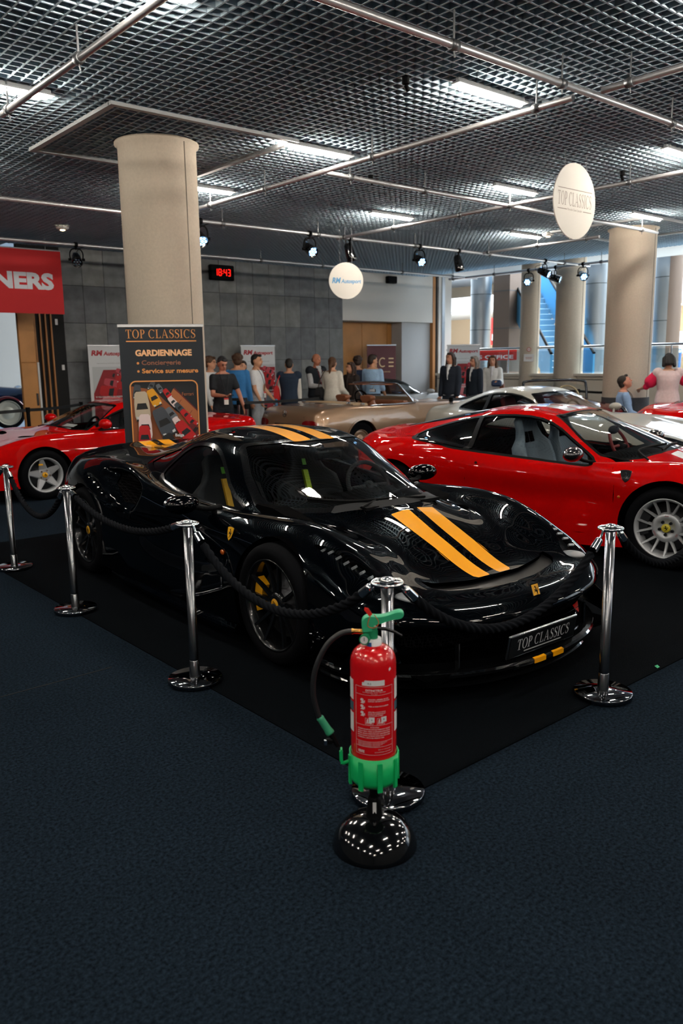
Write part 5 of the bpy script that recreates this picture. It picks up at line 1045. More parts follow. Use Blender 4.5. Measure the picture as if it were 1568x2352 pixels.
    part('lock_button', CHROME(), C, lambda b: [b.ball((x, y, z), (.05, .03, .018)) for x, y, z in ((2.50, .62, .95), (2.28, .74, .93), (2.28, -.74, .93), (2.50, -.62, .95))])
    arch_liner(C, wheels, y1=.82); underbody(C, -.7, 3.2, 1.4, .2)
    for sd in (1, -1):
        for xx in (0, 2.4): make_wheel(P, .320, .19, .19, 'disc', C, (xx, sd*.74, .32), sd)
    return C
def build_roadster(loc, ang):
    C = thing('classic_roadster', 'dark red and black open classic roadster with chrome windscreen frame', 'car', loc, ang); P = paint('paint_maroon', '#4f0d14', rough=.35); K = mat('paint_black', '#010204', .5, coat=.75, spec=0.0); wheels = [(0, .33, .37), (2.30, .33, .36)]
    cage = [[(x, y*.90, z*.98) for x, y, z in r] for r in PAG]
    G, N = surf_grid(cage, .04, .035); sh = Shell(G, N); cut_arches(sh, wheels)
    sh.cut(lambda V: np.maximum(np.maximum(1.04-V[:, 0], V[:, 0]-2.15), V[:, 1]-.60), 'hole'); sh.cut(lambda V: np.maximum(.60-V[:, 1]+.0*V[:, 0], V[:, 0]-.95), 'wing', ['body'])
    shell_part(sh, ['body'], 'body_shell', P, C); shell_part(sh, ['wing'], 'front_wing', K, C)
    for sd in (1, -1):
        part('headlight', CHROME(), C, lambda b: b.lathe([(0, -.10), (.08, -.08), (.105, 0), (.10, .012)], 20, o=(-.72, sd*.56, .74), R=np.array([[0, 0, -1], [0, 1, 0], [1, 0, 0.]])))
        part('headlight_glass', glass_mat('headlight_glass', (.9, .93, .95)), C, lambda b: b.ball((-.735, sd*.56, .74), (.02, .10, .10)))
        part('turn_lamp', mat('amber_lamp', '#a2480c', .2, coat=1), C, lambda b: b.ball((-.74, sd*.58, .58), (.03, .035, .03)))
    part('grille', CHROME(), C, lambda b: (b.tube(spline([(-.85, -.30, .46), (-.86, -.30, .66), (-.85, 0, .70), (-.86, .30, .66), (-.85, .30, .46), (-.85, 0, .43)], 5, True), .02, 8, closed=True), [b.cyl((-.86, -.26+.065*k, .46), (-.86, -.26+.065*k, .67), .006, n=5) for k in range(9)]))
    part('bumper', CHROME(), C, lambda b: b.tube(spline([(-.55, .80, .42), (-.85, .66, .42), (-.98, 0, .42), (-.85, -.66, .42), (-.55, -.80, .42)], 6), .04, 8))
    fw = [(1.00, -.60, .90), (1.05, -.59, 1.15), (1.08, -.52, 1.24), (1.09, 0, 1.255), (1.08, .52, 1.24), (1.05, .59, 1.15), (1.00, .60, .90)]
    part('windscreen_frame', mat('frame_black_chrome', '#3c3f44', .12, metal=1), C, lambda b: b.tube(spline(fw, 5), .024, 10)); part('windscreen', glass_mat('clear_car_glass', (.80, .84, .84)), C, lambda b: b.add([fw[0], fw[1], fw[3], fw[5], fw[6]], [(0, 1, 2, 3, 4)]))
    part('header_rail', P, C, lambda b: b.box((1.12, 0, 1.25), (.05, 1.0, .03), bev=.01)); cream = mat('wheel_cream', '#c9b48c', .5)
    steering(C, cream, 1.30, -.34, .95, r=.21, hubm=CHROME()); lea = mat('leather_maroon', '#4a1318', .6)
    for y in (.33, -.33): seat(C, lea, 1.55, y, .34, recl=.2, bucket=False, h=.52)
    part('dashboard', P, C, lambda b: b.box((1.10, 0, .84), (.16, 1.1, .16), bev=.04)); part('cabin_floor', DARK(), C, lambda b: b.box((1.6, 0, .3), (1.1, 1.2, .05))); part('mirror', CHROME(), C, lambda b: b.ball((1.02, -.30, .97), (.03, .07, .04)))
    arch_liner(C, wheels, y1=.76); underbody(C, -.7, 3.1, 1.3, .2)
    for sd in (1, -1):
        for xx in (0, 2.3): make_wheel(SILVER(), .33, .20, .17, 'wire', C, (xx, sd*.70, .33), sd)
    return C
def build_vintage(loc, ang):
    C = thing('vintage_car', 'vintage car with pale disc wheels glimpsed in the next hall', 'car', loc, ang); B = paint('paint_navy', '#0d1a30', rough=.3); R_ = paint('paint_oxblood', '#5a0d12', rough=.3); crm = mat('disc_cream', '#b9b19d', .4, metal=.3)
    part('bonnet', B, C, lambda b: b.loft([[(x, w*math.cos(t), z0+h*math.sin(t)) for t in np.linspace(0, PI, 13)]+[(x, -w, .55), (x, w, .55)] for x, w, z0, h in ((-.55, .30, .80, .26), (.2, .36, .84, .30), (1.1, .46, .88, .32))]))
    part('cabin_body', B, C, lambda b: b.loft([[(x, s*w, z) for s, w, z in ((1, .60, .55), (1, .66, .9), (1, .58, 1.12), (-1, .58, 1.12), (-1, .66, .9), (-1, .60, .55))] for x in (1.1, 1.8, 2.6, 3.1)], smooth=False))
    part('radiator', CHROME(), C, lambda b: b.box((-.60, 0, .78), (.10, .52, .62), bev=.03)); part('bumper', CHROME(), C, lambda b: b.tube(spline([(-.70, .85, .55), (-1.0, .5, .55), (-1.05, 0, .55), (-1.0, -.5, .55), (-.70, -.85, .55)], 5), .05, 8))
    part('windscreen', CHROME(), C, lambda b: b.tube([(1.12, -.55, 1.12), (1.20, -.55, 1.48), (1.20, .55, 1.48), (1.12, .55, 1.12)], .025, 8)); part('soft_top', B, C, lambda b: b.loft([[(x, s*w, z) for s, w, z in ((1, .58, 1.12), (1, .56, 1.5), (1, .40, 1.6), (-1, .40, 1.6), (-1, .56, 1.5), (-1, .58, 1.12))] for x in (1.22, 2.0, 2.9)]))
    for sd in (1, -1):
        part('headlamp', CHROME(), C, lambda b: b.ball((-.62, sd*.48, .98), (.16, .15, .15), 18, 10)); part('chassis_frame', R_, C, lambda b: b.box((1.2, sd*.45, .50), (3.6, .1, .14)))
        part('front_fender', R_, C, lambda b: b.loft([[(r*math.cos(t)*1.0, sd*(.62+dy), .38+r*math.sin(t)) for r, dy in ((.46, -.12), (.50, 0), (.46, .16), (.43, .16), (.43, -.12))] for t in np.linspace(.25, PI*.95, 14)]))
        for xx in (0, 2.9): make_wheel(crm, .43, .33, .15, 'disc', C, (xx, sd*.70, .43), sd)
        o = make_wheel(crm, .42, .32, .15, 'disc', C, (.85, sd*.72, .78), sd)
    return C
build_pista()
build_360((6.786, 3.19, .005), math.radians(100), 'bright red coupe with silver spoked wheel standing right of the black coupe')
build_360((12.35, 3.15, .005), math.radians(105), 'red coupe cut by the right edge, tail beside the seated man', detail=False)
build_348((3.62, 10.82, 0), 0.0)
build_gt((9.58, 5.10, .005), math.radians(90), 'silver grey coupe between the red coupe and the open roadster', 'paint_silver_grey', '#8f8d86')
build_gt((14.75, 13.7, 0), math.radians(180), 'silver car with a black soft roof behind the man in a dark suit', 'paint_silver_pale', '#b9bec2', roof=mat('canvas_black', '#0c0d0f', .85), detail=False)
build_pagoda((11.55, 11.05, 0), math.radians(180))
build_roadster((12.2, 8.1, 0), math.radians(52))
build_vintage((7.30, 23.0, 0), math.radians(176))
# ---------------------------------------------------------------- rope barrier
chr_ = CHROME(); pole_m = mat('stanchion_steel', '#8d9095', .2, metal=1.0); rope_m = mat('rope_black', '#101216', .9, spec=.04)
def stanchion(x, y, label, a=0.0):
    t = thing('rope_stanchion', label, 'stanchion', (x, y, .005), a, 'chrome rope stanchions round the black coupe')
    part('base', mat('stanchion_mirror', '#85888d', .05, metal=1.0), t, lambda b: b.lathe([(0, 0), (.138, 0), (.142, .003), (.142, .022), (.138, .0262), (.03, .0268), (0, .0268)], 64))
    part('pole', pole_m, t, lambda b: b.lathe([(.0235, .03), (.0235, .835), (0, .835)], 28))
    part('sleeve', pole_m, t, lambda b: b.lathe([(.030, .0265), (.028, .032), (.026, .115), (.0235, .118)], 28))
    def ring(b):
        b.lathe([(.024, .832), (.026, .842), (.026, .846)], 28); b.tube([(.056*math.cos(q), .056*math.sin(q), .846) for q in np.arange(36)*2*PI/36], .0065, 8, closed=True)
        for k in range(4): q = k*PI/2+PI/4; b.cyl((.02*math.cos(q), .02*math.sin(q), .846), (.056*math.cos(q), .056*math.sin(q), .846), .006, n=8)
    part('hook_ring', chr_, t, ring); part('top_cap', chr_, t, lambda b: b.lathe([(.027, .842), (.028, .856), (.024, .864), (.010, .868), (0, .869)], 28))
    return t
ST = [(1.965, 2.06), (1.99, 3.555), (2.02, 5.20), (2.11, 6.68), (2.12, 8.3)]
stanchion(*ST[0], 'chrome rope stanchion standing just behind the fire extinguisher'); stanchion(*ST[1], 'chrome rope stanchion beside the front wheel of the black coupe')
stanchion(*ST[2], 'chrome rope stanchion beside the rear wheel of the black coupe'); stanchion(*ST[3], 'chrome rope stanchion at the left edge of the photo before the star wheel')
stanchion(3.40, 2.02, 'chrome rope stanchion right of the number plate beside the red coupe')
def rope(p, q, low, label):
    """twisted rope hung between two rings, lowest point at height low"""
    p = np.array([*p, .848]); q = np.array([*q, .848]); d = (q-p)/np.linalg.norm(q-p); p = p+d*.058; q = q-d*.058; n = 70; L = np.linalg.norm(q-p)
    s = np.linspace(0, 1, n); sag = (p[2]-low); path = p+(q-p)*s[:, None]; path[:, 2] -= sag*(4*s*(1-s))**.9
    t = thing('barrier_rope', label, 'rope', tuple((p+q)/2), 0, 'black twisted ropes of the barrier'); c = (p+q)/2
    i0, i1 = 4, n-5; P = spline(path[i0:i1+1:3], 12); ln = np.linalg.norm(np.diff(P, axis=0), axis=1).sum(); tw = ln/len(P)*(2*PI/.17)
    part('twisted_cord', rope_m, t, lambda b: b.tube(P-c, .0185, 24, twist=tw, sec=lambda a: 1+.16*math.cos(4*a)))
    for e, f, g in ((0, 2, i0), (n-1, n-3, i1)):
        def end(b): b.cyl(path[f]-c, path[g]-c, .0185, .0205, 16); b.ball(path[f]-c, .0185, 12, 8)
        part('end_cap', chr_, t, end)
        part('hook', chr_, t, lambda b: b.tube(spline([path[f]-c, (path[e]+path[f])/2-c+np.array([0, 0, -.004]), path[e]-c+np.array([0, 0, .006]), path[e]-c+d*(-.01 if e == 0 else .01)+np.array([0, 0, -.008])], 5), .006, 8))
rope(ST[0], ST[1], .578, 'black rope hanging before the front wheel of the black coupe'); rope(ST[1], ST[2], .71, 'black rope hanging along the door of the black coupe'); rope(ST[2], ST[3], .56, 'black rope hanging left of the rear wheel of the black coupe')
rope(ST[3], ST[4], .66, 'black rope leaving past the left edge of the photo'); rope(ST[0], (3.40, 2.02), .53, 'black rope hanging across the nose of the black coupe'); rope((3.40, 2.02), (4.62, 2.04), .58, 'black rope hanging before the silver spoked wheel of the red coupe')
stanchion(4.62, 2.04, 'chrome rope stanchion out of the photo right of the red coupe wheel')
# ---------------------------------------------------------------- fire extinguisher on its stand
Ex, Ey = 1.713, 1.865; fa = math.radians(-40.35)       # local x runs to the viewer's right, -y to the viewer
T = thing('extinguisher_stand', 'glossy black dome stand with a green cup carrying the red extinguisher', 'stand', (Ex, Ey, 0), fa)
part('dome', mat('dome_black', '#06070a', .10, coat=1.0), T, lambda b: b.lathe([(.148, 0), (.148, .005), (.145, .014), (.136, .040), (.118, .066), (.090, .088), (.056, .102), (.025, .108), (0, .109)], 72))
part('tube', BLK(), T, lambda b: (b.cyl((0, 0, .10), (0, 0, .265), .0155, n=20), b.lathe([(.031, .102), (.028, .114), (.023, .170), (.018, .180)], 20)))
part('tube_label', mat('label_white', '#d7dade', .5), T, lambda b: b.box((.0, -.0245, .148), (.012, .003, .04)))
part('dome_sticker', mat('sticker_grey', '#8d97a0', .4), T, lambda b: b.add([(.112*math.cos(a)*r+.0, .112*math.sin(a)*r, z) for a, r, z in ((-.62, 1.095, .0595), (-.42, 1.095, .0595), (-.42, 1.235, .030), (-.62, 1.235, .030))], [(0, 1, 2, 3)]))
grn = mat('plastic_green', '#0fae62', .4)
def cup(b):
    b.lathe([(0, .300), (.070, .300), (.078, .312), (.0805, .32), (.0815, .405), (.078, .405), (.076, .33), (0, .325)], 48)
    for k in range(8): q = 2*PI*k/8+.2; b.box((.081*math.cos(q), .081*math.sin(q), .345), (.008, .016, .10), R=rotz(q))
    b.tube([(-.078, -.01, .372), (-.102, -.02, .368), (-.108, -.02, .378), (-.108, -.02, .412)], .006, 8); b.box((-.107, -.02, .395), (.006, .02, .05))
cp_ = part('cup', grn, T, cup); cp_.location = (0, 0, -.065); cp_.scale = (1.03, 1.03, 1.03)
E_ = thing('fire_extinguisher', 'red fire extinguisher with a bright green handle and white printed label', 'fire extinguisher', (Ex, Ey, .272), fa); E_.scale = (1.034, 1.034, 1.034)
red_e = mat('extinguisher_red', '#cc0d16', .25, coat=1.0)
part('cylinder', red_e, E_, lambda b: b.lathe([(0, .0), (.066, .0), (.0735, .012), (.0745, .03), (.0745, .385), (.072, .402), (.064, .420), (.050, .433), (.034, .440), (.026, .443), (.026, .455), (0, .455)], 64))
part('neck_label', mat('label_white', '#d7dade', .5), E_, lambda b: b.lathe([(.0285, .437), (.0275, .462), (.0, .463)], 28))
bl = mat('label_blue', '#2b6ab0', .5); wl = mat('print_white', '#d9c9cc', .5)
def wrap(polys, r, sub=.006):
    """lay flat print round the cylinder (x is the arc, front is -y)"""
    V, F = [], []
    for p in polys:
        xs = [q[0] for q in p]; b = len(V)
        V += [(r*math.sin(x/r), -r*math.cos(x/r), z) for x, z in p]; ar = sum(p[i][0]*p[(i+1) % len(p)][1]-p[(i+1) % len(p)][0]*p[i][1] for i in range(len(p)))
        f = tuple(range(b, b+len(p))); F.append(f if ar > 0 else f[::-1])
    return V, F
def strips(x0, y0, x1, y1, n=10): return [p for k in range(n) for p in _rect(x0+(x1-x0)*k/n, y0, x0+(x1-x0)*(k+1)/n, y1)]
def wrapped(name, polys, m, r=.0751): V, F = wrap(polys, r); return mesh_obj(name, V, F, m, E_)
def wframe(x0, y0, x1, y1, w): return strips(x0, y0, x1, y0+w)+strips(x0, y1-w, x1, y1)+strips(x0, y0+w, x0+w, y1-w, 1)+strips(x1-w, y0+w, x1, y1-w, 1)
LW = .066; P_ = []
P_ += wframe(-LW, .095, LW, .325, .0009)+strips(-LW, .298, LW, .2988)+strips(-LW, .196, LW, .1968)+strips(-LW, .140, LW, .1408)+strips(-LW, .122, LW, .1228)
P_ += text_line('EXTINCTEUR', 0, .311, .0065, .056, center=True, bold=.03)+text_line('6 LITRES EAU AVEC ADDITIF', 0, .3055, .003, .075, center=True)+text_line('21 A  233 B', 0, .3005, .0028, .02, center=True)
for z, tt in ((.282, ('DEGAGER L APPAREIL DE SON', 'SUPPORT. RETIRER LA GOUPILLE')), (.259, ('VISER LA BASE DES FLAMMES',)), (.240, ('APPUYER A FOND SUR LE', 'LEVIER DE COMMANDE ET', 'CONTROLER LE DEBIT'))):
    for k, s in enumerate(tt): P_ += text_line(s, -.020, z-.006*k, .0036, min(.072, .0027*len(s)), bold=.02)
P_ += text_line('ATTENTION', 0, .188, .0036, .028, center=True, bold=.02)
rr = random.Random(5)
for k, s in enumerate(('UTILISABLE SUR INSTALLATION ELECTRIQUE SOUS TENSION', 'JUSQU A 1000 V. TENIR LE DIFFUSEUR A PLUS DE UN', 'METRE. NE PAS ORIENTER SUR UNE PERSONNE', 'EVITER LE CONTACT DU PRODUIT EXTINCTEUR AVEC LA PEAU', 'CONSERVER A L ABRI DU GEL. PRESSION: 15 BAR')): P_ += text_line(s, -.058, .181-.0072*k, .0038, .112 if k < 4 else .09, bold=.02)
for k in range(5): P_ += text_line('VERIFIER PERIODIQUEMENT. RECHARGER APRES USAGE'[:46-4*k], -.058, .1355-.0032*k+.0, .0021, .10-.008*k)
P_ += text_line('VERIFIE', -.058, .101, .009, .024, bold=.04)+text_line('CONTROLE ANNUEL', .0, .103, .003, .058)+text_line('EN 3-7 FRANCE', .012, .112, .0026, .045)
wrapped('printed_label', P_, wl)
wrapped('sticker', strips(-.040, .329, .034, .340, 8)+[p for p in strips(-.030, .329, -.0, .347, 4)]+[[(-.034, .340), (-.030, .340), (-.030, .347)]]+strips(.0, .340, .034, .347, 4), mat('label_white', '#d7dade', .5), .0753); wrapped('lettering', text_line('R3', -.021, .3335, .007, .011), mat('print_grey', '#4b5158', .6), .0756)
icon = []
for z in (.275, .254, .232): icon += [[(-.045+.006*math.cos(t)+.004, z+.006+.005*math.sin(t)) for t in np.linspace(0, 2*PI, 9)[:-1]], [(-.047, z-.006), (-.034, z-.006), (-.036, z+.004), (-.042, z)], [(-.036, z), (-.031, z-.004), (-.031, z+.006)]]
for x in (-.030, .008): icon += wframe(x, .199, x+.026, .221, .0008)+[[(x+.003, .203), (x+.022, .203), (x+.022, .206), (x+.003, .206)], [(x+.004, .207), (x+.010, .207), (x+.010, .218), (x+.006, .218)], [(x+.012, .205), (x+.018, .201), (x+.022, .208), (x+.015, .211)]]
wrapped('pictogram', icon, wl)
wrapped('sticker', strips(-.018, .207, .000, .2245, 3)+strips(.022, .207, .040, .2245, 3), mat('label_white', '#d7dade', .5), .0753); wrapped('lettering', text_line('A', -.011, .213, .006, .005, bold=.02)+text_line('B', .029, .213, .006, .005, bold=.02), mat('print_grey', '#4b5158', .6), .0756)
for sx in (1, -1): wrapped('side_label', strips(sx*.079, .27, sx*.110, .338, 4)+strips(sx*.079, .160, sx*.110, .225, 4), mat('label_white', '#d7dade', .5)); wrapped('side_label', strips(sx*.079, .232, sx*.110, .262, 4), mat('label_teal', '#3b5a68', .5))
V_, F_ = wrap(strips(-.022, .442, -.006, .456, 3), .0290); mesh_obj('neck_print', V_, F_, bl, E_)
wrapped('scratch', [[(.052, .372), (.060, .378), (.056, .385), (.050, .380)]], mat('label_white', '#d7dade', .5), .0752)
gd_ = mat('valve_green', '#1d7d55', .4)
part('valve', gd_, E_, lambda b: (b.cyl((0, 0, .455), (0, 0, .492), .016, n=20), b.box((-.004, 0, .488), (.036, .026, .028), bev=.005)))
part('gauge', gd_, E_, lambda b: b.cyl((-.024, -.012, .466), (-.029, -.030, .466), .0165, n=24)); part('gauge_dial', mat('label_white', '#c9ced2', .3), E_, lambda b: b.cyl((-.029, -.030, .466), (-.0293, -.0312, .466), .0125, n=24)); part('gauge_needle', BLK(), E_, lambda b: b.box((-.029, -.0316, .469), (.002, .001, .012)))
hp = [(-.034, .49), (-.036, .515), (-.030, .532), (-.012, .540), (.015, .538), (.040, .541), (.070, .552), (.088, .555), (.098, .548), (.096, .536), (.085, .530), (.060, .526), (.030, .515), (.006, .508), (-.004, .496), (-.006, .485), (-.030, .482)]
def handle(b):
    c = spline(hp, 4, closed=True); rg = []
    for y, k in ((-.016, .86), (-.013, .97), (0, 1.0), (.013, .97), (.016, .86)): m = c.mean(0); rg.append([(m[0]+(x-m[0])*(1-(1-k)*.25), y, m[1]+(z-m[1])*k) for x, z in c])
    b.loft(rg, smooth=True)
part('squeeze_handle', mat('handle_green', '#34a87b', .4), E_, handle)
part('lower_lever', BLK(), E_, lambda b: b.loft([[(x, -.008, z), (x, .008, z), (x, .008, z+.006), (x, -.008, z+.006)] for x, z in ((.0, .492), (.04, .489), (.070, .478), (.094, .464))], smooth=False))
part('seal_tag', mat('tag_red', '#d8261c', .5), E_, lambda b: (b.prism([(0, 0), (.010, .006), (-.002, .026), (-.014, .030), (-.016, .022)], .002, o=(-.012, -.016, .540), R=np.array([[1, 0, 0], [0, 0, -1], [0, 1, 0.]]))))
part('seal_wire', mat('seal_orange', '#c8501c', .5), E_, lambda b: b.tube(spline([(-.006, -.017, .548), (-.016, -.018, .52), (-.014, -.017, .505), (.006, -.017, .502), (.018, -.017, .520), (.004, -.016, .545)], 5), .0012, 5))
part('hose_fitting', mat('brass', '#b98a4a', .25, metal=1.0), E_, lambda b: (b.cyl((-.030, 0, .484), (-.062, -.002, .486), .0085, n=6), b.cyl((-.062, -.002, .486), (-.068, -.002, .486), .0100, n=14)))
hs = spline([(-.066, -.002, .486), (-.105, -.008, .480), (-.150, -.014, .442), (-.186, -.020, .365), (-.194, -.022, .285), (-.180, -.022, .215), (-.172, -.022, .198)], 8)
part('hose', mat('hose_black', '#14161a', .5), E_, lambda b: b.tube(hs, .0085, 14))
def grip(b):
    b.lathe([(.010, 0), (.0125, .004), (.0115, .012), (.0125, .05), (.0145, .062), (.0145, .067), (.0, .068)], 18, o=(-.176, -.022, .205), R=frame_to(np.array([.036, 0, -.060])))
part('hose_grip', mat('grip_green', '#35946f', .45), E_, grip)
part('nozzle', BLK(), E_, lambda b: (b.cyl((-.143, -.022, .150), (-.118, -.022, .102), .0095, .007, 14), b.box((-.146, -.026, .122), (.026, .014, .018), bev=.004))); part('nozzle_clip', CHROME(), E_, lambda b: b.box((-.157, -.030, .120), (.010, .010, .016)))
# ---------------------------------------------------------------- spotlights on the pipes
led = mat('spot_led', '#8cc4ff', emit=5.5)
def spotlight(x, y, label, aim, lit=True, zt=PZ):
    t = thing('stage_spotlight', label, 'spotlight', (x, y, zt), 0, 'black stage spotlights on the pipes'); c = np.array([0, 0, -.24]); d = np.array(aim, float)-np.array([x, y, zt])-c; d /= np.linalg.norm(d); R = frame_to(d)
    part('housing', GLOSSBLK(), t, lambda b: b.lathe([(0, -.17), (.05, -.165), (.070, -.13), (.076, -.05), (.085, .06), (.088, .12), (.084, .125), (.080, .10), (0, .095)], 26, o=c, R=R))
    h = np.array([d[1], -d[0], 0]); h /= np.linalg.norm(h)
    part('yoke', BLK(), t, lambda b: b.tube(spline([c+h*.10, c+h*.105+np.array([0, 0, .10]), c+h*.06+np.array([0, 0, .17]), c-h*.06+np.array([0, 0, .17]), c-h*.105+np.array([0, 0, .10]), c-h*.10], 4), .011, 8)); part('knob', BLK(), t, lambda b: [b.cyl(c+s*h*.085, c+s*h*.135, .022, n=10) for s in (1, -1)])
    part('clamp', BLK(), t, lambda b: (b.cyl((0, 0, -.08), (0, 0, -.02), .016, n=10), b.lathe([(.026, -.025), (.042, -.025), (.042, .025), (.026, .025)], 14, o=(0, 0, 0), R=frame_to((1, 0, 0) if abs(y-10.45) < .1 or abs(y-13.67) < .1 else (0, 1, 0)))))
    part('cable', BLK(), t, lambda b: b.tube(spline([c+np.array([0, .05, -.02])-d*.16, c-d*.22+np.array([.06, .05, .06]), np.array([.10, .02, -.04]), np.array([.22, 0, .0])], 5), .005, 5)); part('display', mat('display_blue', '#6fb8ff', emit=2.0), t, lambda b: b.box(c-d*.10+np.array([0, 0, .078])*abs(d[1]), (.035, .02, .012)))
    for q in range(7):
        rr_ = 0 if q == 0 else .048; a = q*PI/3; part('lens', led if lit else mat('lens_dim', '#27384a', .1, coat=1), t, lambda b: b.lathe([(.020, .101), (.012, .108), (0, .110)], 10, o=c+R@np.array([rr_*math.cos(a), rr_*math.sin(a), 0]), R=R))
    if lit:
        ld = bpy.data.lights.new('spot_beam', 'SPOT'); ld.energy = SPOT_POWER; ld.color = (.82, .92, 1.0); ld.spot_size = math.radians(46); ld.spot_blend = .6; ld.shadow_soft_size = .07
        lo = bpy.data.objects.new('spot_beam', ld); COL.objects.link(lo); lo.parent = t; lo.location = tuple(c+d*.14); lo.rotation_euler = Vector(d).to_track_quat('-Z', 'Y').to_euler()
spotlight(8.30, 10.45, 'stage spotlight with a lit lens left of the small round hanging sign', (7.6, 5.5, .6)); spotlight(9.15, 10.45, 'dark stage spotlight hanging just above the small round sign', (9.9, 9.9, .0), False)
spotlight(10.80, 10.45, 'stage spotlight with a bright blue white lens right of the small round sign', (9.0, 4.6, .4)); spotlight(11.85, 10.45, 'dark upright stage spotlight above the open gold car', (12.3, 9.8, 0), False)
spotlight(15.75, 11.75, 'stage spotlight aimed left in front of the first beige pillar', (9.5, 9.6, 1.0)); spotlight(14.55, 10.45, 'larger stage spotlight aimed right between the two beige pillars', (15.6, 4.0, .5))
spotlight(15.75, 11.02, 'stage spotlight aimed right in front of the second beige pillar', (18.2, 5.0, 1.2)); spotlight(15.75, 10.32, 'stage spotlight glaring blue white left of the right concrete column', (11.0, 4.6, 0.2))
spotlight(5.80, 13.67, 'stage spotlight beside the red hanging banner', (4.4, 9.5, .6), False); spotlight(6.3, 10.45, 'stage spotlight half hidden behind the left concrete column', (5.0, 6.0, .6))
def small(name, label, cat, c, fn, m): t = thing(name, label, cat, c); part('body', m, t, fn); return t
small('wall_speaker', 'small black box speaker on the white bulkhead under the ceiling', 'speaker', (15.0, 15.52, 3.72), lambda b: b.box((0, 0, 0), (.30, .16, .18), bev=.02), BLK())
for i, (x, y, lb) in enumerate(((12.6, 9.0, 'tiny round ceiling lamp near the far right tube'), (13.1, 8.85, 'flat pale ceiling lamp near the right concrete column'), (5.4, 13.2, 'tiny warm ceiling lamp left of the concrete column'))):
    t = small('ceiling_lamp', lb, 'lamp', (x, y, CEIL-.03), lambda b: b.lathe([(.10, .02), (.10, -.01), (.07, -.03), (0, -.035)], 20), mat('lamp_shell', '#cfcfcb', .5)); part('bulb', mat('bulb_warm', '#ffd9a8', emit=6), t, lambda b: b.ball((0, 0, -.035), (.04, .04, .015)))
# clock
t = thing('digital_clock', 'black digital wall clock with red figures reading 18:43', 'clock', (9.83, 15.50, 3.60)); part('case', BLK(), t, lambda b: b.box((0, 0, 0), (.60, .12, .32), bev=.02))
M = Matrix(((1, 0, 0, 0), (0, 0, -1, -.061), (0, 1, 0, 0), (0, 0, 0, 1))); SEG = {'1': 'bc', '8': 'abcdefg', '4': 'bcfg', '3': 'abcdg'}
def seg7(ch, x, y, w, h, s):
    r = {'a': (x+s, y+h-s, x+w-s, y+h), 'g': (x+s, y+h/2-s/2, x+w-s, y+h/2+s/2), 'd': (x+s, y, x+w-s, y+s), 'f': (x, y+h/2, x+s, y+h-s*.4), 'b': (x+w-s, y+h/2, x+w, y+h-s*.4), 'e': (x, y+s*.4, x+s, y+h/2), 'c': (x+w-s, y+s*.4, x+w, y+h/2)}
    return [p for k in SEG[ch] for p in _rect(*r[k])]
dg = seg7('1', -.20, -.075, .06, .15, .018)+seg7('8', -.115, -.075, .08, .15, .018)+seg7('4', .02, -.075, .08, .15, .018)+seg7('3', .115, -.075, .08, .15, .018)+_rect(-.013, -.03, .003, -.014)+_rect(-.013, .02, .003, .036)
print_polys('digits', dg, mat('digit_red', '#ff1408', emit=1.6), t, M, .002)
# notices on the first beige pillar
t = thing('wall_notice', 'white paper notice taped on the first beige pillar', 'notice', (16.556, 12.285, 1.68), math.radians(-53)); part('sheet', mat('label_white', '#d7dade', .5), t, lambda b: b.box((0, -.02, 0), (.24, .004, .18))); M2 = Matrix(((1, 0, 0, 0), (0, 0, -1, -.022), (0, 1, 0, 0), (0, 0, 0, 1)))
print_polys('lettering', _rect(-.08, .0, .08, .012)+_rect(-.07, -.03, .07, -.018), mat('print_pale_red', '#c08a86', .6), t, M2, .001)
t = thing('round_sticker', 'small round red and white sticker above the pillar notice', 'sticker', (16.556, 12.285, 1.88), math.radians(-53)); part('disc', mat('label_white', '#d7dade', .5), t, lambda b: b.cyl((0, -.018, 0), (0, -.022, 0), .05, n=24)); print_polys('ring', _ring(0, 0, .05, .05, .012, .012)+_rect(-.02, -.006, .02, .006), mat('sign_red', '#c8201c', .5), t, M2, .001)
# green scrap on the floor, white specks
t = thing('paper_scrap', 'small green scrap of paper lying on the dark carpet at the right', 'litter', (3.93, 2.02, .012)); part('leaf', mat('scrap_green', '#3fae7c', .6), t, lambda b: b.add([(-.012, -.008, -.004), (.010, -.010, -.002), (.016, .008, .004), (-.006, .012, .001), (0, 0, .006)], [(0, 1, 4), (1, 2, 4), (2, 3, 4), (3, 0, 4)]))
# ---------------------------------------------------------------- hanging discs, banners, belt barriers
def disc(name, label, cat, c, r, ang, polys, wires):
    t = thing(name, label, cat, c, ang); part('panel', mat('disc_white', '#d8d6d0', .55), t, lambda b: b.cyl((0, .006, 0), (0, -.006, 0), r, n=72)); M = Matrix(((1, 0, 0, 0), (0, 0, -1, -.006), (0, 1, 0, 0), (0, 0, 0, 1)))
    for i, (P, m) in enumerate(polys): print_polys('lettering', P, m, t, M, .0015)
    for x in wires: part('wire', mat('wire_grey', '#8a8c90', .4, metal=.8), t, lambda b: b.cyl((x, 0, math.sqrt(r*r-x*x)), (x, 0, CEIL-c[2]), .0022, n=5))
gp = mat('print_warm_grey', '#8a8078', .6)
disc('hanging_sign', 'large white disc sign lettered TOP CLASSICS hanging from the ceiling', 'sign', (8.07, 5.43, 3.36), .40, 0.0, [(text_line('TOP CLASSICS', -.325, -.055, .14, .65, serif=True)+_rect(-.325, .115, .325, .123)+_rect(-.325, -.10, -.15, -.092)+_rect(.16, -.10, .325, -.092)+text_line('Mercedes Classic Specialist', 0, -.105, .026, .28, center=True, bold=.0), gp)], (-.2, .2))
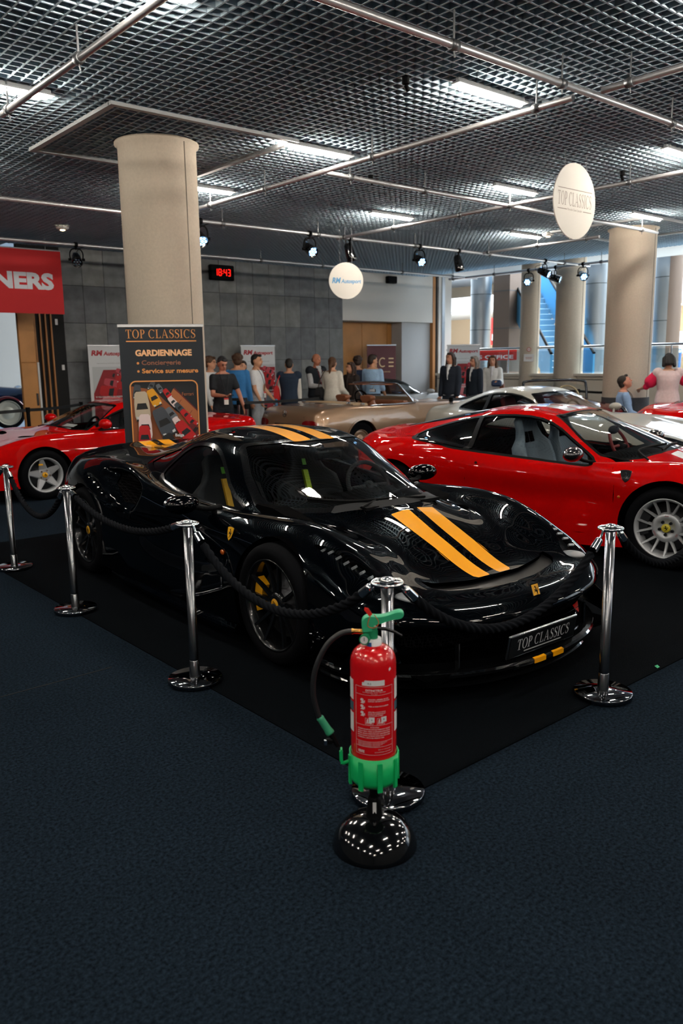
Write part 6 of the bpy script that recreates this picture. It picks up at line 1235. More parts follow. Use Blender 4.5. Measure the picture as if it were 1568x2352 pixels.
disc('hanging_sign', 'smaller white disc sign lettered RM Autosport hanging by the spotlights', 'sign', (8.75, 10.10, 2.93), .285, math.radians(-26), [(text_line('RM', -.235, -.035, .085, .13, bold=.04, shear=.2)+text_line('Autosport', -.085, -.035, .062, .33, bold=.03, shear=.15), mat('print_sky_blue', '#5f9ccc', .6))], (-.1, .1))
def rollup(name, label, c, ang, w, h, face, polys, pm='banner_pole'):
    t = thing(name, label, 'banner', c, ang); part('sheet', face, t, lambda b: b.box((0, 0, h/2+.04), (w, .004, h-.08))); alu = mat('banner_aluminium', '#c2c5c9', .35, metal=.7)
    part('top_rail', alu, t, lambda b: b.box((0, 0, h), (w+.02, .022, .03), bev=.004)); part('base', alu, t, lambda b: b.loft([[(x, -.10, 0), (x, .10, 0), (x, .07, .07), (x, -.07, .07)] for x in (-w/2-.01, w/2+.01)], smooth=False)); part('support_pole', alu, t, lambda b: b.cyl((0, .03, .06), (0, .03, h), .010, n=8))
    M = Matrix(((1, 0, 0, 0), (0, 0, -1, -.002), (0, 1, 0, 0), (0, 0, 0, 1)))
    for i, (nm, P, m) in enumerate(polys): print_polys(nm, P, m, t, M, .0012+.0007*i)
    return t
def qcar(x, y, s, a, body, dark='w', flip=1, persp=1.0):
    """little flat print of a parked car seen from the front quarter: (polys, tone)"""
    R2 = lambda px, py: (x+s*(px*math.cos(a)-py*math.sin(a)), y+s*(px*math.sin(a)+py*math.cos(a)))
    o = [(-.42, -.95), (.42, -.95), (.50, -.6), (.48, .2), (.40, .85), (.28, .98), (-.28, .98), (-.40, .85), (-.48, .2), (-.50, -.6)]; ws = [(-.38, -.18), (.38, -.18), (.27, .22), (-.27, .22)]; rf = [(-.25, .28), (.25, .28), (.26, .62), (-.26, .62)]; bp = [(-.42, -.95), (.42, -.95), (.42, -.82), (-.42, -.82)]; l1 = [(-.40, -.80), (-.20, -.80), (-.22, -.66), (-.42, -.62)]; l2 = [(-q[0], q[1]) for q in l1]
    f = lambda P: [R2(*q) for q in P]
    return [(body, [f(o)]), ('w', [f(ws)]), ('k', [f(bp)]), ('l', [f(l1), f(l2)])]
PC = {'w': '#11161c', 'k': '#1c1d20', 'l': '#c9ced2', 'cream': '#b5aa97', 'yel': '#d99a20', 'red': '#b3121a', 'silver': '#5b646e', 'slate': '#3a424c', 'white': '#cfd2d4', 'rose': '#b5404e', 'pale': '#d87d84', 'wood': '#8c4f2e', 'plank': '#a3623a', 'night': '#0e151d', 'grey': '#4d5256', 'maroon': '#5e1219', 'wallp': '#b9bfc4', 'mid': '#8c1622', 'navyp': '#16283c'}
def tone(k): return mat('print_'+k, PC[k], .6)
def by_tone(lst):
    """keep the painter's order: consecutive runs of one tone become one layer"""
    out = []
    for k, P in lst:
        if out and out[-1][0] == k: out[-1][1].extend(P)
        else: out.append([k, list(P)])
    return out
def clip_rect(P, x0, y0, x1, y1):
    for ax, v, sg in ((0, x0, 1), (0, x1, -1), (1, y0, 1), (1, y1, -1)):
        Q = []
        for i in range(len(P)):
            a, b = P[i], P[(i+1) % len(P)]; ia, ib = sg*(a[ax]-v) >= 0, sg*(b[ax]-v) >= 0
            if ia: Q.append(a)
            if ia != ib: t = (v-a[ax])/(b[ax]-a[ax]); Q.append((a[0]+t*(b[0]-a[0]), a[1]+t*(b[1]-a[1])))
        P = Q
        if len(P) < 3: return None
    return P
def layers(lst, box): return [('printed_picture', [q for q in (clip_rect(p, *box) for p in P) if q], tone(k)) for k, P in by_tone(lst)]
# the tall black banner
lift = lambda P: [[(x, y+.145) for x, y in p] for p in P]
copper = mat('print_copper', '#d8904f', .5); peach = mat('print_peach', '#efb98a', .5); dull = mat('print_dull_copper', '#8f5a44', .5)
X0, X1, Y0, Y1 = -.315, .315, .62, 1.34
pic = [('night', _rect(X0, Y0, X1, Y1)), ('wood', [[(X0, Y0), (X1, Y0), (X1, .92), (.10, 1.05), (-.10, 1.26), (X0, 1.30)]]), ('plank', [[(X1, 1.05), (X1, .86), (.05, 1.20), (.09, 1.27)]]), ('maroon', [[(X1, 1.055), (.10, 1.28), (.094, 1.27), (X1, 1.04)], [(.16, 1.16), (.165, 1.16), (.12, 1.10), (.115, 1.10)], [(.26, 1.05), (.265, 1.05), (.22, .99), (.215, .99)]])]
for args in ((-.12, 1.30, .05, -.5, 'grey'), (-.26, 1.24, .075, -.1, 'slate'), (-.04, 1.27, .05, .5, 'silver'), (.03, 1.22, .055, .6, 'red'), (-.10, 1.18, .095, .45, 'yel'), (.08, 1.14, .06, .7, 'white'), (.14, 1.08, .06, .7, 'slate'), (.20, 1.01, .065, .75, 'red'), (-.22, 1.10, .15, .05, 'cream'), (.06, 1.02, .075, .6, 'silver'), (.255, .94, .07, .8, 'red'), (.12, .93, .07, .6, 'white'), (-.015, .94, .155, .42, 'slate'), (.285, .86, .08, .85, 'maroon'), (.19, .84, .125, .62, 'red'), (-.20, .90, .13, 0, 'white'), (-.21, .80, .12, 0, 'red'), (.05, .72, .12, .5, 'k'), (-.12, .68, .10, .2, 'navyp')): pic += qcar(*args)
pic += [('l', text_line('Belga', .085, .80, .030, .085, bold=.03)), ('plank', text_line('Ferrari', .17, 1.20, .035, .11, shear=0)), ('cream', text_line('17', -.16, .645, .03, .035, bold=.05))]
fr_ = _rect(X0+.05, Y1, X1-.05, Y1+.012)+_rect(X0-.012, Y0-.25, X0, Y1-.05)+_rect(X1, Y0-.25, X1+.012, Y1-.05)+[p for cx, a0 in ((X0+.05, PI/2), (X1-.05, 0)) for p in _ring(cx, Y1-.05, .062, .062, .012, .012, a0, a0+PI/2, 8)]
cor = [[(X0, Y1), (X0, Y1-.05), (X0+.015, Y1-.015), (X0+.05, Y1)], [(X1, Y1), (X1-.05, Y1), (X1-.015, Y1-.015), (X1, Y1-.05)]]
rollup('rollup_banner', 'tall black banner lettered TOP CLASSICS GARDIENNAGE standing behind the black coupe', (3.86, 7.22, 0), math.radians(-27.5), .80, 2.02, mat('banner_black', '#0f1a24', .6),
  [('lettering', text_line('TOP CLASSICS', -.335, 1.902, .082, .67, serif=True)+_rect(-.335, 1.868, .335, 1.879), copper), ('lettering', text_line('GARDIENNAGE', -.255, 1.735, .058, .54, bold=.045), peach), ('lettering', text_line('Conciergerie', -.20, 1.648, .045, .375, bold=.02), dull),
   ('lettering', text_line('Service sur mesure', -.20, 1.568, .045, .54, bold=.03)+[[(-.235+.012*math.cos(t), y+.012*math.sin(t)) for t in np.linspace(0, 2*PI, 13)[:-1]] for y in (1.664, 1.586)], copper)]+[(n_, lift(P_), m_) for n_, P_, m_ in layers(pic, (X0, Y0, X1, Y1))+[('picture_corner', cor[:1], mat('banner_black', '#0f1a24', .6)), ('picture_corner', cor[1:], mat('banner_black', '#0f1a24', .6)), ('picture_frame', fr_, copper)]])
def rm_banner(c, ang, label, w=.86):
    x0, x1, y0, y1 = -.37, w/2-.01, .45, 1.62
    p = [('wallp', _rect(x0, y0, x1, y1)), ('mid', [[(x0, y0), (x1, y0), (x1, 1.56), (x0+.22, 1.56), (x0, 1.1)]])]
    for a in ((.20, 1.52, .10, 1.2, 'rose'), (.30, 1.46, .12, 1.2, 'rose'), (.05, 1.45, .11, 1.25, 'mid'), (.22, 1.36, .14, 1.25, 'red'), (.0, 1.30, .16, 1.3, 'rose'), (.26, 1.22, .17, 1.3, 'red'), (-.02, 1.12, .24, 1.35, 'red'), (.28, 1.06, .2, 1.3, 'mid'), (.08, .86, .32, 1.35, 'pale'), (.1, .60, .34, 1.4, 'rose')): p += qcar(*a)
    p += [('silver', [[(.12, .78), (.42, .72), (.42, .90), (.18, .95)]])]
    redp_ = mat('print_crimson', '#a81f2c', .6)
    rollup('rollup_banner', label, c, ang, w, 2.03, mat('banner_white', '#cfd3d8', .6), [('lettering', text_line('RM', -.37, 1.84, .098, .21, bold=.05, shear=.2)+text_line('Autosport', -.13, 1.84, .075, .50, bold=.04, shear=.15), redp_), ('lettering', text_line('THE PASSION OF THE FINEST ITALIAN CARS', 0, 1.68, .014, .55, center=True), mat('print_grey', '#4b5158', .6))]+layers(p, (x0, y0, x1, y1))+[('lettering', text_line('"IF YOU FOLLOW YOUR PASSION TODAY', 0, 1.02, .030, .70, center=True, bold=.02)+text_line('TOMORROW YOUR DREAMS WILL COME TRUE"', 0, .955, .030, .74, center=True, bold=.02), mat('print_paper_white', '#dfe2e5', .6))])
rm_banner((6.98, 15.2, 0), math.radians(-4), 'white RM Autosport banner left of the tall black banner'); rm_banner((10.52, 15.2, 0), math.radians(-6), 'white RM Autosport banner behind the group of visitors by the stone wall'); rm_banner((16.05, 13.95, 0), math.radians(-38), 'white RM Autosport banner behind the man in a dark suit', .84)
gold_ = mat('print_gold', '#d8b98c', .5)
rollup('rollup_banner', 'dark red banner lettered MCE standing before the oak door', (14.62, 15.50, 0), math.radians(-8), .92, 2.06, mat('banner_burgundy', '#5a2c2f', .6),
  [('lettering', [[(-.37, 1.50), (-.34, 1.50), (-.34, 1.74), (-.37, 1.74)], [(-.37, 1.74), (-.34, 1.74), (-.25, 1.60), (-.265, 1.57)], [(-.265, 1.57), (-.25, 1.60), (-.16, 1.74), (-.19, 1.74)], [(-.19, 1.50), (-.16, 1.50), (-.16, 1.74), (-.19, 1.74)]]+_ring(.03, 1.62, .12, .125, .03, .03, PI*.28, PI*1.72, 18)+_rect(.22, 1.70, .38, 1.735)+_rect(.22, 1.60, .38, 1.635)+_rect(.22, 1.50, .38, 1.535), gold_),
   ('lettering', text_line('CARRIER & ESTATES', .05, 1.36, .032, .44, center=True), gold_), ('lettering', text_line('REAL ESTATE', .12, .86, .065, .58, center=True), gold_)])
# red cloth banner over the passage at the left
t = thing('hanging_banner', 'red cloth banner with white capital letters NERS at the left edge', 'banner', (4.0, 14.0, 3.05)); part('sheet', mat('banner_red', '#b3141c', .7), t, lambda b: b.box((-.0, 0, .0), (3.3, .012, 1.04))); M = Matrix(((1, 0, 0, 0), (0, 0, -1, -.006), (0, 1, 0, 0), (0, 0, 0, 1)))
print_polys('lettering', text_line('ONERS', .13, -.105, .255, 1.37, bold=.05), mat('banner_letter', '#c3cad4', .6), t, M, .002); part('top_rod', steel, t, lambda b: b.cyl((-1.65, 0, .53), (1.65, 0, .53), .012, n=10)); part('wire', steel, t, lambda b: [b.cyl((x, 0, .53), (x, 0, .80), .003, n=5) for x in (-1.4, 0, 1.4)])
t = thing('hanging_sign', 'white disc sign half hidden under the red banner in the next hall', 'sign', (5.9, 20.0, 3.15), math.radians(-15)); part('panel', mat('disc_white', '#d8d6d0', .55), t, lambda b: b.cyl((0, .006, 0), (0, -.006, 0), .38, n=48)); part('wire', mat('wire_grey', '#8a8c90', .4, metal=.8), t, lambda b: b.cyl((0, 0, .38), (0, 0, 1.1), .003, n=5))
# belt barriers among the visitors
belt_m = mat('belt_black', '#0d0f12', .7)
def belt_post(x, y, label): 
    t = thing('belt_post', label, 'barrier post', (x, y, 0)); part('base', BLK(), t, lambda b: b.lathe([(0, 0), (.17, 0), (.17, .015), (.05, .04), (0, .04)], 28)); part('pole', BLK() if x < 5 else pole_m, t, lambda b: b.cyl((0, 0, .03), (0, 0, .92), .03, n=16)); part('head', BLK(), t, lambda b: b.cyl((0, 0, .92), (0, 0, 1.0), .036, n=16))
def belt(p, q, label, z=.955):
    p = np.array([*p, z]); q = np.array([*q, z]); c = (p+q)/2; t = thing('barrier_belt', label, 'belt', tuple(c)); u = (q-p)/np.linalg.norm(q-p); n = np.array([-u[1], u[0], 0])*.002; d = np.array([0, 0, .025])
    part('webbing', belt_m, t, lambda b: b.loft([[a+n-d, a+n+d, a-n+d, a-n-d] for a in (p-c+u*.04, (p-c)*.5+np.array([0, 0, -.012]), np.array([0, 0, -.016]), (q-c)*.5+np.array([0, 0, -.012]), q-c-u*.04)], smooth=False))
belt_post(7.95, 12.15, 'belt barrier post behind the blue shirted visitor'); belt_post(7.32, 10.95, 'belt barrier post under the hand of the man in a dark polo'); belt_post(10.3, 12.1, 'belt barrier post behind the gold car among the visitors'); belt_post(12.75, 10.6, 'belt barrier post before the woman in a white jacket'); belt_post(4.6, 13.2, 'belt barrier post with black belt behind the red wedge coupe'); belt_post(5.95, 14.3, 'belt barrier post before the slatted screen')
belt_post(15.0, 8.9, 'belt barrier post behind the right concrete column'); belt_post(15.2, 9.95, 'belt barrier post seen through the windscreen of the maroon roadster'); belt_post(15.25, 11.5, 'belt barrier post left of the maroon roadster windscreen')
belt((7.32, 10.95), (7.95, 12.15), 'short black belt right of the man in a black polo'); belt((7.95, 12.15), (10.0, 12.35), 'black belt stretched behind the gold car before the visitors'); belt((10.9, 9.75), (12.75, 10.6), 'black belt before the man in a dark suit'); belt((4.6, 13.2), (5.95, 14.3), 'black belt behind the red wedge coupe at the left'); belt((15.0, 8.9), (15.2, 9.95), 'black belt right of the maroon roadster windscreen'); belt((15.2, 9.95), (15.25, 11.5), 'black belt seen through the maroon roadster windscreen'); belt((2.2, 12.6), (4.6, 13.2), 'black belt at the left edge before the vintage car')
belt_post(10.9, 9.75, 'belt barrier post hidden behind the silver grey coupe')
# ---------------------------------------------------------------- people
def hull_mesh(mb, name, m, parent, vox=.011, it=4, fac=.5):
    """closed shapes melted into one continuous surface"""
    o = mb.build('melt', None, None); md = o.modifiers.new('r', 'REMESH'); md.mode = 'VOXEL'; md.voxel_size = vox
    sm = o.modifiers.new('s', 'SMOOTH'); sm.factor = fac; sm.iterations = it
    dg = bpy.context.evaluated_depsgraph_get(); me = bpy.data.meshes.new_from_object(o.evaluated_get(dg)); bpy.data.objects.remove(o)
    me.materials.clear(); me.materials.append(m); me.polygons.foreach_set('use_smooth', [True]*len(me.polygons)); me.update()
    r = bpy.data.objects.new(name, me); COL.objects.link(r); r.parent = parent; return r
def limb(b, p, q, r0, r1, n=12): b.cyl(p, q, r0, r1, n); b.ball(p, r0, n, 8); b.ball(q, r1, n, 8)
def torso_rings(secs, n=20): return [[(c[0]+w*math.cos(t), c[1]+d*math.sin(t)*(1 if math.sin(t) > 0 else .92), c[2]) for t in np.arange(n)*2*PI/n] for c, w, d in secs]
def person(label, loc, face, h=1.75, skin='#b98468', hair='#2a1c14', hairdo='short', top=('#24344a', 'long'), over=None, legs='#1d2633', arms=((0, 0), (0, 0)), head=(0, 0), sit=False, female=False, items=(), lean=0.0, vox=.012, shoes='#1a1a1c', fem_w=1.0):
    """a person facing local -y; arms: (shoulder swing forward, elbow bend, outward) in radians for right (-x) and left (+x)"""
    T = thing('person', label, 'person', loc, face); k = h/1.70; sk = mat('skin_'+skin[1:], skin, .55, noise=(14, .08)); sw = (.178 if female else .192)*k*fem_w; hw = (.165 if female else .155)*k
    hipz = .46*k+.04 if sit else .92*k; up = hipz; ch = hipz+.36*k; shz = hipz+.52*k; nk = shz+.042*k; hz = nk+.124*k; ly = lambda z: -math.tan(lean)*(z-hipz)
    S = lambda z, w, d, y=0: ((0, y+ly(z), z), w, d)
    tor = [S(hipz-.08*k, hw*.80, .10*k), S(hipz, hw*1.02, .118*k), S(hipz+.12*k, hw*.90, .105*k), S(hipz+.20*k, (.128 if female else .145)*k, .098*k), S(ch, (.150 if female else .172)*k, .118*k), S(hipz+.45*k, sw*.95, .105*k), S(shz-.03*k, sw*.90, .082*k), S(shz+.005*k, sw*.70, .072*k), S(shz+.035*k, sw*.42, .064*k), S(nk-.01*k, .060*k, .058*k)]
    body = MB(); body.loft(torso_rings(tor)); yt = ly(nk); limb(body, (0, yt+.005, nk-.05*k), (0, yt-.012, nk+.06*k), .056*k, .052*k)
    # head: skull, jaw, nose, ears, eyes set half way up
    yaw, pit = head; Rh = np.array(Euler((pit, 0, yaw)).to_matrix()); hc = np.array([0, yt-.022*k, hz]); hp = lambda x, y, z: hc+Rh@(np.array([x, y, z])*k)
    body.ball(hp(0, .012, .020), (.076*k, .096*k, .092*k), 20, 14, R=Rh); body.ball(hp(0, -.018, -.045), (.061*k, .068*k, .070*k), 18, 12, R=Rh); body.ball(hp(0, -.050, -.088), (.030*k, .026*k, .022*k), 12, 8, R=Rh)
    limb(body, hp(0, -.080, .012), hp(0, -.104, -.022), .010*k, .015*k, 10); [body.ball(hp(s*.074, .012, -.012), (.012*k, .022*k, .034*k), 10, 8, R=Rh) for s in (-1, 1)]; body.ball(hp(0, -.078, .030), (.048*k, .016*k, .012*k), 12, 6, R=Rh)
    body.ball(hp(0, -.081, -.056), (.024*k, .012*k, .010*k), 10, 6, R=Rh)
    # arms
    AR = []
    for s, a in zip((-1, 1), arms):
        sf, eb = a[0], a[1]; out = a[2] if len(a) > 2 else .10; inn = a[3] if len(a) > 3 else 0.0
        sp = np.array([s*(sw-.030*k), ly(shz), shz-.050*k]); d1 = np.array([s*math.sin(out), -math.sin(sf)*math.cos(out), -math.cos(sf)*math.cos(out)]); el = sp+d1*.285*k
        g = sf+eb; d2 = np.array([s*(math.sin(out)*.4)-s*math.sin(inn), -math.sin(g)*math.cos(inn), -math.cos(g)*math.cos(inn)]); d2 /= np.linalg.norm(d2); wr = el+d2*.245*k
        limb(body, sp, el, .050*k, .039*k); limb(body, el, wr, .040*k, .026*k)
        # hand: palm, four fingers curling, thumb
        n_ = np.cross(d2, [s*1.0, 0, 0]); n_ /= max(np.linalg.norm(n_), 1e-6); w_ = np.cross(n_, d2); pc = wr+d2*.050*k; body.ball(pc, (.036*k, .020*k, .052*k), 12, 8, R=np.stack([w_, n_, d2], 1))
        for f, (o, L) in enumerate(((-.026, .060), (-.009, .070), (.009, .066), (.025, .052))):
            b0 = pc+d2*.040*k+w_*o*k; m1 = b0+(d2*.85-n_*.5)*L*.55*k; m2 = m1+(d2*.35-n_*.93)*L*.5*k; limb(body, b0, m1, .0098*k, .009*k, 8); limb(body, m1, m2, .009*k, .0082*k, 8)
        tb = pc-w_*.030*k*(-1)-d2*.012*k; t1 = tb+(w_*.6+d2*.7-n_*.3)*.034*k; limb(body, tb, t1, .012*k, .0105*k, 8); limb(body, t1, t1+(d2*.8-n_*.4)*.028*k, .0105*k, .009*k, 8)
        AR.append((sp, el, wr, d1, d2, pc))
    LG = []
    for s in (-1, 1):
        hp_ = np.array([s*hw*.56, 0, hipz-.02])
        if sit: kn = hp_+np.array([s*.05, -.42*k, .03]); an = kn+np.array([0, -.08, -.41*k])
        else: kn = hp_+np.array([s*.012, -.02, -.42*k]); an = np.array([hp_[0]+s*.02, .015, .085*k])
        limb(body, hp_, kn, .082*k, .056*k); limb(body, kn, an, .056*k, .036*k); ft = an+np.array([s*.02, -.14*k, -.045*k]); limb(body, an+np.array([0, .02, -.04*k]), ft, .036*k, .034*k); LG.append((hp_, kn, an, ft))
    B = hull_mesh(body, 'body', sk, T, vox)
    # eyes and brows
    wht = mat('eye_dark', '#1b1512', .3)
    for s in (-1, 1):
        part('eye', wht, T, lambda b: b.ball(hp(s*.031, -.0835, .012), (.012*k, .007*k, .006*k), 8, 6, R=Rh)); part('eyebrow', mat('hair_'+hair[1:], hair, .7, noise=(60, .3)), T, lambda b: b.ball(hp(s*.031, -.088, .034), (.020*k, .006*k, .004*k), 8, 6, R=Rh))
    part('mouth', mat('lip_tone', '#8a4a42', .5), T, lambda b: b.ball(hp(0, -.0925, -.056), (.023*k, .004*k, .005*k), 10, 6, R=Rh))
    # hair
    hm = mat('hair_'+hair[1:], hair, .7, noise=(60, .3), bump=(90, .6)); rd = random.Random(sum(map(ord, label)))
    hb = MB()
    if hairdo == 'bald': [hb.ball(hp(s*.060, .035, -.005), (.022*k, .055*k, .045*k), 12, 8, R=Rh) for s in (-1, 1)]; hb.ball(hp(0, .085, -.015), (.060*k, .022*k, .045*k), 14, 8, R=Rh)
    else:
        big = {'curly': 1.16, 'short': 1.03, 'crop': 1.0}.get(hairdo, 1.05)
        hb.ball(hp(0, .026, .040), (.078*k*big, .088*k*big, .080*k*big), 20, 14, R=Rh); hb.ball(hp(0, .062, -.010), (.070*k*big, .052*k*big, .075*k), 16, 10, R=Rh)
        hb.ball(hp(.01, -.052, .088), (.052*k*big, .034*k, .026*k), 14, 8, R=Rh)
        if hairdo == 'curly':
            for _ in range(26): u = rd.uniform(0, 2*PI); v = rd.uniform(-.1, 1.0); hb.ball(hp(.082*math.cos(u)*math.cos(v), .030+.085*math.sin(u)*math.cos(v)+(.02 if math.sin(u) < 0 else 0), .035+.085*math.sin(v)), .026*k, 8, 6)
        if hairdo in ('long', 'wavy'):
            for s in (-1, 1):
                pts = [(s*.062, -.012, .05), (s*.086, .010, -.05), (s*.088, -.005, -.14), (s*.080+(s*.02 if hairdo == 'wavy' else 0), -.02, -.23)]
                for p_, q_ in zip(pts[:-1], pts[1:]): limb(hb, hp(*p_), hp(*q_), .030*k, .026*k, 10)
            for x in (-.05, 0, .05): limb(hb, hp(x, .085, .0), hp(x*1.1, .085, -.22), .034*k, .024*k, 10)
        if hairdo == 'tail': limb(hb, hp(0, .105, .03), hp(.02, .125, -.06), .026*k, .034*k, 10); limb(hb, hp(.02, .125, -.06), hp(.035, .115, -.20), .034*k, .016*k, 10)
        if hairdo == 'bob': [limb(hb, hp(s*.07, .02, .03), hp(s*.082, .015, -.10), .038*k, .034*k, 10) for s in (-1, 1)]; [limb(hb, hp(x, .08, .02), hp(x, .085, -.10), .040*k, .036*k, 10) for x in (-.045, 0, .045)]
    hull_mesh(hb, 'hair', hm, T, vox*.75, 2)
    # clothes follow the body
    def shirt(col, sleeve, g, name, z0, vest=False, col2=None, oversize=1.0):
        m = mat('cloth_'+col[1:], col, .85, noise=(30, .07), bump=(14, .5)); b = MB()
        secs = [((c[0], c[1], c[2]), w+g*oversize, d+g*oversize) for c, w, d in tor if c[2] >= z0-1e-6 and c[2] < nk-.02*k]
        lo = secs[0]; secs = [((0, ly(z0), z0), (hw*1.04 if z0 < hipz+.1 else lo[1])+g, .118*k+g)]+[s_ for s_ in secs if s_[0][2] > z0+.02]
        b.loft(torso_rings(secs, 24))
        for (sp, el, wr, d1, d2, pc) in AR:
            if sleeve == 'none': b.ball(sp-d1*.01, .058*k+g, 12, 8); continue
            e1 = sp+d1*.17*k if sleeve == 'short' else el; limb(b, sp, e1, .052*k+g, (.050 if sleeve == 'short' else .043)*k+g)
            if sleeve == 'long': limb(b, el, wr-d2*.012, .044*k+g, .032*k+g*.8)
            if sleeve == 'rolled': limb(b, el, el+d2*.06, .044*k+g, .042*k+g)
            if sleeve == 'puff': limb(b, sp+d1*.02, sp+d1*.17*k, .075*k+g, .095*k+g)
        return hull_mesh(b, name, m, T, vox, 3)
    shirt(top[0], top[1], .012, 'shirt', hipz-.06*k if len(top) < 3 else top[2])
    if over: shirt(over[0], over[1], .024 if len(over) < 4 else over[3], over[2] if len(over) > 2 else 'jacket', hipz-.14*k)
    if over:
        zt, zb = shz+.045*k, ch-.10*k; yf = lambda z, q: ly(z)-q-(.024 if len(over) < 4 else over[3])
        part('shirt_front', mat('cloth_'+top[0][1:], top[0], .85, noise=(30, .07), bump=(14, .5)), T, lambda b: b.loft([[(-w, yf(z, q)+.03, z), (0, yf(z, q)-.006, z), (w, yf(z, q)+.03, z), (0, yf(z, q)+.05, z)] for z, w, q in ((zt, .062*k, .060*k), (shz-.05*k, .058*k, .098*k), (ch+.02*k, .040*k, .118*k), (zb, .006*k, .112*k))], smooth=False))
    pb = MB(); pm = mat('cloth_'+legs[1:], legs, .85, noise=(30, .07), bump=(14, .4)); pb.loft(torso_rings([((0, 0, hipz-.10*k), hw*.9+.012, .112*k), ((0, 0, hipz), hw*1.02+.012, .13*k), ((0, 0, hipz+.06*k), hw*.98+.012, .125*k)]))
    for (h_, kn, an, ft) in LG: limb(pb, h_, kn, .092*k, .068*k); limb(pb, kn, an+np.array([0, 0, .02]), .068*k, .052*k)
    hull_mesh(pb, 'trousers', pm, T, vox, 3)
    for (h_, kn, an, ft) in LG: part('shoe', mat('shoe_'+shoes[1:], shoes, .5), T, lambda b: b.loft([[(an[0]+w*math.cos(t), y, max(.0, .035*k+hh*math.sin(t))+an[2]-.085*k+(.0)) for t in np.arange(12)*2*PI/12] for y, w, hh in ((an[1]+.06*k, .030*k, .030*k), (an[1]+.03*k, .040*k, .055*k), (an[1]-.06*k, .042*k, .045*k), (an[1]-.13*k, .046*k, .034*k), (an[1]-.18*k, .030*k, .022*k))]))
    ctx = dict(T=T, k=k, AR=AR, tor=tor, shz=shz, hipz=hipz, sw=sw, ly=ly, hp=hp, nk=nk, ch=ch)
    for it in items: it(ctx)
    return T
def lanyard(colr='#1b1d22', badge=True):
    def f(c):
        k, z0, y = c['k'], c['shz'], c['ly'](c['ch']); part('lanyard', mat('lanyard_'+colr[1:], colr, .7), c['T'], lambda b: [b.tube(spline([(s*.055*k, y-.02, z0+.045*k), (s*.060*k, y-.105*k, z0-.04*k), (s*.03*k, y-.152*k, z0-.20*k), (0, y-.150*k, z0-.36*k)], 4), .005, 6) for s in (-1, 1)])
        if badge: bd = part('name_badge', mat('badge_white', '#d9d6d2', .5), c['T'], lambda b: b.box((0, y-.158*k, z0-.43*k), (.075, .004, .11))); part('badge_stripe', mat('badge_red', '#c13a34', .5), bd, lambda b: b.box((0, y-.160*k, z0-.39*k), (.075, .004, .03)))
    return f
def held(name, dims, colr, side=0, off=(0, -.03, -.05), rot=(0, 0, 0)):
    """small thing in a hand: a thing of its own"""
    def f(c):
        T = c['T']; pc = c['AR'][side][5]; w = T.matrix_basis @ Vector(pc+np.array(off)); t = thing(name[0], name[1], name[2], tuple(w), T.rotation_euler.z); part('body', mat('held_'+colr[1:], colr, .4), t, lambda b: b.box((0, 0, 0), dims, R=np.array(Euler(rot).to_matrix()), bev=min(dims)*.3)); return t
    return f
def bag(label, colr, side, dims, strapc=None, drop=.30):
    def f(c):
        T, k = c['T'], c['k']; s = (-1, 1)[side]; x = s*(c['sw']+.04*k); z = c['hipz']+.12*k; w = T.matrix_basis @ Vector((x, .04, z)); t = thing('shoulder_bag', label, 'bag', tuple(w), T.rotation_euler.z); m = mat('bag_'+colr[1:], colr, .6)
        part('pouch', m, t, lambda b: b.loft([[(-dims[1]/2*q, -dims[0]/2*p, zz), (dims[1]/2*q, -dims[0]/2*p, zz), (dims[1]/2*q, dims[0]/2*p, zz), (-dims[1]/2*q, dims[0]/2*p, zz)] for p, q, zz in ((.85, .8, -dims[2]/2), (1, 1.2, -dims[2]*.2), (.95, .9, dims[2]*.3), (.9, .35, dims[2]/2))], smooth=False))
        top = c['shz']+.03*k-z; part('strap', mat('bag_'+(strapc or colr)[1:], strapc or colr, .6), t, lambda b: b.tube(spline([(0, -dims[0]*.4, dims[2]/2), (-s*.02, -.10, top*.6), (-s*.09*k, -.02, top+.01), (-s*.02, .09, top*.6), (0, dims[0]*.4, dims[2]/2)], 5), .010, 6))
    return f
def at_px(px, py, D):
    """a point D metres along the view for a spot read from the photograph (used once, to set people on the floor)"""
    d = _f+_r2*((px-784)/1840)-_u2*((py-1176)/1840); return (d.x*D, d.y*D, CAM_H+d.z*D)
def stand(px, py, D): x, y, z = at_px(px, py, D); return (x, y, 0), z
def facing(loc, deg): return math.atan2(loc[1], loc[0])-PI/2+math.radians(deg)     # 0 looks at the viewer, + turns to the viewer's right
def P(px, py, D, deg, label, **kw):
    loc, z = stand(px, py, D); return person(label, loc, facing(loc, deg), h=kw.pop('h', z), **kw)
R_ = math.radians
P(481, 819, 14.8, 62, 'young person in a white shirt peeking out right of the tall black banner', skin='#c39074', hair='#4a3324', hairdo='curly', top=('#d2d4d6', 'long'), legs='#2a3038', arms=((.1, .2), (.1, .2)), h=1.76)
P(508, 830, 13.35, 18, 'man in a black polo reading a phone with one hand on the barrier post', skin='#a8705a', hair='#26262a', top=('#0d1219', 'short'), legs='#141b26', arms=((.25, 1.25, .12, .55), (.28, .25, .30)), head=(.1, .42), items=(lanyard(), held(('mobile_phone', 'dark phone in the hand of the man in a black polo', 'phone'), (.075, .14, .010), '#0b0c0f', 0, (.05, -.06, .02))), h=1.74, lean=.06)
P(543, 816, 14.6, 160, 'person in a bright blue shirt seen from behind with curly brown hair', skin='#bb8668', hair='#3f2a1c', hairdo='curly', top=('#2e6fa8', 'long'), legs='#12161c', arms=((.1, .25), (.1, .3)), head=(.5, 0), h=1.80)
P(557, 836, 15.6, -20, 'person almost hidden behind the blue shirted visitor', skin='#c39074', hair='#2b2019', top=('#3a3f46', 'long'), legs='#1d2026', h=1.68)
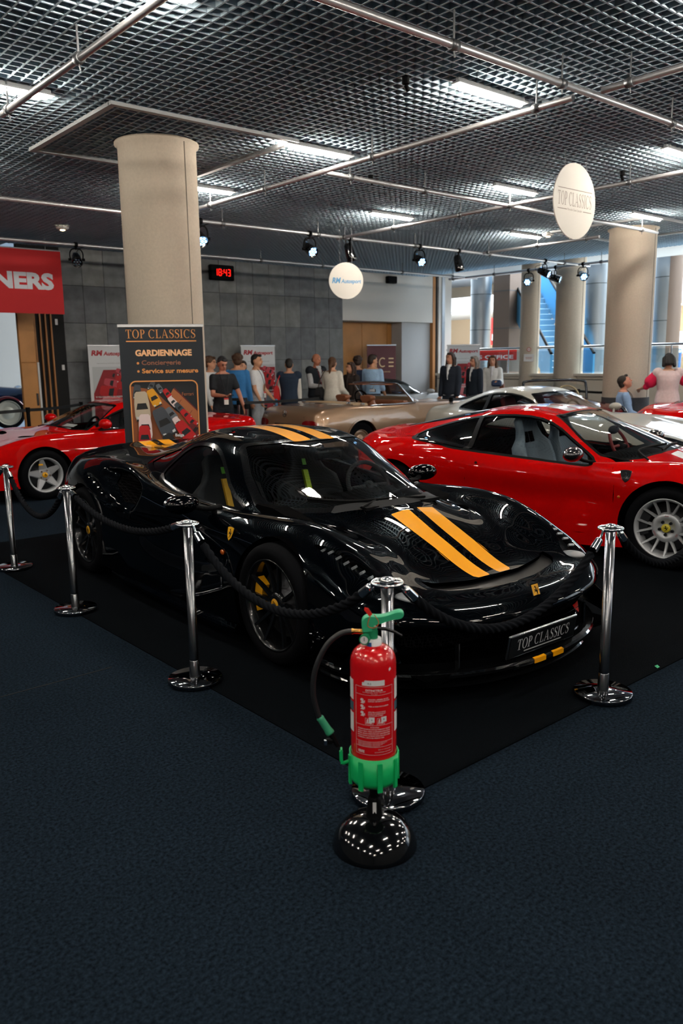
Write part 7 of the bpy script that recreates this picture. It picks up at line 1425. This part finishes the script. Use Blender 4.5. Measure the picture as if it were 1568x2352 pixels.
P(587, 817, 15.0, 66, 'man in a white t-shirt and pale jeans with a lanyard looking right', skin='#bb8a6c', hair='#161310', top=('#d4d6d9', 'short'), legs='#b3bac2', arms=((.15, .35), (.2, .55)), items=(lanyard('#2a2c30'), held(('water_bottle', 'small blue bottle held by the man in a white t-shirt', 'bottle'), (.05, .05, .16), '#3f86b5', 1)), h=1.79)
P(663, 833, 15.6, 172, 'man in a navy padded vest seen from behind with a red shoulder bag', skin='#b08068', hair='#1a1614', hairdo='crop', top=('#c9c7c2', 'long'), over=('#16263a', 'none', 'padded_vest', .034), legs='#1a2029', head=(.2, .3), items=(bag('red tote bag on the shoulder of the man in a navy padded vest', '#b8141a', 1, (.30, .10, .34)),), h=1.70)
P(725, 814, 16.4, 42, 'bald man in a black padded vest over a grey shirt', skin='#b5765c', hair='#57504a', hairdo='bald', top=('#b9bcc0', 'long'), over=('#111822', 'none', 'padded_vest', .036), legs='#31485f', arms=((.2, 1.3, .12, .35), (.2, 1.35, .1, .4)), items=(lanyard('#8e2f2c'),), h=1.80)
P(762, 821, 15.8, 150, 'woman in a white blazer seen from behind with a brown ponytail', skin='#c39478', hair='#4d3423', hairdo='tail', top=('#b9b2a8', 'long'), over=('#d0ccc2', 'long', 'blazer', .026), legs='#c6c2ba', arms=((.15, .9), (.1, .35)), head=(.3, 0), female=True, items=(bag('black handbag on the shoulder of the woman in a white blazer', '#101216', 1, (.34, .12, .22), '#3b2e27'),), h=1.72)
P(806, 838, 16.2, -42, 'woman in a dark brown jacket with long brown hair looking left', skin='#b07d62', hair='#2c1d16', hairdo='long', top=('#241a16', 'long'), over=('#231a17', 'long', 'jacket', .026), legs='#15161a', arms=((.1, .6), (.1, .4)), head=(-.2, 0), female=True, h=1.62)
P(820, 820, 16.75, 165, 'man in a navy jumper seen from behind near the MCE banner', skin='#bb8668', hair='#2e2019', hairdo='curly', top=('#14233c', 'long'), legs='#1c2129', arms=((.1, .4), (.1, .4)), head=(.4, .1), h=1.74)
P(855, 821, 16.2, 155, 'man in a light blue shirt seen from behind before the MCE banner', skin='#b88768', hair='#241a15', top=('#8fb0d2', 'rolled'), legs='#2b3442', arms=((.1, .5), (.1, .3)), head=(-.5, .1), h=1.76)
P(1035, 813, 17.0, -30, 'man with long dark hair in a dark suit and white shirt', skin='#b98268', hair='#2a1d18', hairdo='long', top=('#d3d5d8', 'long'), over=('#121b29', 'long', 'suit_jacket', .024), legs='#121a26', head=(-.15, 0), arms=((.02, .2), (.02, .25)), h=1.79)
P(1090, 823, 17.6, -48, 'man with long grey hair in a dark navy jumper', skin='#b07a62', hair='#7c7672', hairdo='long', top=('#cfd2d5', 'long'), over=('#111c2b', 'long', 'jumper', .024), legs='#151b25', head=(-.1, 0), h=1.71)
P(1131, 823, 18.0, -8, 'woman in a white jacket holding dark blue cloth with a brown handbag', skin='#bd8a70', hair='#4a3020', hairdo='wavy', top=('#c9cbcf', 'long'), over=('#d3d5d5', 'long', 'jacket', .028), legs='#c8ccd2', female=True, arms=((.1, .3), (.25, 1.5, .15, .2)), items=(bag('brown leather handbag of the woman in a white jacket', '#7c4a34', 1, (.20, .08, .20), '#a88a5c'), held(('folded_scarf', 'dark blue folded cloth held by the woman in a white jacket', 'scarf'), (.22, .10, .14), '#1d3558', 1)), h=1.72)
# seated man and chair, woman bending at the right
loc, z = stand(1440, 880, 13.7)
CH = thing('lounge_chair', 'dark grey tub chair under the seated man', 'chair', loc, facing(loc, 105)); chm = mat('chair_grey', '#2f3236', .8)
part('seat', chm, CH, lambda b: b.box((0, 0, .40), (.54, .52, .12), bev=.04)); part('backrest', chm, CH, lambda b: b.loft([[((.30+e)*math.sin(t), (.30+e)*math.cos(t)*.95, zz) for e, zz in ((.0, .35), (.05, .35), (.07, zt), (.02, zt))] for t, zt in [(a, .62+.20*max(0, math.cos(a))) for a in np.linspace(-1.7, 1.7, 15)]], smooth=False)); [part('leg', BLK(), CH, lambda b: b.cyl((sx*.22, sy*.2, 0), (sx*.20, sy*.18, .36), .016, .02, 8)) for sx in (-1, 1) for sy in (-1, 1)]
person('seated man in a light blue shirt looking up at the right', loc, facing(loc, 100), h=1.78, skin='#b8806a', hair='#1f1814', top=('#86a5cc', 'long'), legs='#28303c', sit=True, head=(0, -.45), arms=((.3, .9), (.3, .9)), items=(lanyard('#1c222c'),), lean=-.10, vox=.010)
loc, z = stand(1537, 830, 13.3); person('woman in a pale speckled vest over pink sleeves seen from behind', loc, facing(loc, 188), h=1.68, skin='#c09478', hair='#0d0c0f', hairdo='bob', top=('#d11648', 'puff'), over=('#c9b6b8', 'none', 'speckled_vest', .04), legs='#6a6f78', female=True, fem_w=1.12, arms=((.5, 1.1, .75), (.4, 1.0, .6)), head=(0, .55), lean=.10, vox=.010, items=())
P(1552, 778, 22.5, 30, 'distant visitor in a white shirt behind the glass railing', h=1.7, top=('#c3cbd3', 'long'), legs='#3b5c86', vox=.016).location.z = .9
P(1344, 790, 24.0, 60, 'distant visitor in pale clothes in the shop behind the railing', h=1.62, top=('#d0cfcd', 'long'), legs='#8f9296', hair='#8a4a2c', vox=.018).location.z = .9
